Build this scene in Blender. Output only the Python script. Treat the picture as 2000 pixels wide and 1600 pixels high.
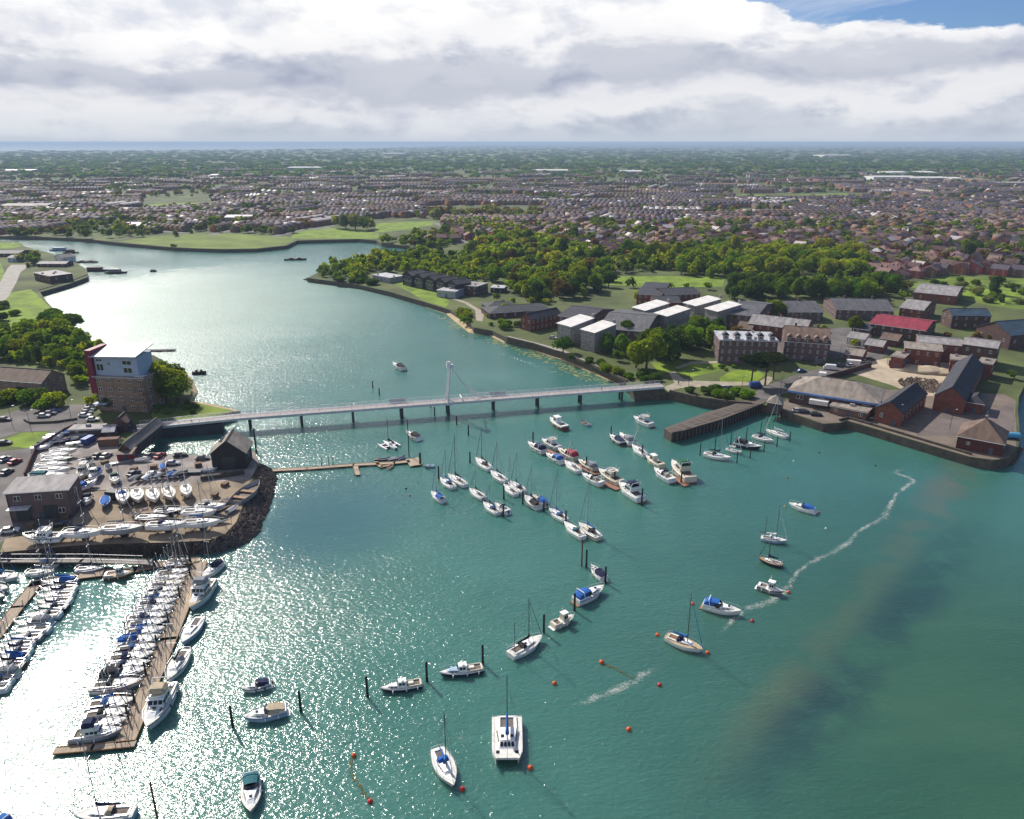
import bpy, bmesh, math, random
import numpy as np
from mathutils import Vector, Matrix

# ------------------------------------------------------------------ scene, camera
S = bpy.context.scene
for o in list(bpy.data.objects):
    bpy.data.objects.remove(o)
COL = S.collection
R = math.radians
FPX, CXP, CYP, HCAM, HORIZON = 1481.0, 1000.0, 800.0, 95.0, 278.0
PITCH = math.atan((CYP - HORIZON) / FPX)
cam_d = bpy.data.cameras.new('camera')
cam_d.sensor_fit = 'HORIZONTAL'; cam_d.sensor_width = 36.0
cam_d.lens = 36.0 * FPX / 2000.0
cam_d.clip_start = 1.0; cam_d.clip_end = 120000.0
cam = bpy.data.objects.new('camera', cam_d); COL.objects.link(cam)
cam.location = (0, 0, HCAM); cam.rotation_euler = (math.pi / 2 - PITCH, 0, 0)
S.camera = cam
S.render.resolution_x, S.render.resolution_y = 1024, 819
S.view_settings.view_transform = 'Standard'
S.view_settings.look = 'None'
S.view_settings.exposure = 0.35
S.view_settings.gamma = 1.0
S.view_settings.use_curve_mapping = False
try:
    S.cycles.max_bounces = 6; S.cycles.volume_bounces = 0
    S.cycles.transparent_max_bounces = 6
    S.cycles.sample_clamp_indirect = 3.0
    S.cycles.caustics_reflective = False; S.cycles.caustics_refractive = False
except Exception:
    pass

# ------------------------------------------------------------------ light
SUN_AZ, SUN_EL = R(-37.0), R(39.0)           # azimuth from +Y towards +X
sd = bpy.data.lights.new('sun', 'SUN'); sd.energy = 5.0; sd.angle = R(0.53); sd.color = (1.0, 0.93, 0.83)
so = bpy.data.objects.new('sun', sd); COL.objects.link(so)
sdir = Vector((math.sin(SUN_AZ) * math.cos(SUN_EL), math.cos(SUN_AZ) * math.cos(SUN_EL), math.sin(SUN_EL)))
so.rotation_euler = sdir.to_track_quat('Z', 'Y').to_euler()
so.location = (0, 0, 400)

def N(t, typ, **kw):
    n = t.nodes.new(typ)
    for k, v in kw.items():
        setattr(n, k, v)
    return n
def setin(n, **kw):
    for k, v in kw.items():
        n.inputs[k.replace('_', ' ')].default_value = v
def math_n(t, op, a, b=None, clamp=False):
    n = N(t, 'ShaderNodeMath', operation=op, use_clamp=clamp)
    for i, x in enumerate((a, b)):
        if x is None: continue
        if isinstance(x, (int, float)): n.inputs[i].default_value = x
        else: t.links.new(x, n.inputs[i])
    return n.outputs[0]
def ramp(t, fac, stops, interp='LINEAR'):
    n = N(t, 'ShaderNodeValToRGB'); cr = n.color_ramp; cr.interpolation = interp
    while len(cr.elements) < len(stops): cr.elements.new(0.5)
    for e, (p, c) in zip(cr.elements, stops):
        e.position = p
        e.color = (c, c, c, 1) if isinstance(c, (int, float)) else (c[0], c[1], c[2], 1)
    t.links.new(fac, n.inputs[0])
    return n.outputs[0]
def mixc(t, fac, a, b, blend='MIX'):
    n = N(t, 'ShaderNodeMix', data_type='RGBA', blend_type=blend)
    for i, x in ((0, fac), (6, a), (7, b)):
        if isinstance(x, (int, float)): n.inputs[i].default_value = x
        elif isinstance(x, (tuple, list)): n.inputs[i].default_value = (x[0], x[1], x[2], 1)
        else: t.links.new(x, n.inputs[i])
    return n.outputs[2]
def noise(t, vec, scale, detail=4, rough=0.55, dist=0.0):
    n = N(t, 'ShaderNodeTexNoise')
    setin(n, Scale=scale, Detail=detail, Roughness=rough, Distortion=dist)
    if vec is not None: t.links.new(vec, n.inputs['Vector'])
    return n.outputs[0]
def mapping(t, vec, scale=(1, 1, 1), rot=(0, 0, 0), loc=(0, 0, 0)):
    n = N(t, 'ShaderNodeMapping'); setin(n, Scale=scale, Rotation=rot, Location=loc)
    t.links.new(vec, n.inputs['Vector'])
    return n.outputs[0]

# ------------------------------------------------------------------ sky: clear Nishita sky, a bank of cloud above the horizon
W = bpy.data.worlds.new('World'); S.world = W; W.use_nodes = True
t = W.node_tree; t.nodes.clear()
sky = N(t, 'ShaderNodeTexSky', sky_type='NISHITA'); sky.sun_disc = False
sky.sun_elevation = SUN_EL; sky.sun_rotation = SUN_AZ; sky.altitude = 100; sky.air_density = 1.0; sky.dust_density = 0.6; sky.ozone_density = 2.0
tc = N(t, 'ShaderNodeTexCoord'); D_ = tc.outputs['Generated']
sx = N(t, 'ShaderNodeSeparateXYZ'); t.links.new(D_, sx.inputs[0]); X_, Y_, Z_ = sx.outputs
v1 = mapping(t, D_, (6.0, 6.0, 13.0), loc=(3.1, 0.4, 0.2))
v1u = mapping(t, D_, (6.0, 6.0, 13.0), loc=(2.97, 0.50, 0.42))
n1 = noise(t, v1, 1.0, 10, 0.56, 0.2); n1u = noise(t, v1u, 1.0, 6, 0.52, 0.2)
nlong = noise(t, mapping(t, D_, (1.3, 1.3, 9.0), loc=(7.3, 1.1, 0.7)), 1.0, 4, 0.5)
nfine = noise(t, mapping(t, D_, (14, 14, 46)), 1.0, 7, 0.62)
warp = math_n(t, 'MULTIPLY', math_n(t, 'SUBTRACT', n1, 0.5), 0.095)
warpl = math_n(t, 'MULTIPLY', math_n(t, 'SUBTRACT', nlong, 0.5), 0.12)
warp2 = math_n(t, 'MULTIPLY', math_n(t, 'SUBTRACT', nfine, 0.5), 0.03)
zw = math_n(t, 'ADD', math_n(t, 'ADD', math_n(t, 'ADD', Z_, warp), warp2), warpl)
# cloud cover: solid bank low down, its top edge lower towards +X, broken above
xr = math_n(t, 'DIVIDE', math_n(t, 'SUBTRACT', X_, 0.06), 0.28, True)
top = math_n(t, 'SUBTRACT', 0.30, math_n(t, 'MULTIPLY', xr, 0.182))
edge = math_n(t, 'DIVIDE', math_n(t, 'SUBTRACT', top, math_n(t, 'ADD', zw, warp2)), 0.008, True)
bank = math_n(t, 'MULTIPLY', edge, math_n(t, 'GREATER_THAN', Z_, -0.02))
hn = math_n(t, 'SUBTRACT', noise(t, mapping(t, D_, (1.9, 2.2, 9.5), loc=(0.3, 2.2, 5.0)), 1.0, 9, 0.62, 0.6), math_n(t, 'MULTIPLY', X_, 0.16))
high = ramp(t, hn, [(0.0, 0), (0.50, 0), (0.64, 0.8), (1, 0.95)])
cover = math_n(t, 'MAXIMUM', bank, high)
shade_e = ramp(t, zw, [(0.0, (0.46, 0.51, 0.60)), (0.012, (0.58, 0.62, 0.70)), (0.030, (0.82, 0.83, 0.86)), (0.043, (0.80, 0.81, 0.85)), (0.062, (0.55, 0.58, 0.67)),
                       (0.085, (0.60, 0.63, 0.71)), (0.104, (0.92, 0.92, 0.94)), (0.125, (1.0, 1.0, 1.0)), (0.22, (1.0, 1.0, 1.0))], 'EASE')
under = ramp(t, math_n(t, 'ADD', math_n(t, 'MULTIPLY', math_n(t, 'SUBTRACT', n1, n1u), 2.2), 0.5), [(0.18, (0.72, 0.75, 0.83)), (0.48, (1, 1, 1))])
ccol = mixc(t, 1.0, shade_e, under, 'MULTIPLY')
haze_f = ramp(t, Z_, [(0.0, 0.9), (0.010, 0.55), (0.035, 0.0)])
ccol = mixc(t, haze_f, ccol, (0.60, 0.65, 0.73))
blue = mixc(t, 1.0, sky.outputs[0], (0.72, 0.92, 1.30), 'MULTIPLY')
bg1 = N(t, 'ShaderNodeBackground'); t.links.new(blue, bg1.inputs[0]); bg1.inputs[1].default_value = 0.060
bg2 = N(t, 'ShaderNodeBackground'); t.links.new(ccol, bg2.inputs[0]); bg2.inputs[1].default_value = 0.80
mxs = N(t, 'ShaderNodeMixShader'); t.links.new(cover, mxs.inputs[0]); t.links.new(bg1.outputs[0], mxs.inputs[1]); t.links.new(bg2.outputs[0], mxs.inputs[2])
wo = N(t, 'ShaderNodeOutputWorld'); t.links.new(mxs.outputs[0], wo.inputs[0])

# ------------------------------------------------------------------ measuring helper: a bearing and drop of the survey camera to a point on the ground at height z
_cp, _sp = math.cos(PITCH), math.sin(PITCH)
def G(px, py, z=0.0):
    a, b = px - CXP, CYP - py
    dy = FPX * _cp + b * _sp; dz = -FPX * _sp + b * _cp
    k = (z - HCAM) / dz
    return Vector((a * k, dy * k, z))
def proj(p):
    x, y, z = p[0], p[1], p[2] - HCAM
    d = y * _cp - z * _sp; u = y * _sp + z * _cp
    return CXP + FPX * x / d, CYP - FPX * u / d, d
LAND = 3.0

# ------------------------------------------------------------------ materials
MATS = {}
def mat(name, col, rough=0.7, var=0.18, scale=0.6, metal=0.0, spec=0.35, bump=0.0, col2=None, bscale=None, objvar=0.0, coord='Object', transp=None, stretch=None):
    if name in MATS: return MATS[name]
    m = bpy.data.materials.new(name); m.use_nodes = True
    t = m.node_tree; b = t.nodes['Principled BSDF']
    tcn = N(t, 'ShaderNodeTexCoord'); vec = tcn.outputs[coord]
    if stretch: vec = mapping(t, vec, stretch)
    n = noise(t, vec, scale, 5, 0.6)
    lo = [c * (1 - var) for c in col]; hi = [min(1, c * (1 + var)) for c in (col2 or col)]
    c = ramp(t, n, [(0.3, lo), (0.7, hi)])
    if objvar:
        oi = N(t, 'ShaderNodeObjectInfo')
        h = N(t, 'ShaderNodeHueSaturation')
        v = math_n(t, 'ADD', math_n(t, 'MULTIPLY', math_n(t, 'SUBTRACT', oi.outputs['Random'], 0.5), 2 * objvar), 1.0)
        t.links.new(v, h.inputs['Value']); t.links.new(c, h.inputs['Color'])
        hu = math_n(t, 'ADD', math_n(t, 'MULTIPLY', math_n(t, 'FRACT', math_n(t, 'MULTIPLY', oi.outputs['Random'], 7.31)), 0.06 * min(1, objvar * 3)), 0.5 - 0.03 * min(1, objvar * 3))
        t.links.new(hu, h.inputs['Hue'])
        c = h.outputs[0]
    t.links.new(c, b.inputs['Base Color'])
    setin(b, Roughness=rough, Metallic=metal)
    b.inputs['Specular IOR Level'].default_value = spec
    if bump:
        bn = N(t, 'ShaderNodeBump'); setin(bn, Strength=1.0, Distance=bump)
        t.links.new(noise(t, vec, bscale or scale * 4, 4, 0.6), bn.inputs['Height'])
        t.links.new(bn.outputs[0], b.inputs['Normal'])
    MATS[name] = m
    return m

# ------------------------------------------------------------------ mesh helpers
class MB:
    """collects faces; build() links them as one mesh object"""
    def __init__(s): s.v = []; s.f = []
    def add(s, vs, fs):
        k = len(s.v); s.v.extend([tuple(v) for v in vs]); s.f.extend([tuple(i + k for i in f) for f in fs]); return s
    def box(s, c, d, rz=0.0, taper=1.0):
        x, y, z = d[0] / 2, d[1] / 2, d[2] / 2; co, si = math.cos(rz), math.sin(rz); vs = []
        for zz, k in ((-z, 1.0), (z, taper)):
            for xx, yy in ((-x, -y), (x, -y), (x, y), (-x, y)):
                vs.append((c[0] + (xx * co - yy * si) * k, c[1] + (xx * si + yy * co) * k, c[2] + zz))
        return s.add(vs, [(3, 2, 1, 0), (4, 5, 6, 7), (0, 1, 5, 4), (1, 2, 6, 5), (2, 3, 7, 6), (3, 0, 4, 7)])
    def prism(s, poly, z0, z1):
        n = len(poly)
        vs = [(p[0], p[1], z0) for p in poly] + [(p[0], p[1], z1) for p in poly]
        fs = [tuple(range(n, 2 * n)), tuple(range(n - 1, -1, -1))] + [(i, (i + 1) % n, n + (i + 1) % n, n + i) for i in range(n)]
        return s.add(vs, fs)
    def tube(s, a, b, r0, r1=None, n=6):
        a, b = Vector(a), Vector(b); r1 = r0 if r1 is None else r1
        d = (b - a).normalized(); u = d.orthogonal().normalized(); w = d.cross(u); vs = []
        for p, r in ((a, r0), (b, r1)):
            for i in range(n):
                q = 2 * math.pi * i / n
                vs.append(p + u * (r * math.cos(q)) + w * (r * math.sin(q)))
        return s.add(vs, [(i, (i + 1) % n, n + (i + 1) % n, n + i) for i in range(n)] + [tuple(range(n - 1, -1, -1)), tuple(range(n, 2 * n))])
    def path(s, pts, r, n=5):
        for a, b in zip(pts[:-1], pts[1:]): s.tube(a, b, r, r, n)
        return s
    def loft(s, secs, close=True, cap=True):
        """secs: list of equally long point rings"""
        n = len(secs[0]); vs = [p for q in secs for p in q]; fs = []
        for i in range(len(secs) - 1):
            for j in range(n if close else n - 1):
                a = i * n + j; b = i * n + (j + 1) % n
                fs.append((a, b, b + n, a + n))
        if cap and close:
            fs.append(tuple(range(n - 1, -1, -1))); fs.append(tuple(range((len(secs) - 1) * n, len(secs) * n)))
        return s.add(vs, fs)
    def ball(s, c, r, seg=8, rings=5, squash=1.0):
        secs = []
        for i in range(rings + 1):
            a = math.pi * i / rings - math.pi / 2; rr = max(0.02, math.cos(a)) * r
            secs.append([(c[0] + rr * math.cos(2 * math.pi * j / seg), c[1] + rr * math.sin(2 * math.pi * j / seg), c[2] + r * squash * math.sin(a)) for j in range(seg)])
        return s.loft(secs)
    def mesh(s, name, m, smooth=False):
        me = bpy.data.meshes.new(name); me.from_pydata(s.v, [], s.f)
        for mm in (m if isinstance(m, (list, tuple)) else [m]): me.materials.append(mm)
        if smooth: me.polygons.foreach_set('use_smooth', [True] * len(me.polygons))
        me.update(); return me
    def build(s, name, m, parent=None, smooth=False, loc=None, rz=0.0):
        return link(name, s.mesh(name, m, smooth), parent, loc, rz)
def link(name, me, parent=None, loc=None, rz=0.0):
    o = bpy.data.objects.new(name, me); COL.objects.link(o)
    if parent is not None: o.parent = parent
    if loc is not None: o.location = loc
    if rz: o.rotation_euler = (0, 0, rz)
    return o
def tag(o, label, cat=None, group=None, kind=None):
    o['label'] = label
    if cat: o['category'] = cat
    if group: o['group'] = group
    if kind: o['kind'] = kind
    return o
def thing(name, label, cat, loc=(0, 0, 0), rz=0.0, group=None):
    o = bpy.data.objects.new(name, None); COL.objects.link(o); o.empty_display_size = 0.5
    o.location = loc; o.rotation_euler = (0, 0, rz)
    return tag(o, label, cat, group)
def npmesh(name, verts, quads, mats, midx=None, tris=None):
    """fast mesh from numpy arrays (quads and or tris)"""
    me = bpy.data.meshes.new(name)
    nq = 0 if quads is None else len(quads); nt = 0 if tris is None else len(tris)
    li = np.concatenate([np.asarray(quads).ravel() if nq else np.zeros(0, int), np.asarray(tris).ravel() if nt else np.zeros(0, int)]).astype(np.int32)
    ls = np.concatenate([np.arange(nq) * 4, nq * 4 + np.arange(nt) * 3]).astype(np.int32)
    me.vertices.add(len(verts)); me.vertices.foreach_set('co', np.asarray(verts, dtype=np.float32).ravel())
    me.loops.add(len(li)); me.loops.foreach_set('vertex_index', li)
    me.polygons.add(nq + nt); me.polygons.foreach_set('loop_start', ls)
    for m in mats: me.materials.append(m)
    if midx is not None: me.polygons.foreach_set('material_index', np.asarray(midx, dtype=np.int32))
    me.update(calc_edges=True); me.validate()
    return me
def sheet(name, poly, z, m, label, kind='structure', skirt=None, cat=None, side=None):
    """flat polygon (world xy) as one mesh, optional skirt down to z=skirt"""
    bm = bmesh.new(); vs = [bm.verts.new((p[0], p[1], z)) for p in poly]
    f = bm.faces.new(vs)
    if f.normal.z < 0 or sum(poly[i - 1][0] * poly[i][1] - poly[i][0] * poly[i - 1][1] for i in range(len(poly))) < 0: f.normal_flip()
    if skirt is not None:
        lo = [bm.verts.new((p[0], p[1], skirt)) for p in poly]
        n = len(vs)
        for i in range(n): bm.faces.new((vs[i], vs[(i + 1) % n], lo[(i + 1) % n], lo[i]))
    bmesh.ops.recalc_face_normals(bm, faces=bm.faces)
    if skirt is None and bm.faces[:][0].normal.z < 0:
        for q in bm.faces: q.normal_flip()
    bmesh.ops.triangulate(bm, faces=[q for q in bm.faces if len(q.verts) > 4])
    me = bpy.data.meshes.new(name); bm.to_mesh(me); bm.free(); me.materials.append(m)
    if side is not None:
        me.materials.append(side)
        for q in me.polygons:
            if abs(q.normal.z) < 0.5: q.material_index = 1
    o = link(name, me); tag(o, label, cat, None, kind)
    return o
def GP(pts, z): return [(G(x, y, z).x, G(x, y, z).y) for x, y in pts]
def inpoly(x, y, poly):
    c = False; n = len(poly)
    for i in range(n):
        x1, y1 = poly[i - 1]; x2, y2 = poly[i]
        if (y1 > y) != (y2 > y) and x < (x2 - x1) * (y - y1) / (y2 - y1) + x1: c = not c
    return c

# ================================================================== water
def water_material():
    m = bpy.data.materials.new('harbour_water'); m.use_nodes = True
    t = m.node_tree; b = t.nodes['Principled BSDF']
    tcn = N(t, 'ShaderNodeTexCoord'); P = tcn.outputs['Object']
    def spot(px, py, rx, ry, ang=0.0, warp=True, wob_a=0.3):
        c = G(px, py)
        n = N(t, 'ShaderNodeMapping'); n.vector_type = 'TEXTURE'
        setin(n, Location=(c.x, c.y, 0), Rotation=(0, 0, ang), Scale=(rx, ry, 1)); t.links.new(PW if warp else P, n.inputs['Vector'])
        l = N(t, 'ShaderNodeVectorMath', operation='LENGTH'); t.links.new(n.outputs[0], l.inputs[0])
        wob = math_n(t, 'ADD', l.outputs['Value'], math_n(t, 'MULTIPLY', math_n(t, 'SUBTRACT', big, 0.5), wob_a))
        return ramp(t, wob, [(0.15, 1.0), (1.0, 0.0)], 'EASE')
    big = noise(t, P, 0.03, 5, 0.6)
    wn = N(t, 'ShaderNodeTexNoise'); setin(wn, Scale=0.05, Detail=5, Roughness=0.55); t.links.new(P, wn.inputs['Vector'])
    wa = N(t, 'ShaderNodeVectorMath', operation='SUBTRACT'); t.links.new(wn.outputs['Color'], wa.inputs[0]); wa.inputs[1].default_value = (0.5, 0.5, 0.5)
    ws_ = N(t, 'ShaderNodeVectorMath', operation='SCALE'); t.links.new(wa.outputs[0], ws_.inputs[0]); ws_.inputs['Scale'].default_value = 6.0
    wp = N(t, 'ShaderNodeVectorMath', operation='ADD'); t.links.new(P, wp.inputs[0]); t.links.new(ws_.outputs[0], wp.inputs[1]); PW = wp.outputs[0]
    streak = noise(t, mapping(t, P, (0.012, 0.05, 1), rot=(0, 0, R(-28))), 1.0, 5, 0.6)
    # suspended silt and weed beds seen through the water
    col = ramp(t, big, [(0.3, (0.034, 0.128, 0.102)), (0.7, (0.048, 0.160, 0.128))])
    outer = spot(1900, 1400, 105, 170, R(-18), False, 0.12)
    col = mixc(t, math_n(t, 'MULTIPLY', outer, 0.8), col, (0.030, 0.088, 0.066))
    shallow = spot(1990, 1460, 62, 105, R(-18), False, 0.15)
    col = mixc(t, math_n(t, 'MULTIPLY', shallow, 0.85), col, ramp(t, streak, [(0.3, (0.018, 0.072, 0.040)), (0.7, (0.040, 0.105, 0.056))]))
    def seg(p, q, w):
        a, bq = G(*p), G(*q); d = bq - a
        return spot((p[0] + q[0]) / 2, (p[1] + q[1]) / 2, d.length * 0.85, w, math.atan2(d.y, d.x), True, 0.25)
    sn = ramp(t, streak, [(0.35, 0.34), (0.65, 0.68)])
    silt = math_n(t, 'MAXIMUM', seg((1815, 1000), (1650, 1225), 7.0), seg((1665, 1205), (1430, 1470), 7.5))
    col = mixc(t, math_n(t, 'MULTIPLY', silt, math_n(t, 'MULTIPLY', sn, 0.75)), col, (0.095, 0.115, 0.062))
    weed = math_n(t, 'MAXIMUM', seg((1880, 1050), (1700, 1270), 9.5), seg((1715, 1250), (1440, 1570), 10.0))
    col = mixc(t, math_n(t, 'MULTIPLY', weed, math_n(t, 'MULTIPLY', sn, 1.1), True), col, (0.012, 0.036, 0.042))
    plume = spot(1850, 955, 9, 42, R(-38))
    col = mixc(t, math_n(t, 'MULTIPLY', plume, sn), col, (0.115, 0.110, 0.080))
    lee = spot(640, 1010, 36, 40, 0, False)
    col = mixc(t, math_n(t, 'MULTIPLY', lee, 0.5), col, (0.012, 0.062, 0.10))
    t.links.new(col, b.inputs['Base Color'])
    upper = spot(430, 590, 190, 260, 0, False)
    setin(b, IOR=1.38); b.inputs['Specular IOR Level'].default_value = 1.0
    b.subsurface_method = 'BURLEY'; b.inputs['Subsurface Weight'].default_value = 1.0; b.inputs['Subsurface Radius'].default_value = (1.0, 1.0, 1.0); b.inputs['Subsurface Scale'].default_value = 1.3
    # waves
    wv = mapping(t, P, (0.62, 1.15, 1), rot=(0, 0, R(-22)))
    h1 = noise(t, wv, 1.35, 3, 0.6, 0.4)
    h2 = noise(t, mapping(t, P, (0.16, 0.42, 1), rot=(0, 0, R(-12))), 1.0, 3, 0.5, 0.2)
    gust = ramp(t, noise(t, mapping(t, P, (0.010, 0.02, 1), rot=(0, 0, R(15))), 1.0, 4, 0.55), [(0.30, 0.55), (0.66, 1.0)])
    calm = math_n(t, 'MAXIMUM', math_n(t, 'MULTIPLY', lee, 0.6), math_n(t, 'MULTIPLY', spot(130, 1190, 30, 46, R(35), False), 0.82))
    calm = math_n(t, 'MAXIMUM', calm, math_n(t, 'MULTIPLY', spot(1800, 1130, 70, 130, 0, False), 0.5))
    t.links.new(math_n(t, 'MULTIPLY', math_n(t, 'ADD', math_n(t, 'MULTIPLY', upper, 0.36), 0.15), math_n(t, 'SUBTRACT', 1.0, math_n(t, 'MULTIPLY', calm, 0.75))), b.inputs['Roughness'])
    amp = math_n(t, 'MULTIPLY', gust, math_n(t, 'SUBTRACT', 1.0, calm))
    h = math_n(t, 'ADD', math_n(t, 'MULTIPLY', h1, 0.29), math_n(t, 'MULTIPLY', h2, 0.20))
    bn = N(t, 'ShaderNodeBump'); setin(bn, Strength=1.0, Distance=1.0)
    t.links.new(math_n(t, 'MULTIPLY', h, amp), bn.inputs['Height'])
    t.links.new(bn.outputs[0], b.inputs['Normal'])
    return m
M_WATER = water_material()
FAR = 60000.0
water = sheet('water', [(-FAR, -40), (FAR, -40), (FAR, FAR), (-FAR, FAR)], 0.0, M_WATER, 'teal harbour water with wind ripples and sun glitter')

# ================================================================== land
M_GROUND = mat('ground_soil', (0.045, 0.062, 0.016), 0.95, 0.4, 0.03, col2=(0.080, 0.100, 0.028), bump=0.1, bscale=0.4)
M_BANK = mat('wet_bank', (0.040, 0.032, 0.024), 0.8, 0.4, 0.35, bump=0.15)
M_STONE = mat('quay_stone', (0.085, 0.070, 0.055), 0.85, 0.35, 0.5, bump=0.06)
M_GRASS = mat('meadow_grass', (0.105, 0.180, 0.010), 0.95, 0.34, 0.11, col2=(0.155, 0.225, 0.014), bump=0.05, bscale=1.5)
M_MARSH = mat('marsh_grass', (0.085, 0.145, 0.012), 0.95, 0.3, 0.03, col2=(0.130, 0.170, 0.022), bump=0.1, bscale=0.5)
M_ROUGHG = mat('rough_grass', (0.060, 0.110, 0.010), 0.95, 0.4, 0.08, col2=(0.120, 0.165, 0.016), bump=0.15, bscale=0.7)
M_ASPH = mat('asphalt', (0.095, 0.086, 0.086), 0.9, 0.25, 0.12, col2=(0.125, 0.113, 0.108), bump=0.01)
M_CONC = mat('concrete', (0.27, 0.25, 0.225), 0.85, 0.2, 0.25)
M_PATH = mat('gravel_path', (0.30, 0.26, 0.20), 0.9, 0.2, 0.3)
M_DIRT = mat('yard_dirt', (0.185, 0.150, 0.110), 0.95, 0.3, 0.12, col2=(0.255, 0.200, 0.140), bump=0.04, bscale=0.8)
M_SAND = mat('pale_sand', (0.36, 0.29, 0.20), 0.95, 0.22, 0.1, col2=(0.44, 0.37, 0.28), bump=0.06, bscale=0.6)

RIGHT_PX = [(2080, 560), (2040, 640), (2008, 740), (1990, 775), (1988, 800), (1992, 850), (1988, 878), (1972, 895), (1940, 899), (1895, 893), (1830, 874), (1760, 853),
            (1700, 835), (1655, 822), (1640, 826), (1608, 828), (1560, 812), (1528, 802), (1520, 794), (1470, 789), (1420, 786), (1360, 778), (1308, 766), (1290, 768), (1255, 768),
            (1222, 752), (1225, 745), (1160, 716), (1095, 690), (1040, 672), (990, 660), (962, 646), (925, 640), (903, 622), (880, 606),
            (830, 590), (760, 570), (700, 556), (640, 548), (600, 543), (618, 534), (640, 520), (700, 512), (770, 504), (838, 492), (820, 485), (790, 480),
            (745, 475), (735, 470), (700, 467), (580, 470), (560, 480), (500, 486), (435, 487), (340, 484), (230, 474), (170, 467), (130, 465), (60, 462), (-60, 461)]
SHORE_R = GP(RIGHT_PX, LAND)
far_edge = [(-400, 296), (0, 295), (300, 294), (560, 292), (700, 290), (800, 287), (950, 283.5), (1150, 281), (1500, 280), (2300, 279.6)]
FE = GP(far_edge, LAND)
poly = SHORE_R + [(-900, SHORE_R[-1][1] + 40), (-3000, 1200)] + FE + [(30000, 20000), (9000, 1500), (1500, 700)]
ground = sheet('ground', poly, LAND, M_GROUND, 'dark soil and turf of the low land beyond the creek', skirt=-2.5, side=M_STONE)

LEFT_PX = [(-80, 471), (0, 470.5), (40, 474), (46, 481), (70, 488), (96, 494), (120, 505), (150, 513), (170, 528), (172, 541), (140, 553), (78, 571), (92, 590), (112, 611), (150, 652),
           (190, 682), (232, 690), (300, 694), (345, 718), (368, 745), (374, 764), (368, 784), (420, 795), (458, 803), (430, 812), (390, 822), (320, 836), (262, 846), (252, 856),
           (258, 884), (330, 887), (408, 889), (414, 892), (470, 884), (498, 880), (506, 905), (496, 925), (484, 960), (474, 990), (462, 1020), (440, 1044), (408, 1056), (330, 1060), (240, 1062), (150, 1066), (60, 1074), (0, 1080), (-300, 1090)]
SHORE_L = GP(LEFT_PX, LAND)
poly = SHORE_L + [(-420, SHORE_L[-1][1] - 10), (-900, 500), (-760, 800)]
ground_left = sheet('ground', poly, LAND, M_GROUND, 'soil and turf of the wooded shore on the left', skirt=-2.5, side=M_STONE)

def bank(name, inner, outer, m, label, z0=LAND, z1=-0.6, steps=5, rough=0.35, kind='structure', seed=1):
    """sloping strip between two pixel-measured lines of the same length"""
    rnd = random.Random(seed); mb = MB(); rows = []
    def dens(p, z):
        q = [G(x, y, z) for x, y in p]; out = []
        for a, b in zip(q[:-1], q[1:]):
            k = max(2, int((b - a).length / 2.5))
            out += [a.lerp(b, i / k) for i in range(k)]
        return out + [q[-1]], [max(2, int((b - a).length / 2.5)) for a, b in zip(q[:-1], q[1:])]
    A, ka = dens(inner, z0)
    qo = [G(x, y, max(0, z1)) for x, y in outer]; B = []
    for (a, b), k in zip(zip(qo[:-1], qo[1:]), ka): B += [a.lerp(b, i / k) for i in range(k)]
    B.append(qo[-1])
    for a, b in zip(A, B):
        row = []
        for j in range(steps + 1):
            f = j / steps; p = a.lerp(b, f)
            zz = z0 + 0.02 + (z1 - z0) * f ** 0.9
            e = rough if 0 < j < steps else 0
            row.append((p.x + rnd.uniform(-e, e), p.y + rnd.uniform(-e, e), zz + rnd.uniform(-e, e) * 0.7))
        rows.append(row)
    mb.loft(rows, close=False, cap=False)
    o = mb.build(name, m); tag(o, label, None, None, kind); return o

# ================================================================== haze over the far town
def haze():
    mb = MB(); mb.box((0, 30000, 48.5), (2 * FAR + 2000, 62000, 105.0))
    m = bpy.data.materials.new('haze_air'); m.use_nodes = True; t = m.node_tree; t.nodes.clear()
    pv = N(t, 'ShaderNodeVolumePrincipled'); setin(pv, Density=HAZE_D, Anisotropy=0.1)
    pv.inputs['Color'].default_value = (0.45, 0.60, 0.81, 1)
    out = N(t, 'ShaderNodeOutputMaterial'); t.links.new(pv.outputs[0], out.inputs['Volume'])
    o = mb.build('haze', m); tag(o, 'thin blue haze hanging over the whole harbour', None, None, 'stuff')
HAZE_D = 0.95e-4
haze()

# ================================================================== boat materials
def gel(name, c, r=0.35): return mat(name, c, r, 0.06, 0.8, spec=0.5)
M_WHITE = gel('gelcoat_white', (0.80, 0.80, 0.79)); M_CREAM = gel('gelcoat_cream', (0.66, 0.60, 0.47)); M_NAVY = gel('gelcoat_navy', (0.012, 0.018, 0.055))
M_BLUE = gel('gelcoat_blue', (0.05, 0.16, 0.42)); M_RED = gel('gelcoat_red', (0.32, 0.03, 0.025)); M_BLACKH = gel('gelcoat_black', (0.012, 0.012, 0.016))
M_GREENH = gel('gelcoat_green', (0.02, 0.10, 0.055)); M_PALEB = gel('gelcoat_pale_blue', (0.34, 0.46, 0.60)); M_BROWNH = gel('varnished_brown', (0.17, 0.065, 0.04), 0.4)
M_GREYH = gel('hull_grey', (0.30, 0.31, 0.33), 0.6)
M_DECK = mat('deck_nonslip', (0.62, 0.61, 0.57), 0.7, 0.12, 1.5); M_DECKT = mat('deck_tan', (0.42, 0.32, 0.19), 0.75, 0.2, 1.2)
M_GLASS = mat('dark_window', (0.012, 0.016, 0.022), 0.12, 0.2, 1.0, spec=0.6)
M_ALU = mat('mast_alloy', (0.38, 0.39, 0.41), 0.45, 0.1, 2.0, metal=0.5); M_MASTD = mat('mast_dark', (0.06, 0.06, 0.065), 0.5, 0.2, 2.0)
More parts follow.
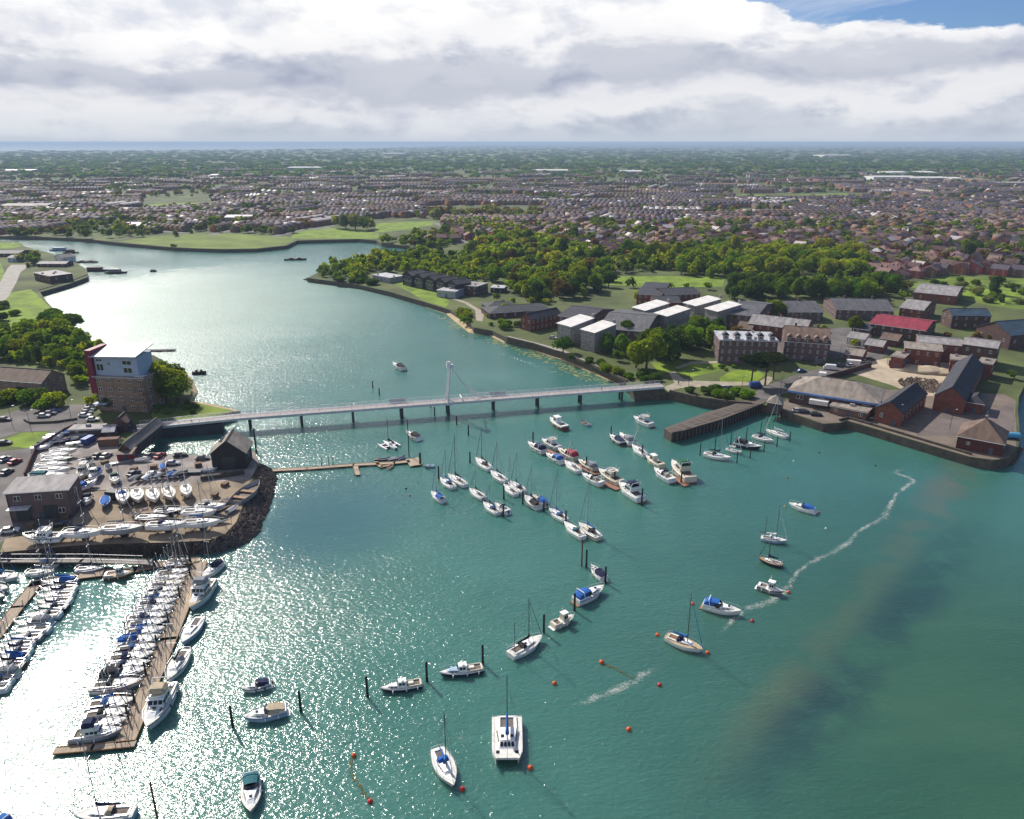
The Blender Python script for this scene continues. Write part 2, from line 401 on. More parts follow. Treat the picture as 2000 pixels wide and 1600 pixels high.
M_WIRE = mat('rigging_wire', (0.16, 0.16, 0.17), 0.5, 0.1, 2.0)
M_CBLUE = mat('canvas_blue', (0.012, 0.10, 0.36), 0.85, 0.2, 1.4, bump=0.03); M_CNAVY = mat('canvas_navy', (0.010, 0.016, 0.06), 0.85, 0.25, 1.4, bump=0.03)
M_CTEAL = mat('canvas_teal', (0.02, 0.12, 0.14), 0.85, 0.2, 1.4, bump=0.03); M_CRED = mat('canvas_red', (0.28, 0.012, 0.03), 0.85, 0.2, 1.4, bump=0.03)
M_CGREY = mat('canvas_grey', (0.20, 0.21, 0.23), 0.85, 0.2, 1.4, bump=0.03); M_CBLACK = mat('canvas_black', (0.012, 0.012, 0.014), 0.85, 0.3, 1.4, bump=0.03)
M_CGREEN = mat('canvas_green', (0.01, 0.09, 0.05), 0.85, 0.2, 1.4, bump=0.03); M_CBEIGE = mat('canvas_beige', (0.40, 0.33, 0.23), 0.85, 0.2, 1.4, bump=0.03)
M_COCK = mat('cockpit_floor_shade', (0.13, 0.11, 0.09), 0.8, 0.3, 1.6); M_TEAK = mat('teak_wood', (0.24, 0.13, 0.06), 0.7, 0.3, 1.5)  # cockpit floor darkened: shade of a sunken well put into its colour
M_ANTI = mat('antifoul_dark', (0.035, 0.03, 0.05), 0.85, 0.3, 0.8); M_ANTIR = mat('antifoul_red', (0.16, 0.035, 0.03), 0.85, 0.3, 0.8)
M_RUBBER = mat('rubber_black', (0.02, 0.02, 0.022), 0.8, 0.2, 1.0); M_STEEL = mat('stainless_rail', (0.55, 0.56, 0.58), 0.3, 0.1, 1.0, metal=0.7)
M_ORANGE = mat('buoy_orange', (0.62, 0.10, 0.02), 0.5, 0.2, 1.5); M_REDB = mat('buoy_red', (0.50, 0.03, 0.03), 0.5, 0.2, 1.5)
M_YEL = mat('buoy_yellow', (0.55, 0.40, 0.05), 0.5, 0.2, 1.5); M_TIMBER = mat('cradle_timber', (0.16, 0.10, 0.06), 0.85, 0.3, 1.5)
HULLS = {'w': M_WHITE, 'c': M_CREAM, 'n': M_NAVY, 'b': M_BLUE, 'r': M_RED, 'k': M_BLACKH, 'g': M_GREENH, 'p': M_PALEB, 'v': M_BROWNH, 'e': M_GREYH}
CANV = {'b': M_CBLUE, 'n': M_CNAVY, 't': M_CTEAL, 'r': M_CRED, 'e': M_CGREY, 'k': M_CBLACK, 'g': M_CGREEN, 'c': M_CBEIGE, 'w': M_WHITE}

def hull_shape(L, B, fb, dr, sw=0.72, rise=0.30, p=2.1, rake=0.10, n=13, mid=0.42):
    """stations from stern to bow; returns rings (port rail, down round the keel, starboard rail)"""
    rings = []
    for i in range(n):
        s = i / (n - 1)
        f = sw + (1 - sw) * math.sin(math.pi / 2 * s / mid) if s < mid else 1 - ((s - mid) / (1 - mid)) ** p
        b = max(0.03, B / 2 * f); h = fb * (1 + rise * max(0, s - 0.25) ** 1.6 / 0.75 ** 1.6)
        d = dr * max(0.05, 1 - abs((s - 0.42) / 0.6) ** 2.2)
        x = -L / 2 + L * s; xl = x - rake * L * s ** 4
        xm = (x + xl) / 2
        fl = 0.90 if s < 0.6 else 0.90 - 0.35 * (s - 0.6) / 0.4
        half = [(x, b, h), (xm, b * (fl + 0.08), h * 0.5), (xl, b * fl, 0.06), (xl, b * fl * 0.72, -d * 0.55), (xl, 0, -d)]
        rings.append(half + [(q[0], -q[1], q[2]) for q in half[-2::-1]])
    return rings
def rail(rings): return [(r[0]) for r in rings]
def add_hull(root, L, B, fb, dr, m, deckm, sw=0.72, rise=0.3, p=2.1, rake=0.10, stripe=None, inset=0.0):
    rg = hull_shape(L, B, fb, dr, sw, rise, p, rake)
    mb = MB(); mb.loft(rg, close=False, cap=False); mb.add(rg[0], [tuple(range(len(rg[0])))])
    h = mb.build('hull', m, root, True)
    db = MB(); secs = []
    for r in rg:
        a = r[0]; w = a[1] - 0.02
        secs.append([(a[0], w, a[2] - 0.04), (a[0], w * 0.5, a[2] + 0.03), (a[0], 0, a[2] + 0.05), (a[0], -w * 0.5, a[2] + 0.03), (a[0], -w, a[2] - 0.04)])
    db.loft(secs, close=False, cap=False); db.build('deck', deckm, root, True)
    if stripe is not None:
        sb = MB()
        for sgn in (0, -1):
            pts = [Vector(r[sgn]) for r in rg]
            out = [(q[0], q[1] * 1.008 + (0.02 if sgn == 0 else -0.02), q[2] * 0.98) for q in pts]
            lo = [(q[0], q[1], q[2] - 0.16 - 0.02 * L / 8) for q in out]
            sb.loft([[a, b] for a, b in zip(out, lo)], close=False, cap=False)
        sb.build('rubbing_stripe', stripe, root)
    return rg
def deckz(fb, rise, s): return fb * (1 + rise * max(0, s - 0.25) ** 1.6 / 0.75 ** 1.6)
def cabin_block(mb, x0, x1, w0, w1, z0, h, slope_f=0.5, slope_b=0.15, tum=0.88, crown=0.08):
    """wedge coachroof: x0 aft, x1 fore, widths, height; raked front and back"""
    secs = []
    for f in (0, 0.33, 0.66, 1.0):
        xb = x0 + (x1 - x0) * f; w = w0 + (w1 - w0) * f
        xt = x0 + slope_b * h + (x1 - x0 - slope_f * h - slope_b * h) * f; wt = w * tum
        secs.append([(xb, -w / 2, z0), (xt, -wt / 2, z0 + h), (xt, 0, z0 + h + crown), (xt, wt / 2, z0 + h), (xb, w / 2, z0)])
    mb.loft(secs, close=True, cap=True)
def side_windows(root_part, x0, x1, w0, w1, z0, h, n=3, tum=0.88, size=0.45, m=None, name='window'):
    """dark panes set on both slanting cabin sides"""
    for sg in (1, -1):
        for i in range(n):
            fa, fb_ = (i + 0.12) / n, (i + 0.88) / n; mb = MB(); vs = []
            for f in (fa, fb_):
                for zf in (0.5 - size / 2, 0.5 + size / 2):
                    w = (w0 + (w1 - w0) * f); y = (w * (1 - zf) + w * tum * zf) / 2 + 0.025
                    xb = x0 + (x1 - x0) * f
                    vs.append((xb, sg * y, z0 + h * zf))
            vs2 = [(v[0], v[1] - sg * 0.03, v[2]) for v in vs]
            mb.add(vs + vs2, [(0, 1, 3, 2) if sg < 0 else (2, 3, 1, 0), (0, 4, 5, 1), (2, 6, 7, 3), (1, 5, 7, 3), (0, 4, 6, 2)])
            mb.build(name, m or M_GLASS, root_part)
def cradle(root, L, B, base):
    mb = MB()
    for x in (-0.25 * L, 0.18 * L):
        mb.box((x, 0, base + 0.1), (0.25, B * 0.9, 0.2))
        for sg in (1, -1): mb.tube((x, sg * B * 0.48, base), (x, sg * B * 0.33, 0.15), 0.06, 0.06, 5)
    mb.build('cradle', M_TIMBER, root)

def yacht(name, loc, rz, L, label, hull='w', cover='b', deck='w', mast=True, mast_h=None, hood='n', stripe=None, ashore=False, group=None, mizzen=False, dark_mast=False, furl=True, cat='yacht', awning=None, clutter=False):
    root = thing(name, label, cat, loc, rz, group)
    B = 0.40 * L if L < 9 else 0.345 * L; fb = 0.09 * L + 0.25; rise = 0.25
    add_hull(root, L, B, fb, 0.06 * L, HULLS[hull], M_DECK if deck == 'w' else M_DECKT, 0.66, rise, 2.0, 0.11, HULLS[stripe] if stripe else None)
    # coachroof
    z0 = fb + 0.02; x0, x1 = -0.10 * L, 0.24 * L; w0, w1 = 0.62 * B, 0.40 * B; h = 0.045 * L
    cb = MB(); cabin_block(cb, x0, x1, w0, w1, z0, h, 1.6, 0.1); cab = cb.build('coachroof', M_WHITE if hull != 'c' else M_CREAM, root)
    side_windows(cab, x0 + 0.03 * L, x1 - 0.08 * L, w0 * 0.98, w1 * 1.05, z0, h, 3 if L > 8 else 2)
    for hx, hz, hl in ((x0 + 0.06 * L, z0 + h + 0.09, 0.07), (x1 + 0.02 * L, z0 + 0.1, 0.055)): MB().box((hx, 0, hz), (hl * L, 0.055 * L, 0.07)).build('hatch', M_GLASS, root)
    # cockpit
    kb = MB(); kb.box((-0.27 * L, 0, fb + 0.055), (0.28 * L, 0.36 * B, 0.05)); ck = kb.build('cockpit', M_COCK if deck == 'w' else M_TEAK, root)
    kc = MB()
    for sg in (1, -1): kc.box((-0.27 * L, sg * 0.25 * B, fb + 0.14), (0.31 * L, 0.09 * B, 0.22))
    kc.box((-0.42 * L, 0, fb + 0.12), (0.02 * L, 0.5 * B, 0.18)); kc.build('coaming', M_WHITE, ck)
    tb = MB(); tb.tube((-0.36 * L, 0, fb + 0.1), (-0.24 * L, 0, fb + 0.55), 0.03, 0.03, 5); tb.build('tiller', M_TEAK, ck)
    if hood:
        sb = MB(); xs = -0.13 * L
        secs = []
        for k, (dx, w, zz) in enumerate(((-0.045 * L, 0.60 * B, h + 0.50), (0.02 * L, 0.60 * B, h + 0.52), (0.085 * L, 0.56 * B, h + 0.03))):
            secs.append([(xs + dx, -w / 2, z0 + 0.05), (xs + dx, -w * 0.42, z0 + zz * 0.8), (xs + dx, 0, z0 + zz), (xs + dx, w * 0.42, z0 + zz * 0.8), (xs + dx, w / 2, z0 + 0.05)])
        sb.loft(secs, close=False, cap=False); sb.build('sprayhood', CANV[hood], root)
    if awning:
        sb = MB(); secs = []
        for dx in (-0.42 * L, -0.25 * L, -0.05 * L):
            secs.append([(dx, -0.38 * B, fb + 0.3), (dx, -0.22 * B, fb + 0.9), (dx, 0, fb + 1.15), (dx, 0.22 * B, fb + 0.9), (dx, 0.38 * B, fb + 0.3)])
        sb.loft(secs, close=False, cap=False); sb.build('cockpit_cover', CANV[awning], root)
    H = mast_h or 1.25 * L; mx = 0.07 * L; mm = M_MASTD if dark_mast else M_ALU
    if mast:
        mb = MB(); mb.tube((mx, 0, fb), (mx - 0.01 * L, 0, fb + H), 0.095, 0.06, 6); ms = mb.build('mast', mm, root)
        for f in ((0.5,) if L < 9 else (0.38, 0.68)): MB().tube((mx - 0.1, -0.10 * L, fb + H * f + 0.05), (mx - 0.1, 0.10 * L, fb + H * f + 0.05), 0.035, 0.035, 4).build('spreader', mm, ms)
        bz = fb + 0.10 * L + 0.55; bl = 0.40 * L
        bm_ = MB(); bm_.tube((mx - 0.1, 0, bz), (mx - bl, 0, bz + 0.05), 0.07, 0.06, 6); bo = bm_.build('boom', mm, root)
        if cover:
            cv = MB(); secs = []
            for f, r in ((0.0, 0.34), (0.12, 0.26), (0.5, 0.20), (0.9, 0.14), (1.0, 0.05)):
                x = mx + 0.06 - bl * f
                secs.append([(x, r * 0.7 * math.cos(q), bz + 0.12 + r * 1.2 * math.sin(q) + (0.35 if f == 0 else 0)) for q in [2 * math.pi * k / 7 for k in range(7)]])
            cv.loft(secs); cv.build('sail_cover', CANV[cover], bo, True)
        rg = MB(); top = (mx - 0.01 * L, 0, fb + H * 0.98)
        rg.tube((-0.49 * L, 0, fb + 0.1), top, 0.018, 0.018, 3)
        for sg in (1, -1):
            rg.tube((mx - 0.02 * L, sg * 0.46 * B, fb), (mx, sg * 0.095 * L, fb + H * 0.5), 0.02, 0.02, 3); rg.tube((mx, sg * 0.095 * L, fb + H * 0.5), top, 0.018, 0.018, 3)
        rg.build('rigging', M_WIRE, root)
        fs = MB(); fs.tube((0.47 * L, 0, fb * 1.2 + 0.15), (mx, 0, fb + H * 0.93), 0.07 if furl else 0.02, 0.03, 5); fs.build('furled_headsail' if furl else 'forestay', (M_WHITE if cover in ('w', 'e', None) else CANV[cover]) if furl else M_WIRE, root)
    if mizzen:
        mb = MB(); mb.tube((-0.36 * L, 0, fb), (-0.36 * L, 0, fb + 0.62 * H), 0.075, 0.05, 6); mb.tube((-0.37 * L, 0, fb + 1.3), (-0.58 * L, 0, fb + 1.35), 0.11, 0.07, 6); mb.build('mizzen_mast', mm, root)
    rl = MB()
    for sg in (1, -1):
        pts = [(-0.48 * L, sg * 0.31 * B, fb + 0.6), (-0.25 * L, sg * 0.45 * B, fb + 0.6), (0.05 * L, sg * 0.48 * B, fb + 0.62), (0.30 * L, sg * 0.33 * B, fb * 1.1 + 0.62), (0.49 * L, sg * 0.03, fb * 1.25 + 0.65)]
        rl.path(pts, 0.022, 4)
        for q in pts: rl.tube((q[0], q[1], q[2] - 0.62), q, 0.018, 0.018, 3)
    rl.path([(-0.48 * L, -0.31 * B, fb + 0.6), (-0.49 * L, 0, fb + 0.62), (-0.48 * L, 0.31 * B, fb + 0.6)], 0.025, 4)
    rl.build('guard_rail', M_STEEL, root)
    if clutter:
        ob = MB(); ob.box((-0.52 * L, 0.12 * B, fb * 0.7), (0.28, 0.3, 0.75)); ob.tube((-0.53 * L, 0.12 * B, fb * 0.5), (-0.53 * L, 0.12 * B, -0.3), 0.07, 0.05, 5); ob.build('outboard', M_BLACKH, root)
    if ashore:
        kb = MB(); secs = []
        for z, xa, xb, w in ((-0.05 * L, -0.10 * L, 0.14 * L, 0.16), (-0.05 * L - 0.95, -0.07 * L, 0.10 * L, 0.22)):
            secs.append([(xa, 0, z), (0.02 * L, -w / 2, z), (xb, 0, z), (0.02 * L, w / 2, z)])
        kb.loft(secs); kb.build('keel', M_ANTI, root)
        rb = MB(); rb.box((-0.45 * L, 0, -0.35), (0.4, 0.08, 1.0)); rb.build('rudder', M_ANTI, root)
        cradle(root, L, B, -0.05 * L - 0.97)
    return root

def cruiser(name, loc, rz, L, label, hull='w', canopy='b', style='sport', stripe='n', deck='w', ashore=False, group=None, cat='motor boat', outboard=False, win=True):
    """styles: sport (raked cabin, aft canopy), fly (flying bridge), cuddy (small cabin forward), house (upright wheelhouse)"""
    root = thing(name, label, cat, loc, rz, group)
    B = 0.40 * L if L < 8 else 0.36 * L; fb = 0.105 * L + 0.28; rise = 0.28
    add_hull(root, L, B, fb, 0.05 * L, HULLS[hull], M_DECK if deck == 'w' else M_DECKT, 0.86, rise, 2.4, 0.12, HULLS[stripe] if stripe else None)
    tw = MB(); tw.box((-0.5 * L - 0.22, 0, 0.12), (0.5, 0.78 * B, 0.12)); tw.build('bathing_platform', M_TEAK if L > 8 else M_WHITE, root)
    z0 = fb + 0.03
    # forward cabin trunk
    x0, x1 = -0.02 * L, 0.34 * L
    cm = M_CREAM if hull == 'c' else M_WHITE
    if style in ('sport', 'fly', 'cuddy'):
        cb = MB(); cabin_block(cb, x0 - 0.02 * L, x1, 0.74 * B, 0.34 * B, z0 + 0.02 * L, 0.045 * L, 2.5, 0.0); ct = cb.build('fore_cabin', cm, root)
        hb = MB(); hb.box((0.17 * L, 0, z0 + 0.075 * L + 0.07), (0.06 * L, 0.06 * L, 0.05)); hb.build('hatch', M_GLASS, ct)
        side_windows(ct, 0.0, 0.20 * L, 0.73 * B, 0.53 * B, z0 + 0.02 * L, 0.045 * L, 2, size=0.5)
    # cockpit
    kb = MB(); kb.box((-0.33 * L, 0, fb + 0.05), (0.30 * L, 0.62 * B, 0.05)); ck = kb.build('cockpit', M_TEAK if deck == 't' else M_COCK, root)
    kc = MB()
    for sg in (1, -1): kc.box((-0.32 * L, sg * 0.37 * B, fb + 0.18), (0.33 * L, 0.06 * B, 0.32))
    kc.box((-0.475 * L, 0, fb + 0.16), (0.03 * L, 0.72 * B, 0.30)); kc.box((-0.43 * L, 0, fb + 0.22), (0.06 * L, 0.55 * B, 0.26)); kc.build('coaming', cm, ck)
    if style == 'sport':
        wb = MB(); xw = -0.03 * L; h = 0.075 * L
        o = [(-0.17 * L, 0.40 * B), (0.0, 0.36 * B), (0.06 * L, 0.20 * B), (0.075 * L, 0), (0.06 * L, -0.20 * B), (0.0, -0.36 * B), (-0.17 * L, -0.40 * B)]
        zb = z0 + 0.055 * L
        wb.loft([[(xw + x, y, zb - 0.25) for x, y in o], [(xw + x * 0.6 - 0.05 * L, y * 0.88, zb + h) for x, y in o]], close=False, cap=False)
        wb.build('windscreen', M_GLASS, root)
        if canopy:
            cv = MB(); zt = zb + h + 0.18; secs = []
            for x, w, z in ((-0.47 * L, 0.74, 0.55), (-0.40 * L, 0.76, 0.96), (-0.25 * L, 0.78, 1.06), (-0.08 * L, 0.70, 1.0)):
                zz = fb + (zt - fb) * z
                secs.append([(x, -w * B / 2, fb + 0.34), (x, -w * B * 0.44, zz - 0.12), (x, -w * B * 0.2, zz + 0.03), (x, w * B * 0.2, zz + 0.03), (x, w * B * 0.44, zz - 0.12), (x, w * B / 2, fb + 0.34)])
            cv.loft(secs, close=False, cap=False); cv.add(secs[0], [tuple(range(6))]); c_ = cv.build('canopy', CANV[canopy], root)
        else:
            for sg in (1, -1): MB().box((-0.15 * L, sg * 0.16 * B, fb + 0.35), (0.06 * L, 0.16 * B, 0.5)).box((-0.185 * L, sg * 0.16 * B, fb + 0.75), (0.015 * L, 0.16 * B, 0.45)).build('seat', M_CREAM, ck)
        ab = MB(); za = fb + 0.2 * L
        ab.path([(-0.30 * L, 0.40 * B, fb + 0.2), (-0.34 * L, 0.36 * B, za), (-0.34 * L, -0.36 * B, za), (-0.30 * L, -0.40 * B, fb + 0.2)], 0.09, 6); ab.build('radar_arch', M_WHITE, root)
    if style in ('fly', 'house'):
        hx0, hx1 = (-0.20 * L, 0.13 * L) if style == 'fly' else (-0.08 * L, 0.16 * L)
        hw = 0.74 * B if style == 'fly' else 0.58 * B; hh = 0.12 * L if style == 'fly' else max(1.7, 0.19 * L)
        zz = z0 + (0.03 * L if style == 'fly' else 0)
        wbk = MB(); cabin_block(wbk, hx0, hx1, hw, hw * 0.86, zz, hh, 0.75 if style == 'fly' else 0.22, 0.0, 0.9, 0.06); wh = wbk.build('wheelhouse', cm, root)
        side_windows(wh, hx0 + 0.03 * L, hx1 - 0.5 * hh * (0.75 if style == 'fly' else 0.25) - 0.01 * L, hw * 0.99, hw * 0.92, zz + 0.12 * hh, hh * 0.86, 3 if style == 'fly' else 2, 0.9, 0.5)
        for i in range(3):
            fw = MB(); w = hw * 0.86; s = 0.75 if style == 'fly' else 0.22
            ya, yb = -w / 2 + w * (i + 0.1) / 3, -w / 2 + w * (i + 0.9) / 3; vs = []
            for zf in (0.42, 0.88):
                for y in (ya, yb): vs.append((hx1 - s * hh * zf + 0.05, y * (1 - 0.1 * zf), zz + hh * zf))
            fw.add(vs + [(v[0] - 0.04, v[1], v[2]) for v in vs], [(0, 1, 3, 2), (4, 5, 1, 0), (2, 3, 7, 6), (0, 2, 6, 4), (1, 5, 7, 3)]); fw.build('window', M_GLASS, wh)
        rf = MB(); rf.box(((hx0 + hx1) / 2 - s * hh * 0.35, 0, zz + hh + 0.10), ((hx1 - hx0) - s * hh * 0.5 + 0.3, hw * 0.96, 0.08)); rf.build('roof', M_WHITE, wh)
        if style == 'fly':
            fy = MB(); zt = zz + hh + 0.15; xa, xb = hx0 - 0.02 * L, hx1 - 0.14 * L
            o = [(xa, 0.40 * B), (xb, 0.38 * B), (xb + 0.05 * L, 0.2 * B), (xb + 0.06 * L, 0), (xb + 0.05 * L, -0.2 * B), (xb, -0.38 * B), (xa, -0.40 * B)]
            fy.loft([[(x, y * 0.92, zt) for x, y in o], [(x + 0.02 * L, y, zt + 0.55) for x, y in o]], close=False, cap=False); fl = fy.build('flybridge', M_WHITE, root)
            MB().box((xa + 0.10 * L, 0, zt + 0.35), (0.05 * L, 0.45 * B, 0.5)).build('seat', CANV[canopy] if canopy else M_CREAM, fl); MB().box((xa + 0.03 * L, 0, zt + 0.2), (0.06 * L, 0.6 * B, 0.3)).build('seat', CANV[canopy] if canopy else M_CREAM, fl)
            if canopy:
                cv = MB(); secs = []
                for x, zq in ((xa, 0.95), (xa + 0.06 * L, 1.35), (xb - 0.02 * L, 1.3), (xb + 0.03 * L, 0.65)):
                    secs.append([(x, -0.37 * B, zt + zq * 0.6), (x, -0.25 * B, zt + zq), (x, 0.25 * B, zt + zq), (x, 0.37 * B, zt + zq * 0.6)])
                cv.loft(secs, close=False, cap=False); cv.build('canopy', CANV[canopy], root)
            ab = MB(); za = zt + 1.5
            ab.path([(xa, 0.38 * B, zt), (xa - 0.05 * L, 0.34 * B, za), (xa - 0.05 * L, -0.34 * B, za), (xa, -0.38 * B, zt)], 0.08, 6); ab.tube((xa - 0.05 * L, 0, za), (xa - 0.05 * L, 0, za + 1.2), 0.04, 0.03, 5); ab.build('radar_arch', M_WHITE, root)
        else:
            if canopy:
                cv = MB(); secs = []
                for x, zq in ((-0.45 * L, 0.75), (-0.28 * L, 1.3), (hx0, hh)):
                    secs.append([(x, -0.40 * B, fb + 0.25), (x, -0.30 * B, fb + zq), (x, 0.30 * B, fb + zq), (x, 0.40 * B, fb + 0.25)])
                cv.loft(secs, close=False, cap=False); cv.build('canopy', CANV[canopy], root)
            am = MB(); am.tube((hx0 + 0.3, 0, zz + hh), (hx0 + 0.2, 0, zz + hh + 1.6), 0.05, 0.03, 5); am.tube((hx0 + 0.25, -0.5, zz + hh + 0.9), (hx0 + 0.25, 0.5, zz + hh + 0.9), 0.03, 0.03, 4); am.build('aerial_mast', M_WHITE, wh)
            fc = MB(); cabin_block(fc, hx1 - 0.01 * L, 0.36 * L, 0.56 * B, 0.28 * B, z0, 0.05 * L, 2.0, 0.0); fc.build('fore_cabin', cm, root)
    if style == 'cuddy':
        wb = MB(); zb = z0 + 0.06 * L; o = [(-0.06 * L, 0.38 * B), (0.02 * L, 0.30 * B), (0.04 * L, 0), (0.02 * L, -0.30 * B), (-0.06 * L, -0.38 * B)]
        wb.loft([[(x, y, zb - 0.1) for x, y in o], [(x - 0.06 * L, y * 0.9, zb + 0.55) for x, y in o]], close=False, cap=False); wb.build('windscreen', M_GLASS, root)
        if canopy:
            cv = MB(); secs = []
            for x, zq in ((-0.46 * L, 0.5), (-0.30 * L, 0.85), (-0.08 * L, 1.05)):
                secs.append([(x, -0.43 * B, fb + 0.2), (x, -0.3 * B, fb + zq), (x, 0.3 * B, fb + zq), (x, 0.43 * B, fb + 0.2)])
            cv.loft(secs, close=False, cap=False); cv.add(secs[0], [(0, 1, 2, 3)]); cv.build('canopy', CANV[canopy], root)
    rl = MB()
    for sg in (1, -1):
        pts = [(-0.05 * L, sg * 0.47 * B, deckz(fb, rise, 0.45) + 0.5), (0.2 * L, sg * 0.42 * B, deckz(fb, rise, 0.7) + 0.6), (0.38 * L, sg * 0.24 * B, deckz(fb, rise, 0.88) + 0.62), (0.485 * L, sg * 0.03 * B, deckz(fb, rise, 0.98) + 0.65)]
        rl.path(pts, 0.025, 4)
        for q in pts: rl.tube((q[0], q[1], q[2] - 0.6), q, 0.02, 0.02, 3)
    rl.build('guard_rail', M_STEEL, root)
    for x in (-0.3 * L, 0.0):
        for sg in (1, -1): MB().tube((x, sg * (B / 2 + 0.08), fb * 0.9), (x, sg * (B / 2 + 0.06), fb * 0.9 - 0.55), 0.11, 0.11, 6).build('fender', M_NAVY if stripe == 'n' else M_WHITE, root)
    if outboard:
        ob = MB(); ob.box((-0.53 * L - 0.2, 0, fb * 0.95 + 0.1), (0.42, 0.36, 0.55), 0, 0.8); ob.tube((-0.53 * L - 0.2, 0, fb * 0.8), (-0.53 * L - 0.2, 0, -0.3), 0.11, 0.08, 6); ob.build('outboard', M_BLACKH, root)
    if ashore: cradle(root, L, B, -0.05 * L - 0.35)
    return root

def launch(name, loc, rz, L, label, hull='n', group=None, cabin_c='p', cat='launch'):
    """open work launch: low wheelhouse amidships and a long open well aft"""
    root = thing(name, label, cat, loc, rz, group)
    B = 0.29 * L; fb = 0.085 * L + 0.1; rise = 0.35
    add_hull(root, L, B, fb, 0.06 * L, HULLS[hull], M_DECK, 0.78, rise, 2.1, 0.08, M_WHITE)
    cb = MB(); cabin_block(cb, 0.05 * L, 0.36 * L, 0.66 * B, 0.3 * B, fb + 0.06, 0.05 * L, 1.8, 0.0); ct = cb.build('fore_cabin', HULLS[cabin_c], root)
    side_windows(ct, 0.08 * L, 0.25 * L, 0.62 * B, 0.46 * B, fb + 0.06, 0.05 * L, 2)
    wb = MB(); cabin_block(wb, -0.13 * L, 0.11 * L, 0.66 * B, 0.58 * B, fb + 0.04, 0.145 * L, 0.4, 0.0, 0.88, 0.12); wh = wb.build('wheelhouse', M_WHITE, root)
    side_windows(wh, -0.10 * L, 0.05 * L, 0.66 * B, 0.60 * B, fb + 0.3, 0.11 * L, 2, 0.9, 0.55)
    fw = MB(); w = 0.5 * B
    for ya, yb in ((-w / 2, -0.04), (0.04, w / 2)):
        vs = [(0.11 * L - 0.4 * 0.145 * L * zf + 0.05, y, fb + 0.04 + 0.145 * L * zf) for zf in (0.45, 0.9) for y in (ya, yb)]
        fw.add(vs, [(0, 1, 3, 2)])
    fw.build('windscreen', M_GLASS, wh)
    kb = MB(); kb.box((-0.30 * L, 0, fb + 0.045), (0.32 * L, 0.66 * B, 0.05)); ck = kb.build('well', M_COCK, root)
    kc = MB()
    for sg in (1, -1): kc.box((-0.30 * L, sg * 0.36 * B, fb + 0.16), (0.34 * L, 0.05 * B, 0.26))
    kc.box((-0.465 * L, 0, fb + 0.16), (0.03 * L, 0.7 * B, 0.26)); kc.build('coaming', M_CREAM, ck)
    eb = MB(); eb.box((-0.24 * L, 0, fb + 0.25), (0.12 * L, 0.28 * B, 0.4)); eb.build('engine_box', M_DECK, root)
    am = MB(); am.tube((-0.05 * L, 0, fb + 0.19 * L), (-0.06 * L, 0, fb + 0.19 * L + 1.6), 0.04, 0.02, 5); am.ball((-0.02 * L, 0, fb + 0.19 * L + 0.25), 0.28, 8, 4, 0.5); am.build('aerial_mast', M_WHITE, wh)
    rl = MB()
    for sg in (1, -1):
        pts = [(0.10 * L, sg * 0.46 * B, fb + 0.75), (0.3 * L, sg * 0.34 * B, fb * 1.1 + 0.8), (0.47 * L, sg * 0.05, fb * 1.3 + 0.8)]
        rl.path(pts, 0.025, 4)
        for q in pts: rl.tube((q[0], q[1], q[2] - 0.75), q, 0.02, 0.02, 3)
    rl.build('guard_rail', M_STEEL, root)
    for x in (-0.38 * L, -0.12 * L, 0.2 * L):
        for sg in (1, -1): MB().tube((x, sg * (0.5 * B + 0.05), fb), (x, sg * 0.5 * B, fb - 0.6), 0.12, 0.12, 6).build('fender', M_WHITE, root)
    return root

def dinghy(name, loc, rz, L, label, hull='w', cover=None, group=None, outboard=False, cat='dinghy', mast=False, tilt=0.0):
    root = thing(name, label, cat, loc, rz, group)
    if tilt: root.rotation_euler[0] = tilt
    B = 0.38 * L; fb = 0.10 * L + 0.12
    rg = hull_shape(L, B, fb, 0.05 * L, 0.75, 0.3, 2.2, 0.1, 9)
    mb = MB(); mb.loft(rg, close=False, cap=False); mb.add(rg[0], [tuple(range(len(rg[0])))]); mb.build('hull', HULLS[hull], root, True)
    fl = MB(); fl.loft([[(r[0][0], r[0][1] * 0.86, r[0][2] * 0.42), (r[0][0], -r[0][1] * 0.86, r[0][2] * 0.42)] for r in rg], close=False, cap=False); fl.build('floor', M_COCK, root)
    gb = MB()
    for sg in (0, -1): gb.path([r[sg] for r in rg], 0.045, 4)
    gb.build('gunwale', M_TEAK if not cover else M_WHITE, root)
    if cover:
        cv = MB(); cv.loft([[(r[0][0] * 0.98, r[0][1] * 1.01, r[0][2] + 0.02), (r[0][0] * 0.98, r[0][1] * 0.4, r[0][2] + 0.05 * L), (r[0][0] * 0.98, 0, r[0][2] + 0.065 * L), (r[0][0] * 0.98, -r[0][1] * 0.4, r[0][2] + 0.05 * L), (r[0][0] * 0.98, -r[0][1] * 1.01, r[0][2] + 0.02)] for r in rg], close=False, cap=False)
        cv.build('cover', CANV[cover], root)
    else:
        for x in (-0.28 * L, 0.02 * L):
            th = MB(); th.box((x, 0, fb * 0.8), (0.09 * L, B * 0.86, 0.05)); th.build('thwart', M_TEAK, root)
    if outboard:
        ob = MB(); ob.box((-0.53 * L, 0, fb + 0.15), (0.3, 0.26, 0.4), 0, 0.8); ob.tube((-0.53 * L, 0, fb), (-0.53 * L, 0, -0.3), 0.07, 0.06, 6); ob.build('outboard', M_BLACKH, root)
    if mast:
        ms = MB(); ms.tube((0.1 * L, 0, 0.2), (0.1 * L, 0, 1.2 * L), 0.045, 0.03, 5); ms.build('mast', M_ALU, root)
    return root

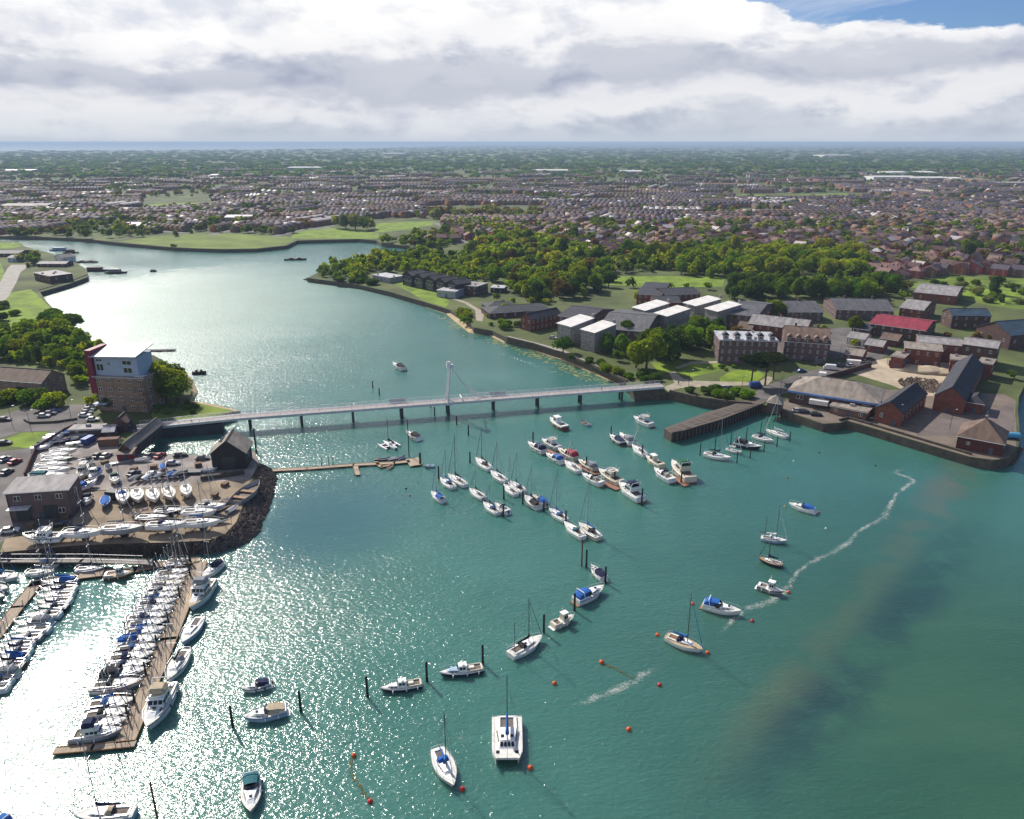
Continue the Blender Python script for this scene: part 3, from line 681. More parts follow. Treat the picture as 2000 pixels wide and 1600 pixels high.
def multihull(name, loc, rz, L, label, kind='cat', cover='b', group=None):
    root = thing(name, label, 'catamaran' if kind == 'cat' else 'trimaran', loc, rz, group)
    if kind == 'cat':
        B = 0.50 * L; fb = 0.13 * L
        for sg in (1, -1):
            rg = hull_shape(L, 0.15 * L, fb, 0.05 * L, 0.8, 0.1, 2.2, 0.08)
            rg = [[(q[0], q[1] + sg * (B / 2 - 0.075 * L), q[2]) for q in r] for r in rg]
            mb = MB(); mb.loft(rg, close=False, cap=False); mb.add(rg[0], [tuple(range(len(rg[0])))]); mb.build('hull', M_WHITE, root, True)
        dk = MB(); o = [(-0.47 * L, -B / 2), (0.28 * L, -B / 2 + 0.01 * L), (0.42 * L, -B / 2 + 0.06 * L), (0.42 * L, B / 2 - 0.06 * L), (0.28 * L, B / 2 - 0.01 * L), (-0.47 * L, B / 2)]
        dk.prism(o, fb - 0.35, fb + 0.06); dk.build('bridge_deck', M_DECK, root)
        cb = MB(); cabin_block(cb, -0.16 * L, 0.24 * L, 0.72 * B, 0.52 * B, fb + 0.06, 0.07 * L, 1.6, 0.1, 0.86, 0.1); cab = cb.build('coachroof', M_WHITE, root)
        side_windows(cab, -0.13 * L, 0.12 * L, 0.72 * B, 0.58 * B, fb + 0.06, 0.07 * L, 3)
        for i in range(4):
            fw = MB(); w = 0.50 * B; ya, yb = -w / 2 + w * (i + 0.12) / 4, -w / 2 + w * (i + 0.88) / 4
            vs = [(0.24 * L - 1.6 * 0.07 * L * zf + 0.05, y * (1 - 0.14 * zf), fb + 0.09 + 0.07 * L * zf) for zf in (0.3, 0.85) for y in (ya, yb)]
            fw.add(vs, [(0, 1, 3, 2)]); fw.build('window', M_GLASS, cab)
        for x, y in ((0.30, 0.3), (0.30, -0.3), (0.04, 0.15), (0.04, -0.15)):
            hb = MB(); hb.box((x * L, y * B, fb + (0.10 if x > 0.2 else 0.07 * L + 0.17)), (0.055 * L, 0.05 * L, 0.06)); hb.build('hatch', M_GLASS, root)
        kb = MB(); kb.box((-0.31 * L, 0, fb + 0.09), (0.24 * L, 0.42 * B, 0.05)); ck = kb.build('cockpit', M_COCK, root)
        kc = MB()
        for sg in (1, -1): kc.box((-0.31 * L, sg * 0.27 * B, fb + 0.2), (0.27 * L, 0.1 * B, 0.3))
        kc.box((-0.45 * L, 0, fb + 0.2), (0.03 * L, 0.64 * B, 0.3)); kc.build('coaming', M_WHITE, ck)
        mx, H = 0.10 * L, 1.28 * L; base = fb + 0.14
    else:
        B = 0.62 * L; fb = 0.09 * L
        for y, k in ((0, 1.0), (B / 2, 0.72), (-B / 2, 0.72)):
            rg = hull_shape(L * k, (0.19 if y == 0 else 0.08) * L, fb * (1.1 if y == 0 else 0.8), 0.05 * L, 0.6, 0.2, 2.0, 0.1, 9)
            rg = [[(q[0] + (0.05 * L if y else 0), q[1] + y, q[2]) for q in r] for r in rg]
            mb = MB(); mb.loft(rg, close=False, cap=False); mb.add([r[0] for r in rg] + [r[-1] for r in rg[::-1]], [tuple(range(18))]); mb.build('hull' if y == 0 else 'outrigger', M_WHITE, root, True)
        bm_ = MB()
        for x in (-0.12 * L, 0.2 * L): bm_.box((x, 0, fb * 0.9), (0.06 * L, B, 0.10))
        bm_.build('crossbeam', M_WHITE, root)
        nt = MB(); nt.box((0.04 * L, 0, fb * 0.85), (0.27 * L, B * 0.9, 0.02)); nt.build('trampoline', M_CBLACK, root)
        cb = MB(); cabin_block(cb, -0.08 * L, 0.2 * L, 0.15 * L, 0.08 * L, fb * 1.1, 0.06 * L, 1.5, 0.1); cb.build('coachroof', M_WHITE, root)
        mx, H = 0.08 * L, 1.15 * L; base = fb
    mb = MB(); mb.tube((mx, 0, base), (mx, 0, base + H), 0.10, 0.06, 6); ms = mb.build('mast', M_MASTD, root)
    sp = MB(); sp.tube((mx, -0.12 * L, base + H * 0.6), (mx, 0.12 * L, base + H * 0.6), 0.035, 0.035, 4); sp.build('spreader', M_MASTD, ms)
    bz = base + 0.13 * L + 0.4; bl = 0.46 * L
    bo_ = MB(); bo_.tube((mx - 0.1, 0, bz), (mx - bl, 0, bz), 0.07, 0.06, 6); bo = bo_.build('boom', M_ALU, root)
    cv = MB(); cv.loft([[(mx + 0.1 - bl * f, r * math.cos(q), bz + 0.15 + 1.3 * r * math.sin(q)) for q in [2 * math.pi * k / 7 for k in range(7)]] for f, r in ((0, 0.34), (0.2, 0.27), (0.9, 0.2), (1, 0.06))]); cv.build('sail_cover', CANV[cover], bo, True)
    rg = MB()
    for sg in (1, -1): rg.tube((mx - 0.05 * L, sg * 0.46 * B, fb), (mx, 0, base + H * 0.92), 0.018, 0.018, 3)
    rg.tube((0.44 * L, 0, fb + 0.1), (mx, 0, base + H * 0.92), 0.035, 0.03, 4); rg.build('rigging', M_WIRE, root)
    rl = MB()
    for sg in (1, -1):
        pts = [(-0.47 * L, sg * 0.48 * B, fb + 0.65), (-0.1 * L, sg * 0.49 * B, fb + 0.65), (0.28 * L, sg * 0.48 * B, fb + 0.65), (0.46 * L, sg * 0.40 * B, fb + 0.65)]
        if kind == 'cat':
            rl.path(pts, 0.022, 4)
            for q in pts: rl.tube((q[0], q[1], fb), q, 0.02, 0.02, 3)
    if rl.v: rl.build('guard_rail', M_STEEL, root)
    return root

def place(stern, bow, z=0.0, ws=0.0):
    """centre, heading and length of a boat from the measured ends of its deck edge"""
    a, b = G(stern[0], stern[1], z), G(bow[0], bow[1], z)
    c = (a + b) / 2; d = b - a
    return (c.x, c.y, ws), math.atan2(d.y, d.x), d.length

# ================================================================== the boats at the trot moorings
GRP = {}
def Y(stern, bow, label, L=None, **k):
    loc, rz, l = place(stern, bow, 0.6); return yacht('sailing_yacht', loc, rz, L or l, label, **k)
def C(stern, bow, label, L=None, **k):
    loc, rz, l = place(stern, bow, 0.6); return cruiser(k.pop('name', 'motor_cruiser'), loc, rz, L or l, label, **k)
TR = 'boats on the trot moorings below the bridge'
C((1063, 884), (1031, 867), 'white sports cruiser with navy cockpit cover, leftmost of the mid-harbour motor boats', canopy='n', style='sport', group=TR)
C((1091, 877), (1058, 861), 'white flybridge motor cruiser moored just behind the leftmost sports cruiser', canopy=None, style='fly', group=TR)
C((1097, 903), (1066, 888), 'white motor cruiser under a bright blue canopy in the mid-harbour trot', canopy='b', style='sport', group=TR)
C((1126, 898), (1089, 879), 'cream motor cruiser with crimson red aft canopy in the mid-harbour trot', hull='c', canopy='r', style='sport', stripe='v', group=TR)
Y((1131, 922), (1103, 902), 'small white yacht with bare mast lying between the red canopy cruiser and the trot', cover=None, hood=None, group=TR, mast_h=9)
C((1163, 919), (1129, 901), 'cream cruiser with dark grey canopy moored behind the small white yacht', hull='c', canopy='e', style='sport', stripe='n', group=TR)
C((1176, 947), (1136, 928), 'plain white sports cruiser with open cockpit near the big cream cruiser', canopy=None, style='sport', stripe='e', group=TR)
C((1212, 946), (1169, 921), 'big cream motor cruiser with dark side stripe and open flybridge', hull='c', canopy=None, style='fly', stripe='k', group=TR)
C((1253, 978), (1208, 947), 'large white flybridge cruiser with navy covers, lying alone beside a tall black pile', canopy='n', style='fly', stripe=None, group=TR)
C((1104, 838), (1074, 820), 'brown hulled cabin boat with pale wheelhouse moored near the bridge', hull='v', canopy=None, style='house', stripe='c', group=TR)
C((1272, 832), (1237, 817), 'white motor cruiser lying alone between the stone pier and the bridge', canopy=None, style='fly', stripe='b', group=TR)
C((1217, 868), (1191, 851), 'dark navy covered motor boat, left one of a pair near the stone pier', hull='n', canopy='n', style='cuddy', stripe='w', group=TR)
C((1234, 868), (1211, 849), 'white motor boat with grey aft cover, right one of a pair near the pier', canopy='e', style='sport', stripe=None, group=TR)
Y((1261, 891), (1234, 871), 'white yacht with slim mast next astern of the pair near the pier', cover='e', hood=None, mast_h=9, group=TR)
C((1293, 912), (1261, 893), 'cream fishing cruiser with wheelhouse and orange gear on deck', hull='c', canopy=None, style='house', stripe='v', group=TR)
C((1313, 941), (1277, 918), 'white cruiser with dark windscreen moored left of the green canopy flybridge cruiser', canopy=None, style='sport', stripe='b', group=TR)
C((1349, 940), (1312, 906), 'tall cream flybridge cruiser with dark green canopy and navy transom', hull='c', canopy='g', style='fly', stripe='n', group=TR)
loc, rz, l = place((1151, 832), (1133, 822), 0.4); dinghy('rowing_dinghy', loc, rz, l, 'small pale blue open dinghy moored alone near the bridge', hull='p', group=TR)
SY = 'small yachts on the middle trot'
Y((867, 980), (842, 961), 'small white yacht under a full blue cockpit cover, nearest the jetty', L=7.0, cover='b', awning='b', hood=None, mast_h=9.0, group=SY)
Y((886, 953), (860, 935), 'white yacht with blue cover, left one of the rafted pair with tall masts', cover='b', hood='b', mast_h=10.5, group=SY)
Y((909, 949), (875, 929), 'larger white yacht with dark boom cover, right one of the rafted pair', cover='k', hood=None, mast_h=14, group=SY, dark_mast=True)
Y((957, 918), (929, 897), 'yacht with black sail cover and dark cockpit near a lone pile', cover='k', hood='k', mast_h=11.5, group=SY, dark_mast=True)
Y((986, 941), (959, 922), 'white yacht with navy transom moored astern of the black covered yacht', stripe='n', cover='n', hood=None, mast_h=11, group=SY)
Y((945, 974), (917, 956), 'small white yacht with dark green boom cover and outboard motor', cover='g', hood=None, mast_h=7.5, clutter=True, group=SY)
Y((973, 1003), (944, 983), 'white yacht with round blue hatch cover, left of the pair rafted lowest', cover='n', hood='b', mast_h=7, group=SY)
C((992, 1001), (967, 985), 'small open fishing boat with black outboard rafted to a white yacht', canopy=None, style='cuddy', stripe='k', outboard=True, group=SY)
Y((1008, 967), (984, 948), 'white yacht with bare boom, left one of the upper rafted pair', cover='w', hood=None, mast_h=10, group=SY)
Y((1023, 962), (997, 942), 'white yacht with dark sail cover, right one of the upper rafted pair', cover='t', hood='e', mast_h=10.5, group=SY)
Y((1053, 993), (1025, 970), 'white yacht with brown canvas cockpit tent and tall mast', cover='k', awning='k', hood=None, mast_h=11, stripe='v', group=SY)
C((1067, 987), (1041, 969), 'small cream motor boat with blue cuddy cover rafted to the tented yacht', hull='c', canopy='b', style='cuddy', stripe=None, outboard=True, group=SY)
Y((1105, 1017), (1072, 995), 'white yacht with blue sail cover heaped high, alone on the middle trot', cover='b', hood='b', mast_h=13, group=SY)
Y((1139, 1051), (1101, 1022), 'white mastless yacht with turquoise cover on deck, rafted to the beige yacht', mast=False, awning=None, hood='t', group=SY)
Y((1170, 1052), (1130, 1024), 'cream decked yacht with bright blue sail cover and navy striped hull', hull='c', cover='b', hood='k', stripe='n', mast_h=14, group=SY)
loc, rz, l = place((774, 877), (748, 863), 0.4); multihull('trimaran', loc, rz, l, 'white trimaran with folded outriggers moored above the jetty pontoon', 'tri', 'k')
C((818, 858), (795, 845), 'small white cuddy boat with dark cover beside a pole above the jetty', canopy='k', style='cuddy', stripe='n')
C((789, 722), (768, 712), 'small white launch moored alone on the creek behind the bridge', canopy='k', style='cuddy', stripe='n')
# row between piles off the stone pier
PR = 'boats berthed between piles by the quay'
Y((1374, 887), (1429, 897), 'white yacht with dark sprayhood, nearest boat berthed off the stone pier', cover='k', hood='k', mast_h=12.5, group=PR)
Y((1418, 877), (1449, 884), 'small white yacht with short mast berthed second from the stone pier', cover='w', hood=None, mast_h=7, group=PR)
C((1434, 867), (1488, 876), 'navy and white sports cruiser berthed third off the stone pier', hull='n', canopy='k', style='sport', stripe='w', group=PR)
Y((1470, 852), (1511, 863), 'white yacht with navy boom cover berthed fourth, beside the sports cruiser', cover='n', hood='n', mast_h=8, group=PR)
Y((1537, 854), (1494, 841), 'white yacht with tall pale mast, berthed farthest into the quay corner', cover='w', hood=None, mast_h=14, group=PR)
# swinging moorings on the right
cruiser('motor_boat', *place((1584, 998), (1547, 988), 0.5)[:2], 7.0, 'small white boat under a bright blue cover, alone on the right', canopy='b', style='cuddy', stripe='w')
Y((1486, 1050), (1538, 1058), 'pale blue ketch with short mizzen mast on the right of the harbour', hull='p', cover='w', hood='w', mizzen=True, mast_h=9.5, dark_mast=True)
Y((1528, 1104), (1480, 1090), 'dark hulled yacht with varnished deck below the pale blue ketch', hull='n', deck='t', cover='n', hood=None, mast_h=7, dark_mast=True, stripe='v')
C((1480, 1144), (1531, 1159), 'grey open workboat with small white wheelhouse beside the foam line', hull='e', canopy=None, style='house', stripe='k', name='workboat')
C((1373, 1181), (1448, 1199), 'white sports cruiser with bright blue bimini canopy on the right', canopy='b', style='sport', stripe=None)
Y((1301, 1243), (1374, 1273), 'white yacht with tan deck and blue boom cover between orange buoys', deck='t', cover='b', hood='n', mast_h=11.5, dark_mast=True)
Y((996, 1281), (1060, 1245), 'white ketch with furled dark sails tied bow-on to a black pile', cover='k', hood='k', mizzen=True, mast_h=10.5, dark_mast=True)
C((1079, 1223), (1122, 1204), 'small cream cabin motorboat with open cockpit behind a pile', hull='c', canopy=None, style='house', stripe=None)
C((1124, 1176), (1180, 1149), 'white cruiser with big blue aft canopy tied between two piles', canopy='b', style='sport', stripe='b')
C((1180, 1132), (1154, 1106), 'small white boat with navy canopy beside the tall red pole', canopy='n', style='cuddy', stripe=None)
# foreground
loc, rz, l = place((943, 1303), (857, 1316), 0.7); launch('work_launch', loc, rz, l, 'navy hulled launch with pale blue cabin and open well, right of the two', 'n', cabin_c='p')
loc, rz, l = place((824, 1333), (741, 1346), 0.7); launch('work_launch', loc, rz, l, 'dark blue launch with rounded white wheelhouse, left of the two', 'n', cabin_c='w')
C((528, 1335), (470, 1348), 'small white cabin boat with black outboard in the sun glitter', canopy='n', style='cuddy', stripe='n', outboard=True)
C((560, 1386), (474, 1406), 'long pale blue cabin launch with tan aft deck in the sun glitter', hull='p', canopy='c', style='cuddy', stripe='b')
C((492, 1516), (490, 1592), 'white cruiser with dark teal aft canopy, bow to camera at the bottom', canopy='t', style='sport', stripe='n')
Y((856, 1470), (884, 1534), 'white yacht with bright blue cover and orange buoy astern, bow to camera', L=8.6, cover='b', hood='b', mast_h=11, dark_mast=True, furl=False)
loc, rz, l = place((990, 1405), (991, 1492), 0.8); multihull('catamaran', loc, rz, 10.4, 'broad white catamaran with blue sail cover at the bottom centre', 'cat', 'b')
Y((264, 1589), (140, 1595), 'pale blue hulled yacht with dark boom cover at the bottom left corner', hull='p', cover='n', hood='c', mast_h=14.5)
C((20, 1610), (-20, 1590), 'white boat with blue cover cut off by the bottom left corner', canopy='b', style='sport', stripe='b')

# ================================================================== piles, buoys and ropes
M_PILE = mat('pile_black', (0.018, 0.016, 0.016), 0.7, 0.4, 1.2); M_PILER = mat('pile_rust', (0.16, 0.03, 0.02), 0.8, 0.4, 1.2)
def pile(px, py, h, label, m=None, r=0.24, group='mooring piles'):
    c = G(px, py); mb = MB(); mb.tube((0, 0, -1.5), (0, 0, h), r, r * 0.92, 8); mb.tube((0, 0, h), (0, 0, h + 0.22), r * 0.92, r * 0.3, 8); mb.tube((0, 0, 0.0), (0, 0, 0.8), r * 1.12, r * 1.10, 8)
    o = mb.build('mooring_pile', m or M_PILE, None, False, (c.x, c.y, 0)); tag(o, label, 'pile', group)
PL = [(728, 757, 2.6, 'left one of two short black piles standing behind the bridge'), (741, 771, 2.6, 'right one of two short black piles standing behind the bridge'),
      (849, 812, 3.2, 'black pile under the bridge left of the tower'), (841, 795, 3.0, 'thin black pile seen beneath the bridge deck'), (892, 830, 3.2, 'black pile with yellow weed ring in front of the bridge tower'), (915, 850, 3.4, 'black pile just right of the yellow ringed pile'),
      (918, 904, 3.6, 'lone black pile left of the black covered yacht'), (857, 935, 4.0, 'black pile at the bow of the rafted yacht pair'), (1041, 864, 3.6, 'black pile behind the leftmost sports cruiser'), (1193, 856, 4.2, 'black pile at the bow of the navy covered pair'),
      (1145, 1108, 4.6, 'black pile beside the tall red pole'), (1182, 1139, 4.2, 'black pile at the stern of the small navy canopy boat'), (1122, 1193, 4.2, 'black pile between the blue canopy cruiser and the cream motorboat'), (1062, 1236, 4.3, 'black pile at the bow of the white ketch'),
      (943, 1297, 4.2, 'black pile at the stern of the right hand launch'), (834, 1331, 4.2, 'black pile between the two dark launches'), (718, 1362, 4.4, 'black pile ahead of the left hand launch'), (588, 1391, 4.4, 'black pile astern of the long pale blue cabin launch'),
      (455, 1421, 4.4, 'black pile ahead of the long pale blue cabin launch'), (1253, 988, 5.2, 'tall black pile at the stern of the large navy covered flybridge cruiser'), (984, 975, 4.0, 'black pile between the upper rafted pair and the small yacht'),
      (1021, 985, 4.0, 'black pile at the stern of the upper rafted pair'), (1062, 1000, 3.6, 'black pile at the stern of the tented yacht'), (1105, 1022, 3.6, 'black pile at the stern of the blue heaped yacht'), (983, 1010, 3.4, 'black pile at the stern of the lowest rafted pair'),
      (1254, 893, 4.0, 'black pile astern of the slim masted white yacht'), (1145, 916, 4.0, 'black pile on the cruiser pontoon beside the dark grey canopy'), (1200, 946, 4.0, 'black pile on the cruiser pontoon beside the big cream cruiser'), (1330, 944, 3.6, 'black pile at the stern of the green canopy flybridge cruiser')]
for p in PL: pile(p[0], p[1], p[2], p[3])
for i, (x, y) in enumerate([(1367, 890), (1396, 880), (1427, 870), (1457, 859), (1485, 848)]): pile(x, y, 4.3, 'slim black berth pile at the inner end, %s from the stone pier' % ('first', 'second', 'third', 'fourth', 'fifth')[i], r=0.17, group='berth piles')
for i, (x, y) in enumerate([(1439, 904), (1465, 894), (1492, 882), (1517, 873), (1542, 863)]): pile(x, y, 3.6, 'slim black berth pile at the outer end, %s counting from the left' % ('first', 'second', 'third', 'fourth', 'fifth')[i], r=0.17, group='berth piles')
pile(1136, 1106, 7.0, 'tall rust red marker pole in mid harbour', M_PILER, 0.18); pile(309, 1606, 7.5, 'rust red marker pole at the bottom edge', M_PILER, 0.16)
pile(1782, 874, 3.0, 'thin dark post standing off the right hand quay', None, 0.12); pile(498, 862, 4.5, 'grey mooring pile beside the dark boathouse', M_PILE, 0.3); pile(501, 885, 4.0, 'second grey mooring pile beside the dark boathouse', M_PILE, 0.3)
def buoy(px, py, r, label, m=M_ORANGE):
    c = G(px, py); root = thing('mooring_buoy', label, 'buoy', (c.x, c.y, 0), 0, 'mooring buoys')
    mb = MB(); mb.ball((0, 0, r * 0.35), r, 12, 8, 0.95); mb.build('float', m, root, True)
    rb = MB(); rb.tube((0, 0, r * 1.2), (0, 0, r * 1.5), 0.06, 0.04, 6); rb.build('ring', M_RUBBER, root)
for x, y, r, lab in [(1284, 1241, 0.42, 'orange buoy left of the tan decked yacht'), (1353, 1180, 0.40, 'red-orange buoy behind the tan decked yacht mast'), (1382, 1276, 0.42, 'orange buoy at the bow of the tan decked yacht'),
                     (1469, 1214, 0.40, 'dark orange buoy below the blue bimini cruiser'), (1175, 1295, 0.50, 'large orange buoy with a weedy rope trailing right'), (1288, 1339, 0.42, 'red buoy below the broken foam line'),
                     (1083, 1336, 0.45, 'orange buoy alone right of the two launches'), (1228, 1426, 0.45, 'orange buoy alone right of the catamaran'), (1036, 1501, 0.45, 'orange buoy off the catamaran bow'),
                     (903, 1543, 0.45, 'red buoy off the bow of the blue covered yacht'), (859, 1466, 0.42, 'orange buoy at the stern of the blue covered yacht'), (691, 1477, 0.42, 'orange buoy at the upper end of the weedy rope'),
                     (723, 1567, 0.42, 'red buoy at the lower end of the weedy rope'), (985, 1403, 0.40, 'orange buoy behind the catamaran'), (1540, 1158, 0.42, 'brown buoy beside the grey workboat')]:
    buoy(x, y, r, lab, M_REDB if 'red buoy' in lab or 'dark' in lab else M_ORANGE)
for x, y, lab in [(1533, 990, 'small yellow buoy at the bow of the bright blue covered boat'), (1600, 1001, 'tiny pale buoy right of the bright blue covered boat'), (1613, 1033, 'tiny pale buoy alone on the right'), (800, 969, 'tiny red buoy off the jetty pontoon'),
                  (793, 955, 'tiny dark buoy off the jetty pontoon'), (1550, 901, 'tiny pale buoy in the corner by the quay'), (1600, 885, 'tiny dark buoy in the corner by the quay'), (1538, 934, 'tiny pink buoy alone in front of the berth piles'), (1710, 910, 'tiny dark buoy off the right hand quay')]:
    buoy(x, y, 0.28, lab, M_YEL if 'yellow' in lab else M_REDB if ('red' in lab or 'pink' in lab) else M_RUBBER if 'dark' in lab else M_WHITE)
M_WEEDROPE = mat('weedy_rope', (0.10, 0.10, 0.035), 0.9, 0.4, 2.0)
rnd = random.Random(4)
def rope(pts, label):
    q = [G(x, y) for x, y in pts]; mb = MB(); P = []
    for a, b in zip(q[:-1], q[1:]):
        for i in range(8): p = a.lerp(b, i / 8); P.append((p.x + rnd.uniform(-.15, .15), p.y + rnd.uniform(-.15, .15), 0.03))
    mb.path(P, 0.06, 4)
    for p in P[::1]:
        if rnd.random() < 0.6: mb.ball((p[0] + rnd.uniform(-.2, .2), p[1] + rnd.uniform(-.2, .2), 0.0), rnd.uniform(0.12, 0.34), 6, 3, 0.35)
    tag(mb.build('mooring_rope', M_WEEDROPE), label, 'rope')
rope([(1178, 1296), (1195, 1304), (1215, 1314), (1240, 1328)], 'weedy floating rope trailing from the large orange buoy')
rope([(690, 1479), (685, 1500), (690, 1520), (705, 1540), (722, 1564)], 'weedy floating rope between two buoys at the bottom')

# ================================================================== building materials
def brick(name, c, var=0.3): return mat(name, c, 0.9, var, 0.5, bump=0.01, bscale=6)
M_BRED = brick('brick_red', (0.165, 0.055, 0.038)); M_BBROWN = brick('brick_brown', (0.17, 0.095, 0.065)); M_BDARK = brick('brick_dark', (0.085, 0.050, 0.045)); M_BTAN = brick('brick_tan', (0.225, 0.155, 0.115))
M_BGREY = brick('render_grey', (0.25, 0.24, 0.24)); M_BWHITE = brick('render_white', (0.68, 0.68, 0.68), 0.08); M_BMAUVE = brick('brick_mauve', (0.13, 0.085, 0.085))
def roofm(name, c, r=0.75, ov=0.0): return mat(name, c, r, 0.38, 0.28, stretch=(2.2, 0.7, 1), bump=0.03, bscale=2.5, objvar=ov)
M_RSLATE = roofm('roof_slate', (0.085, 0.085, 0.095)); M_RDARK = roofm('roof_dark', (0.028, 0.030, 0.040)); M_RBROWN = roofm('roof_brown_tile', (0.13, 0.085, 0.065)); M_RTAN = roofm('roof_tan_felt', (0.235, 0.20, 0.17))
M_RGREY = roofm('roof_grey', (0.24, 0.225, 0.225)); M_RWHITE = mat('roof_white_metal', (0.62, 0.60, 0.57), 0.5, 0.14, 0.3); M_RRED = roofm('roof_red_metal', (0.23, 0.028, 0.045), 0.6); M_RBLUE = roofm('roof_blue_slate', (0.035, 0.065, 0.10)); M_RPALE = roofm('roof_pale_sheet', (0.40, 0.40, 0.42), 0.5)
M_FRAME = mat('window_frame_white', (0.70, 0.70, 0.68), 0.5, 0.05, 1.0); M_PANE = mat('window_pane', (0.020, 0.024, 0.030), 0.08, 0.2, 0.6, spec=0.6); M_DOOR = mat('door_paint', (0.06, 0.08, 0.12), 0.5, 0.2, 1.0)
M_FASCIA = mat('fascia_blue', (0.10, 0.22, 0.50), 0.5, 0.1, 0.4); M_CLAD = mat('cladding_charcoal', (0.022, 0.020, 0.022), 0.7, 0.25, 0.4, stretch=(6, 6, 1)); M_RPANEL = mat('cladding_crimson', (0.15, 0.010, 0.03), 0.5, 0.12, 0.4)
M_PBLUE = mat('render_pale_blue', (0.30, 0.38, 0.50), 0.6, 0.1, 0.4); M_CABIN = mat('cabin_grey_board', (0.30, 0.33, 0.37), 0.7, 0.12, 0.6, stretch=(1, 1, 8)); M_WOODD = mat('weathered_deck', (0.105, 0.085, 0.070), 0.85, 0.35, 0.6, stretch=(1, 5, 1)); M_PONT = mat('pontoon_deck', (0.33, 0.265, 0.20), 0.85, 0.2, 0.7, stretch=(6, 1, 1))
M_STEELP = mat('painted_steel_grey', (0.56, 0.57, 0.60), 0.45, 0.12, 0.5, metal=0.2); M_STEELD = mat('steel_dark', (0.035, 0.04, 0.045), 0.6, 0.25, 0.8)

M_RIDGE = mat('ridge_tile', (0.07, 0.06, 0.058), 0.8, 0.25, 1.0)
_WIN = {}
def window_mesh(w, h):
    k = (round(w, 2), round(h, 2))
    if k not in _WIN:
        me = bpy.data.meshes.new('window')
        mb = MB(); mb.box((0, -0.03, 0), (w, 0.06, h)); n0 = len(mb.f)
        for x in (-w / 4, w / 4): mb.box((x, -0.075, 0), (w / 2 - 0.16, 0.03, h - 0.2))
        me = mb.mesh('window', [M_FRAME, M_PANE])
        me.polygons.foreach_set('material_index', [0] * n0 + [1] * (len(mb.f) - n0)); _WIN[k] = me
    return _WIN[k]
def frame3(A, B, C, z):
    """plan rectangle from three measured corners at height z: A front-left, B front-right, C back-right"""
    a, b, c = G(A[0], A[1], z), G(B[0], B[1], z), G(C[0], C[1], z)
    u = (b - a); w = u.length; u.normalize(); n = Vector((-u.y, u.x, 0)); d = (c - b).dot(n)
    return a, w, abs(d), math.atan2(u.y, u.x)
def roof_faces(mb, kind, w, d, z, h, ov=0.35):
    x0, x1, y0, y1 = -ov, w + ov, -ov, d + ov; th = 0.18
    def slab(vs, fs):
        k = len(vs); mb.add(list(vs) + [(v[0], v[1], v[2] - th) for v in vs], [tuple(f) for f in fs] + [tuple(i + k for i in f[::-1]) for f in fs] + [])
        # rim
        edges = {}
        for f in fs:
            for i in range(len(f)):
                e = (f[i], f[(i + 1) % len(f)]); edges[e] = 1
        base = len(mb.v) - 2 * k
        for (i, j) in edges:
            if (j, i) not in edges: mb.f.append((base + j, base + i, base + k + i, base + k + j))
    if kind == 'gx':
        slab([(x0, y0, z - h * ov / (d / 2)), (x1, y0, z - h * ov / (d / 2)), (x1, d / 2, z + h), (x0, d / 2, z + h), (x1, y1, z - h * ov / (d / 2)), (x0, y1, z - h * ov / (d / 2))], [(0, 1, 2, 3), (3, 2, 4, 5)])
    elif kind == 'gy':
        slab([(x0, y0, z - h * ov / (w / 2)), (w / 2, y0, z + h), (w / 2, y1, z + h), (x0, y1, z - h * ov / (w / 2)), (x1, y0, z - h * ov / (w / 2)), (x1, y1, z - h * ov / (w / 2))], [(0, 1, 2, 3), (1, 4, 5, 2)])
    elif kind == 'hip':
        if w >= d: r0, r1 = (d / 2, d / 2), (w - d / 2, d / 2)
        else: r0, r1 = (w / 2, w / 2), (w / 2, d - w / 2)
        if abs(w - d) < 0.5: r1 = (r0[0] + 0.05, r0[1] + 0.05)
        V = [(x0, y0, z), (x1, y0, z), (x1, y1, z), (x0, y1, z), (r0[0], r0[1], z + h), (r1[0], r1[1], z + h)]
        slab(V, [(0, 1, 5, 4), (1, 2, 5), (2, 3, 4, 5), (3, 0, 4)] if w >= d else [(0, 1, 4), (1, 2, 5, 4), (2, 3, 5), (3, 0, 4, 5)])
    elif kind == 'mono':
        slab([(x0, y0, z), (x1, y0, z), (x1, y1, z + h), (x0, y1, z + h)], [(0, 1, 2, 3)])
    elif kind == 'flat':
        slab([(x0, y0, z + th), (x1, y0, z + th), (x1, y1, z + th), (x0, y1, z + th)], [(0, 1, 2, 3)])
def wall_faces(mb, kind, w, d, z0, z, h):
    P = [(0, 0), (w, 0), (w, d), (0, d)]
    lo = [(p[0], p[1], z0) for p in P]; hi = [(p[0], p[1], z) for p in P]
    vs = lo + hi; fs = [(0, 1, 5, 4), (1, 2, 6, 5), (2, 3, 7, 6), (3, 0, 4, 7)]
    if kind == 'gx': vs += [(0, d / 2, z + h - 0.05), (w, d / 2, z + h - 0.05)]; fs += [(4, 8, 7), (5, 6, 9)]
    if kind == 'gy': vs += [(w / 2, 0, z + h - 0.05), (w / 2, d, z + h - 0.05)]; fs += [(4, 5, 8), (6, 7, 9)]
    if kind == 'mono': vs += [(w, d, z + h - 0.05), (0, d, z + h - 0.05)]; fs += [(5, 6, 8), (4, 9, 7), (6, 7, 9, 8)]
    mb.add(vs, fs)
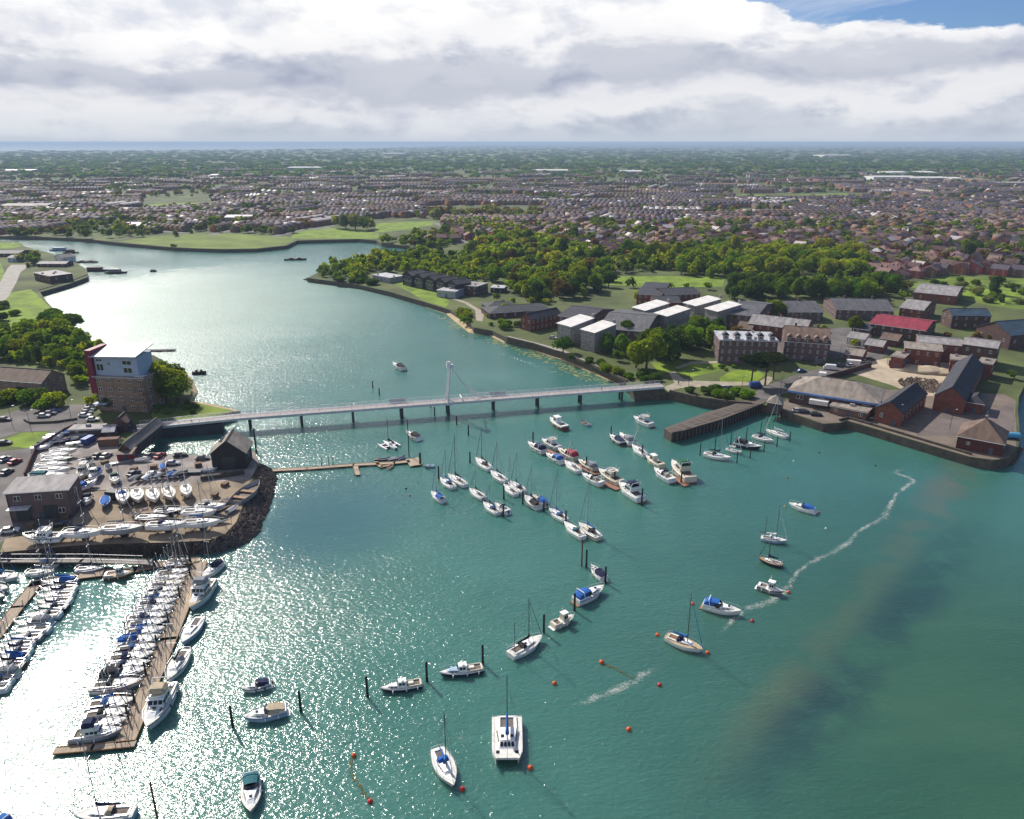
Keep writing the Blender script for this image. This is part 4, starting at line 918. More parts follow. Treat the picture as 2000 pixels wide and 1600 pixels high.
def building(name, label, A, B, C, eave, roof='gx', rh=3.0, wm=None, rm=None, rows=1, winw=1.1, winh=1.4, pitch=3.2, ov=0.35, cat='building', chim=0, door=True, dim=None, ground=LAND, group=None, sides=True, fascia=None, wtop=None):
    """gabled, hipped or flat block with windows, chimneys and door; ground-up from z=ground to eave"""
    zt = ground + eave
    a, w, d, rz = frame3(A, B, C, zt)
    if dim: w, d = dim
    root = thing(name, label, cat, (a.x, a.y, ground), rz, group)
    mb = MB(); wall_faces(mb, roof, w, d, -0.5, eave, rh); mb.build('wall', wm or M_BRED, root)
    rb = MB(); roof_faces(rb, roof, w, d, eave + 0.02, rh, ov); rf = rb.build('roof', rm or M_RSLATE, root)
    if roof in ('gx', 'gy', 'hip') and rh > 1:
        rc = MB()
        if roof == 'gx': rc.box((w / 2, d / 2, eave + rh + 0.06), (w + 2 * ov, 0.34, 0.16))
        elif roof == 'gy': rc.box((w / 2, d / 2, eave + rh + 0.06), (0.34, d + 2 * ov, 0.16))
        elif abs(w - d) > 1:
            if w > d: rc.box((w / 2, d / 2, eave + rh + 0.06), (w - d, 0.34, 0.16))
            else: rc.box((w / 2, d / 2, eave + rh + 0.06), (0.34, d - w, 0.16))
        if rc.v: rc.build('ridge', M_RIDGE, rf)
    if roof in ('gx', 'mono', 'hip', 'flat'):
        dz_ = rh * ov / (d / 2) if roof == 'gx' else 0.0
        MB().box((w / 2, -ov - 0.07, eave - dz_ - 0.12), (w + 2 * ov, 0.13, 0.14)).build('gutter', M_STEELP if wm in (M_BGREY, M_BWHITE) else M_FRAME, root)
        for xx in (0.25, w - 0.25): MB().box((xx, -0.06, eave / 2 - 0.3), (0.11, 0.10, eave - 0.3)).build('downpipe', M_STEELD, root)
    if roof == 'flat':
        fr = random.Random(label)
        for _ in range(max(1, int(w * d / 90))): MB().box((fr.uniform(1.2, max(1.3, w - 1.2)), fr.uniform(1.2, max(1.3, d - 1.2)), eave + 0.62), (fr.uniform(0.8, 1.6), fr.uniform(0.8, 1.4), 0.8)).build('roof_vent', M_RGREY, rf)
    if fascia:
        fb = MB()
        fb.box((w / 2, -ov - 0.03, eave - 0.45), (w + 2 * ov, 0.08, 0.9)); fb.box((w + ov + 0.03, d / 2, eave - 0.45), (0.08, d + 2 * ov, 0.9)); fb.build('fascia', fascia, root)
    for i in range(chim):
        cx = w * (i + 0.5) / chim; hz = eave + (rh if roof in ('gx', 'hip') else rh * 0.5)
        cb = MB(); cb.box((cx, d / 2 + 0.6, hz), (0.9, 0.6, 2.2)); cb.box((cx, d / 2 + 0.6, hz + 1.15), (1.05, 0.75, 0.16)); ch = cb.build('chimney', M_BRED if wm is None else wm, rf)
        for q in (-0.2, 0.2): MB().tube((cx + q, d / 2 + 0.6, hz + 1.2), (cx + q, d / 2 + 0.6, hz + 1.65), 0.13, 0.11, 6).build('chimney_pot', M_BTAN, rf)
    if rows:
        sp = eave / rows
        me = window_mesh(winw, winh)
        walls = [((0, -0.01), (1, 0), w, 0.0)]
        if sides: walls += [((w + 0.01, 0), (0, 1), d, math.pi / 2), ((-0.01, d), (0, -1), d, -math.pi / 2)]
        for (ox, oy), (ux, uy), ln, ang in walls:
            n = max(1, int(ln / pitch))
            for r in range(rows):
                for k in range(n):
                    s_ = ln * (k + 0.5) / n
                    if door and r == 0 and ang == 0.0 and k == n // 2: continue
                    link('window', me, root, (ox + ux * s_, oy + uy * s_, sp * (r + 0.55)), ang)
    if door:
        n = max(1, int(w / pitch)); s_ = w * (n // 2 + 0.5) / n
        db = MB(); db.box((s_, -0.05, 1.05), (1.1, 0.1, 2.1)); dr = db.build('door', M_DOOR, root)
        MB().box((s_ + 0.38, -0.13, 1.05), (0.06, 0.06, 0.14)).build('handle', M_STEELP, dr)
    root['dims'] = (w, d)
    return root
def dims(r): return r['dims'][0], r['dims'][1]

# ================================================================== quays and piers
def slab_px(name, pts, z, m, label, cat=None, kind='structure', skirt=-2.0): return sheet(name, GP(pts, z), z, m, label, kind, skirt, cat)
# rocky revetment of the boatyard and the muddy foreshore
inner = [(506, 905), (496, 925), (484, 960), (474, 990), (462, 1020), (440, 1044), (408, 1056), (330, 1060), (240, 1062), (150, 1066), (60, 1074), (0, 1080), (-120, 1084)]
outer = [(532, 918), (540, 935), (531, 975), (520, 1005), (506, 1040), (480, 1062), (425, 1078), (335, 1084), (245, 1090), (155, 1096), (62, 1104), (0, 1108), (-120, 1112)]
bank('shore_bank', inner, outer, mat('seaweed_rock', (0.045, 0.030, 0.022), 0.85, 0.5, 0.9, bump=0.2), 'dark weedy rubble slope around the boatyard', z1=-0.4, rough=0.45, seed=3)
M_ROCK = mat('armour_rock', (0.10, 0.075, 0.065), 0.9, 0.4, 0.8, bump=0.08)
def rocks(name, inner, outer, z0, z1, n, rmin, rmax, label, seed, m=M_ROCK, wbias=0.55):
    """loose armour stones laid on a slope; one uncountable heap"""
    rnd = random.Random(seed); qa = [G(x, y, z0) for x, y in inner]; qb = [G(x, y, max(0, z1)) for x, y in outer]
    ln = [((a - b).length) for a, b in zip(qa[:-1], qa[1:])]; tot = sum(ln); mb = MB()
    for _ in range(n):
        s = rnd.random() * tot; i = 0
        while i < len(ln) - 1 and s > ln[i]: s -= ln[i]; i += 1
        f = s / ln[i]; a = qa[i].lerp(qa[i + 1], f); b = qb[i].lerp(qb[i + 1], f)
        g = rnd.random() ** wbias; p = a.lerp(b, g); r = rnd.uniform(rmin, rmax); z = z0 + (z1 - z0) * g ** 0.9
        k = len(mb.v)
        vs = []
        for sx_, sy_, sz_ in ((1, 0, 0), (-1, 0, 0), (0, 1, 0), (0, -1, 0), (0, 0, 1), (0, 0, -1)):
            j = r * rnd.uniform(0.6, 1.3); vs.append((p.x + sx_ * j + rnd.uniform(-.2, .2) * r, p.y + sy_ * j + rnd.uniform(-.2, .2) * r, z + sz_ * j * 0.8))
        mb.add(vs, [(0, 2, 4), (2, 1, 4), (1, 3, 4), (3, 0, 4), (2, 0, 5), (1, 2, 5), (3, 1, 5), (0, 3, 5)])
    o = mb.build(name, m); tag(o, label, None, None, 'stuff')
rocks('armour_rocks', inner[:8], outer[:8], LAND, -0.2, 1500, 0.35, 0.95, 'heap of brown armour rocks along the boatyard edge', 5)
rocks('foreshore_stones', inner[6:], outer[6:], LAND, -0.2, 700, 0.25, 0.7, 'dark weedy stones on the foreshore below the boatyard', 6, mat('weed_stone', (0.035, 0.028, 0.022), 0.9, 0.4, 0.8))
# stone pier and right hand quay
pier_px = [(1297, 837), (1312, 846), (1332, 843), (1410, 820), (1490, 789), (1500, 782), (1462, 780), (1420, 794), (1375, 807)]
slab_px('pier_deck', pier_px, 3.2, M_WOODD, 'weathered timber topped stone pier reaching into the harbour')
rnd = random.Random(9); PD = bpy.data.objects['pier_deck']
qa = [G(x, y, 3.2) for x, y in [(1313, 846.3), (1332, 843.3), (1410, 820.3), (1490, 789.3)]]
post = MB().box((0, 0, 0), (0.32, 0.3, 3.6)).mesh('fender_post', M_PILE)
for a, b in zip(qa[:-1], qa[1:]):
    n = max(2, int((b - a).length / 1.7)); d = (b - a).normalized(); nn = Vector((d.y, -d.x, 0))
    for i in range(n):
        q = a.lerp(b, (i + 0.5) / n) + nn * 0.15; link('fender_post', post, PD, (q.x, q.y, 1.35 + rnd.uniform(-0.15, 0.1)), math.atan2(d.y, d.x))
    e = (a + b) / 2 + nn * 0.1; MB().box((0, 0, 0), ((b - a).length, 0.35, 0.35)).build('kerb_beam', M_PILE, PD, False, (e.x, e.y, 3.38), math.atan2(d.y, d.x))
fa, fb_ = G(1303, 838, 3.2), G(1458, 784, 3.2); na, nb = G(1318, 845, 3.2), G(1486, 789.5, 3.2)
for i in range(34):
    f = (i + 0.5) / 34; a = fa.lerp(fb_, f); b = na.lerp(nb, f); c = (a + b) / 2; d = b - a; w = (fb_ - fa).length / 34
    if rnd.random() < 0.12: continue
    mb = MB(); mb.box((0, 0, 0), (d.length * rnd.uniform(0.86, 0.97), w * 0.84, 0.12)); mb.build('plank', M_WOODD, PD, False, (c.x, c.y, 3.27 + rnd.uniform(-0.02, 0.04)), math.atan2(d.y, d.x) + rnd.uniform(-0.02, 0.02))
M_QUAYTOP = mat('quay_paving', (0.155, 0.125, 0.10), 0.9, 0.25, 0.2)
slab_px('quay', [(1528, 801), (1560, 811), (1608, 827), (1640, 825), (1655, 821), (1700, 834), (1760, 852), (1830, 873), (1895, 892), (1940, 898), (1971, 894), (1984, 877), (1986, 850), (1983, 805), (1984, 782), (1960, 770), (1700, 760), (1560, 775), (1530, 785)], LAND + 0.05, M_QUAYTOP, 'tan paved quay along the right hand waterfront', skirt=LAND - 0.4)
# lower ledge with boulders along the right quay
li = [(1528, 802), (1560, 812), (1608, 828), (1655, 822), (1700, 835), (1760, 853), (1830, 874), (1895, 893), (1940, 899), (1972, 895), (1990, 870)]
lo = [(1526, 812), (1556, 822), (1608, 838), (1650, 838), (1695, 850), (1756, 868), (1826, 889), (1893, 908), (1942, 914), (1980, 908), (2000, 878)]
bank('quay_footing', li, lo, M_BANK, 'dark stone footing below the right hand quay', z0=1.9, z1=-0.5, steps=3, rough=0.2, seed=8)
rocks('quay_boulders', li, lo, 1.7, -0.3, 420, 0.25, 0.75, 'boulders strewn along the foot of the right hand quay', 12, M_ROCK)
def wall_line(name, pts, z, h, th, m, label, cat='wall', base=None):
    q = [G(x, y, z) for x, y in pts]; mb = MB()
    c = q[0]
    for a, b in zip(q[:-1], q[1:]):
        d = b - a; mid = (a + b) / 2 - c
        mb.box((mid.x, mid.y, h / 2), (d.length + th * 0.98, th, h), math.atan2(d.y, d.x))
    o = mb.build(name, m, None, False, (c.x, c.y, z if base is None else base)); tag(o, label, cat); return o
wall_line('sea_wall', [(1310, 766), (1360, 778), (1420, 786.5), (1466, 790)], LAND, 0.9, 0.8, M_STONE, 'dark stone sea wall between the bridge and the pier')
wall_line('sea_wall', [(1224, 746), (1160, 717), (1098, 692), (1042, 674), (992, 662)], LAND, 1.0, 0.7, M_STONE, 'long low sea wall curving up the creek from the bridge')
wall_line('parapet_wall', [(1640, 822), (1656, 818), (1702, 831), (1762, 849), (1832, 870), (1896, 889)], LAND, 0.8, 0.5, M_STONE, 'low stone parapet along the right hand quay')
wall_line('retaining_wall', [(78, 571), (140, 553), (171, 541)], LAND - 1.5, 1.9, 0.5, M_STONE, 'dark straight sea wall by the flat roofed building up the creek')
# beaches
M_BEACH = mat('beach_shingle', (0.34, 0.27, 0.15), 0.9, 0.25, 0.3, bump=0.05)
bi = [(600, 543), (640, 548), (700, 556), (760, 570), (830, 590), (880, 606), (903, 622), (925, 640), (962, 646), (990, 660), (1040, 672), (1095, 690), (1160, 716), (1225, 745)]
bo = [(590, 546), (636, 553), (697, 562), (755, 576), (822, 597), (870, 613), (890, 630), (915, 650), (955, 656), (982, 669), (1034, 682), (1088, 701), (1150, 727), (1210, 753)]
bank('beach', bi, bo, M_BEACH, 'narrow pale shingle beach along the creek', z0=LAND - 0.9, z1=-0.15, steps=3, rough=0.08, seed=4)
bank('beach', [(345, 718), (368, 745), (374, 764), (368, 784), (420, 795), (458, 803), (432, 814)], [(350, 714), (378, 742), (388, 766), (380, 782), (425, 790), (472, 802), (436, 818)], M_BEACH, 'small mud beach below the tall tree on the left shore', z0=LAND - 0.9, z1=-0.2, steps=3, rough=0.08, seed=14)
bank('shore_bank', [(60, 462), (130, 465), (170, 467), (230, 474), (340, 484), (435, 487), (500, 486), (560, 480), (580, 470), (700, 467), (735, 470), (745, 475)], [(60, 463.5), (130, 466.5), (169, 469), (229, 476), (340, 486.5), (436, 489.5), (502, 488.5), (564, 482), (582, 472), (699, 469), (733, 472), (743, 477)], M_BANK, 'dark muddy bank below the far marsh', z1=-0.3, steps=2, rough=0.2, seed=15)

# ================================================================== ground covers
def patch(name, pts, m, label, dz=0.03, z=LAND): return sheet(name, GP(pts, z + dz), z + dz, m, label)
patch('meadow', [(232, 472), (300, 462), (380, 456), (470, 458), (560, 462), (575, 468), (556, 479), (498, 485), (434, 486), (340, 483)], M_MARSH, 'green salt marsh meadow on the far shore')
patch('meadow', [(566, 466), (580, 452), (640, 444), (700, 449), (740, 456), (738, 466), (700, 466.5)], M_GRASS, 'bright green park field beside the far creek')
patch('meadow', [(732, 455), (735, 437), (800, 433), (850, 432), (860, 437), (800, 448)], M_GRASS, 'bright green sports field behind the willow clump')
patch('meadow', [(1180, 556), (1200, 540), (1300, 539), (1415, 542), (1412, 560), (1300, 562)], M_GRASS, 'sunlit bright green field between the woods')
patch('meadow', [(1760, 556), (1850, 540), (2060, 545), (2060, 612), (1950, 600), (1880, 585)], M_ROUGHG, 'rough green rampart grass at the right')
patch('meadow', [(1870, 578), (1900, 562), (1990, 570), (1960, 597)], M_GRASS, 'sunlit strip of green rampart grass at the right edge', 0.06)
patch('meadow', [(768, 553), (790, 549), (852, 571), (880, 590), (870, 600), (830, 588)], M_GRASS, 'sloping green lawn in front of the dark waterside houses')
patch('meadow', [(0, 575), (60, 565), (90, 592), (110, 612), (140, 648), (60, 655), (0, 660)], M_GRASS, 'green slope beside the left hand shore')
patch('meadow', [(-20, 500), (0, 510), (12, 540), (2, 575), (-40, 580)], M_GRASS, 'grass verge beside the curving road on the left')
patch('meadow', [(295, 800), (300, 785), (360, 783), (420, 795), (456, 803), (420, 812), (330, 826), (300, 828)], M_ROUGHG, 'rough grass bank beside the bridge approach')
patch('meadow', [(12, 858), (40, 845), (140, 842), (122, 856), (60, 876), (20, 872)], M_GRASS, 'small green verge beside the car park')
patch('meadow', [(0, 474), (36, 475), (42, 481), (20, 486), (0, 486)], M_GRASS, 'small green point at the far left shore')
patch('lawn', [(1270, 708), (1320, 702), (1345, 712), (1330, 722), (1290, 730)], M_GRASS, 'sunlit lawn under the central trees')
patch('lawn', [(1322, 720), (1345, 712), (1400, 709), (1420, 716), (1400, 726), (1352, 736), (1330, 732)], M_GRASS, 'left half of the round garden lawn')
patch('lawn', [(1405, 738), (1430, 724), (1470, 721), (1495, 732), (1480, 744), (1430, 748), (1408, 746)], M_GRASS, 'right half of the round garden lawn')
patch('path', [(1295, 756), (1318, 748), (1306, 728), (1318, 726), (1335, 740), (1360, 744), (1480, 747), (1500, 735), (1512, 738), (1500, 752), (1400, 754), (1330, 758), (1305, 764)], M_PATH, 'pale gravel path from the bridge to the gardens', 0.05)
patch('path', [(1318, 718), (1350, 706), (1420, 705), (1424, 709), (1352, 711), (1326, 721)], M_PATH, 'pale gravel path behind the garden lawn', 0.06)
patch('path', [(887, 582), (912, 590), (936, 604), (946, 612), (942, 628), (930, 626), (928, 606), (906, 592), (884, 585)], M_PATH, 'pale path bending along the creek bank', 0.06)
patch('promenade', [(992, 656), (1042, 668), (1100, 683), (1150, 706), (1200, 728), (1228, 743), (1222, 746), (1160, 714), (1096, 688), (1040, 670.5), (992, 659)], M_CONC, 'pale promenade along the creek wall', 0.08)
patch('access_road', [(-20, 570), (0, 552), (14, 525), (22, 517), (60, 517), (40, 532), (32, 552), (16, 580), (0, 598), (-20, 600)], M_CONC, 'pale curving road at the left edge', 0.05)
patch('car_park', [(-20, 820), (0, 812), (40, 800), (140, 790), (182, 790), (176, 822), (130, 840), (40, 844), (-20, 862)], M_ASPH, 'grey tarmac car park by the brick house', 0.04)
patch('yard_floor', [(60, 872), (130, 846), (228, 840), (232, 885), (410, 890), (412, 893), (470, 885), (497, 881), (505, 904), (496, 924), (488, 938), (395, 942), (340, 950), (150, 960), (140, 935), (60, 925)], mat('yard_concrete', (0.175, 0.155, 0.145), 0.9, 0.35, 0.12, col2=(0.27, 0.235, 0.215)), 'worn concrete of the upper boatyard', 0.05)
patch('yard_floor', [(150, 962), (340, 951), (395, 941), (468, 938), (488, 939), (483, 960), (473, 990), (461, 1020), (439, 1043.5), (408, 1055.5), (330, 1059.5), (240, 1061.5), (150, 1065.5), (60, 1073.5), (0, 1079), (10, 1052), (140, 1032)], M_DIRT, 'bare tan earth of the lower boatyard', 0.062)
patch('yard_floor', [(-60, 890), (60, 875), (60, 925), (140, 935), (148, 960), (150, 1020), (20, 1048), (-20, 1075), (-60, 1078)], M_ASPH, 'tarmac beside the brick workshop', 0.045)
patch('yard_floor', [(1690, 708), (1730, 700), (1780, 700), (1850, 706), (1930, 720), (1905, 742), (1840, 775), (1790, 772), (1740, 752), (1660, 728)], M_SAND, 'pale sandy ground of the demolition site', 0.10)
patch('yard_floor', [(1790, 850), (1830, 795), (1900, 805), (1980, 790), (1980, 850), (1960, 850), (1870, 850)], mat('apron_tarmac', (0.135, 0.11, 0.10), 0.9, 0.25, 0.15), 'worn tarmac apron beside the pyramid roofed shed', 0.09)
patch('service_road', [(1500, 752), (1560, 730), (1640, 712), (1700, 690), (1720, 660), (1740, 660), (1740, 690), (1700, 712), (1600, 745), (1545, 765), (1500, 780), (1470, 782), (1480, 760)], M_ASPH, 'grey service road behind the quay warehouses', 0.07)
patch('hardstanding', [(1400, 690), (1520, 690), (1640, 700), (1700, 690), (1700, 640), (1640, 640), (1500, 660), (1420, 680)], M_ASPH, 'grey tarmac between the brick terraces', 0.05)

# ================================================================== right bank buildings
w1 = building('warehouse', 'long low warehouse with tan hipped roof and blue fascia on the quay', (1543, 761), (1715, 787), (1765, 766), 5.0, 'hip', 4.2, M_BDARK, M_RTAN, rows=1, winw=2.4, winh=1.6, pitch=7, ov=0.6, fascia=M_FASCIA)
ww, wd = dims(w1)
MB().box((ww * 0.30, wd * 0.62, 9.4), (2.6, 2.6, 1.6)).build('roof_vent', M_RWHITE, w1)
MB().box((ww * 0.36, -1.6, 2.5), (6.5, 3.0, 1.6)).build('canopy', M_RWHITE, w1)
building('outbuilding', 'low flat brick annexe in front of the blue fascia warehouse', (1622, 792), (1694, 806), (1704, 797), 3.0, 'flat', 0.3, M_BBROWN, M_RTAN, rows=1, winw=1.2, winh=1.0, pitch=4)
building('gatehouse', 'small brick kiosk with hipped roof at the pier root', (1499, 785), (1526, 789), (1536, 781), 3.6, 'hip', 2.2, M_BDARK, M_RTAN, rows=1, winw=0.9, winh=1.1, pitch=3)
building('quay_shed', 'brick shed with steep dark slate roof beside the warehouse', (1711, 795), (1763, 806), (1827, 771), 5.4, 'gy', 3.2, M_BRED, M_RDARK, rows=1, winw=1.0, winh=1.5, pitch=4)
building('storehouse', 'long dark storehouse with brick gable right of the demolition site', (1826, 771), (1886, 781), (1978, 722), 6.0, 'gy', 4.0, M_BRED, M_RDARK, rows=1, winw=1.0, winh=1.4, pitch=6)
building('outbuilding', 'small hip roofed brick lean-to in front of the long dark storehouse', (1886, 784), (1922, 790), (1934, 777), 4.0, 'hip', 2.2, M_BRED, M_RDARK, rows=1, winw=1.0, winh=1.2, pitch=3)
p1 = building('pyramid_shed', 'square dark red shed with pyramid roof at the end of the quay', (1871, 851), (1962, 868), (1986, 846), 4.2, 'hip', 5.2, mat('board_oxblood', (0.085, 0.022, 0.018), 0.8, 0.25, 0.5), M_RBROWN, rows=1, winw=1.0, winh=1.0, pitch=6)
pw, pd = dims(p1); MB().box((pw / 2, pd / 2, 9.6), (0.9, 0.9, 1.4)).tube((pw / 2, pd / 2, 10.3), (pw / 2, pd / 2, 12), 0.08, 0.05, 5).build('lantern', M_RGREY, p1)
cpx = G(1962, 848, LAND + 1.4); ct = thing('storage_tube', 'light blue cylindrical tank lying behind the pyramid roofed shed', 'tank', (cpx.x, cpx.y, LAND + 0.05), R(-12))
MB().tube((-4.5, 0, 1.1), (4.5, 0, 1.1), 1.0, 1.0, 14).build('barrel', mat('tank_blue', (0.06, 0.30, 0.52), 0.5, 0.1, 0.5), ct)
for x in (-3, 3): MB().box((x, 0, 0.25), (0.5, 2.0, 0.5)).build('saddle', M_STEELD, ct)
building('brick_block', 'tan roofed brick range, left one above the demolition site', (1768, 679), (1841, 686), (1848, 677), 8.0, 'mono', 0.6, M_BRED, M_RTAN, rows=2, pitch=3.5)
building('brick_block', 'long brick range with grey roof behind the demolition site', (1793, 667), (1880, 675), (1884, 662), 8.5, 'gx', 1.2, M_BRED, M_RGREY, rows=2, pitch=3.5)
building('brick_block', 'tall brick range with grey roof at the right end behind the demolition site', (1880, 671), (1948, 680), (1956, 666), 9.5, 'gx', 1.4, M_BDARK, M_RGREY, rows=2, pitch=3.5)
building('brick_block', 'small square brick tower block, left of the pair above the storehouse', (1857, 702), (1892, 706), (1896, 697), 6.5, 'flat', 0.3, M_BRED, M_RTAN, rows=1, pitch=3)
building('brick_block', 'small square brick tower block, right of the pair above the storehouse', (1911, 708), (1938, 712), (1942, 702), 6.5, 'flat', 0.3, M_BRED, M_RTAN, rows=1, pitch=3)
building('brick_block', 'low tan roofed brick store at the left end of the ranges', (1741, 695), (1766, 699), (1769, 689), 5.5, 'flat', 0.3, M_BRED, M_RTAN, rows=1, pitch=3)
building('red_roof_hall', 'hall with a broad crimson red roof among the brick ranges', (1701, 631), (1806, 645), (1842, 628), 6.0, 'gx', 2.2, M_BDARK, M_RRED, rows=2, pitch=4, ov=0.8)
building('slate_hall', 'large hall with dark blue slate roof at the right edge', (1908, 637), (1975, 655), (2060, 620), 7.0, 'gy', 4.5, M_BDARK, M_RBLUE, rows=1, pitch=6)
building('slate_hall', 'gabled hall with blue slate roof behind the crimson roofed hall', (1841, 607), (1861, 616), (1897, 601), 7.0, 'gy', 2.6, M_BDARK, M_RBLUE, rows=2, pitch=4)
building('gabled_house', 'brick house with pale grey roof behind the crimson roofed hall', (1758, 600), (1804, 606), (1818, 592), 6.0, 'gx', 3.0, M_BRED, M_RGREY, rows=2, pitch=3.5, chim=1)
building('round_hall', 'low wide brick hall with shallow curved grey roof below the ramparts', (1786, 570), (1868, 578), (1880, 560), 5.5, 'gx', 2.4, M_BRED, M_RGREY, rows=1, pitch=6)
building('terrace', 'long terrace with grey slate roof and chimneys beside the rampart', (1634, 604), (1746, 607), (1742, 588), 5.5, 'gx', 3.6, M_BMAUVE, M_RSLATE, rows=2, pitch=4, chim=2)
building('terrace', 'short terrace with grey slate roof behind the round tree', (1541, 609), (1608, 609), (1604, 590), 5.5, 'gx', 3.4, M_BMAUVE, M_RSLATE, rows=2, pitch=4, chim=1)
m1 = building('apartment_block', 'dark brick apartment block with pale mansard roof and dormers', (1406, 664), (1520, 667), (1526, 650), 10.5, 'flat', 0.5, M_BMAUVE, M_RPALE, rows=3, winw=0.9, winh=1.5, pitch=2.8)
mw, md = dims(m1)
for i in range(5):
    x = mw * (i + 0.5) / 5
    d_ = MB(); d_.box((x, 1.2, 11.7), (2.4, 2.2, 2.0)); dd = d_.build('dormer', M_RPALE, m1); link('window', window_mesh(1.3, 1.3), dd, (x, 0.08, 11.7))
    g_ = MB(); g_.add([(x - 1.6, 0.05, 12.6), (x + 1.6, 0.05, 12.6), (x, 0.05, 14.0), (x - 1.6, 3.0, 12.6), (x + 1.6, 3.0, 12.6), (x, 3.0, 14.0)], [(0, 1, 2), (0, 2, 5, 3), (1, 4, 5, 2), (3, 5, 4)]); g_.build('dormer_roof', M_RDARK, dd)
m2 = building('apartment_block', 'brick apartment block with brown tiled roof and row of dormers', (1533, 666), (1622, 672), (1634, 648), 8.5, 'gx', 4.2, M_BMAUVE, M_RBROWN, rows=3, winw=0.9, winh=1.4, pitch=3, chim=2)
mw, md = dims(m2)
for i in range(5):
    x = mw * (i + 0.5) / 5; d_ = MB(); d_.box((x, 1.5, 9.6), (1.9, 2.4, 1.8)); dd = d_.build('dormer', M_BMAUVE, m2); link('window', window_mesh(1.2, 1.2), dd, (x, 0.27, 9.6))
    MB().add([(x - 1.3, 0.2, 10.5), (x + 1.3, 0.2, 10.5), (x, 0.2, 11.6), (x - 1.3, 3.6, 10.5), (x + 1.3, 3.6, 10.5), (x, 3.6, 11.6)], [(0, 1, 2), (0, 2, 5, 3), (1, 4, 5, 2), (3, 5, 4)]).build('dormer_roof', M_RBROWN, dd)
building('brick_house', 'long brick house with light grey roof behind the mansard block', (1462, 631), (1574, 644), (1594, 630), 7.0, 'gx', 3.0, M_BRED, M_RGREY, rows=2, pitch=3.5, chim=2)
building('brick_house', 'small brick house at the left of the long grey roofed house', (1440, 640), (1468, 643), (1474, 633), 5.0, 'gx', 2.2, M_BRED, M_RBROWN, rows=1, pitch=3)
for i, (x, y, s, lab) in enumerate([(1650, 690, 1.0, 'low garage with tan roof behind the service road'), (1690, 672, 1.0, 'small grey roofed shop beside the crimson hall'), (1655, 658, 1.0, 'small white gabled shed behind the brown roofed apartments'), (1668, 640, .9, 'low dark shed beside the round tree'), (1720, 660, 1.0, 'small brick gabled house in front of the crimson hall')]):
    building('outbuilding', lab, (x, y), (x + 34 * s, y + 5), (x + 44 * s, y - 4), 3.4, 'gx', 1.8, (M_BRED, M_BRED, M_BWHITE, M_BDARK, M_BRED)[i], (M_RTAN, M_RGREY, M_RGREY, M_RDARK, M_RBROWN)[i], rows=1, pitch=3.5)
# the three blocks with bright folded roofs
for i, (dx, dy, k, lab) in enumerate([(0, 0, 1.0, 'nearest to the water'), (147, -31, 0.93, 'in the middle'), (246, -40, 0.92, 'farthest from the water')]):
    def q(x, y): return (1089 + dx + (x - 1089) * k, 631 + dy + (y - 631) * k)
    r = building('apartment_block', 'stone apartment block with bright white folded roof, %s of three' % lab, q(1089, 631), q(1116, 638), q(1138, 624), 9.5, 'mono', 2.2, M_BGREY, M_RWHITE, rows=3, winw=1.0, winh=1.5, pitch=2.6, ov=0.5, group='white roofed apartment blocks')
    w_, d_ = dims(r)
    a2, w2, d2, rz2 = frame3(q(1135, 643), q(1161, 650), q(1182, 636), LAND + 9.5)
    off = Matrix.Rotation(-r.rotation_euler[2], 3, 'Z') @ (a2 - r.location - Vector((0, 0, 0)))
    ws, rs = MB(), MB(); wall_faces(ws, 'mono', w2, d2, -0.5, 9.5, 2.2); roof_faces(rs, 'mono', w2, d2, 9.52, 2.2, 0.5)
    wb_ = ws.build('wing_wall', M_BGREY, r); wb_.location = (off.x, off.y, 0); rb_ = rs.build('wing_roof', M_RWHITE, r); rb_.location = (off.x, off.y, 0)
    for rr in range(3):
        for kx in range(2): link('window', window_mesh(1.0, 1.5), wb_, (w2 * (kx + 0.5) / 2, -0.01, 9.5 / 3 * (rr + 0.55)))
    for kx, (cx, cy) in enumerate(((w_ * 0.9, d_ + 0.3), (off.x + w2 * 0.8, off.y + d2 + 0.3))):
        MB().box((cx, cy, 12.2), (1.2, 0.8, 2.2)).box((cx, cy, 13.4), (1.5, 1.1, 0.15)).build('chimney', M_BGREY, r)
building('link_block', 'long dark slate roofed range between the nearest and middle white roofed blocks', (1168, 640), (1262, 648), (1292, 610), 7.5, 'gx', 3.0, M_BMAUVE, M_RSLATE, rows=2, pitch=3)
building('link_block', 'dark slate roofed range left of the nearest white roofed block', (1090, 616), (1150, 624), (1168, 600), 7.0, 'gx', 2.6, M_BMAUVE, M_RDARK, rows=2, pitch=3)
building('link_block', 'dark slate roofed range right of the farthest white roofed block', (1424, 612), (1478, 618), (1490, 590), 8.0, 'gx', 3.0, M_BMAUVE, M_RSLATE, rows=2, pitch=3)
building('brick_gable_house', 'red brick gabled house on the waterfront left of the white roofed blocks', (1017, 619), (1038, 624), (1096, 612), 6.5, 'gy', 2.6, M_BRED, M_RDARK, rows=2, pitch=3)
building('magazine', 'long low dark roofed magazine beside the creek path', (956, 612), (1076, 604), (1066, 592), 3.2, 'hip', 2.0, M_BDARK, M_RDARK, rows=1, pitch=6)
building('magazine', 'second low dark roofed magazine behind the creek path', (952, 600), (1010, 596), (1006, 588), 3.0, 'hip', 1.6, M_BDARK, M_RDARK, rows=1, pitch=6)
building('brick_villa', 'brick villa with dark sloping roof behind the bright field, left one', (1244, 574), (1292, 577), (1284, 558), 6.5, 'mono', 2.0, M_BRED, M_RDARK, rows=2, pitch=3.5)
building('brick_villa', 'long brick villa with dark roof behind the bright field, right one', (1300, 576), (1368, 573), (1366, 560), 6.5, 'gx', 2.0, M_BRED, M_RDARK, rows=2, pitch=3.5)
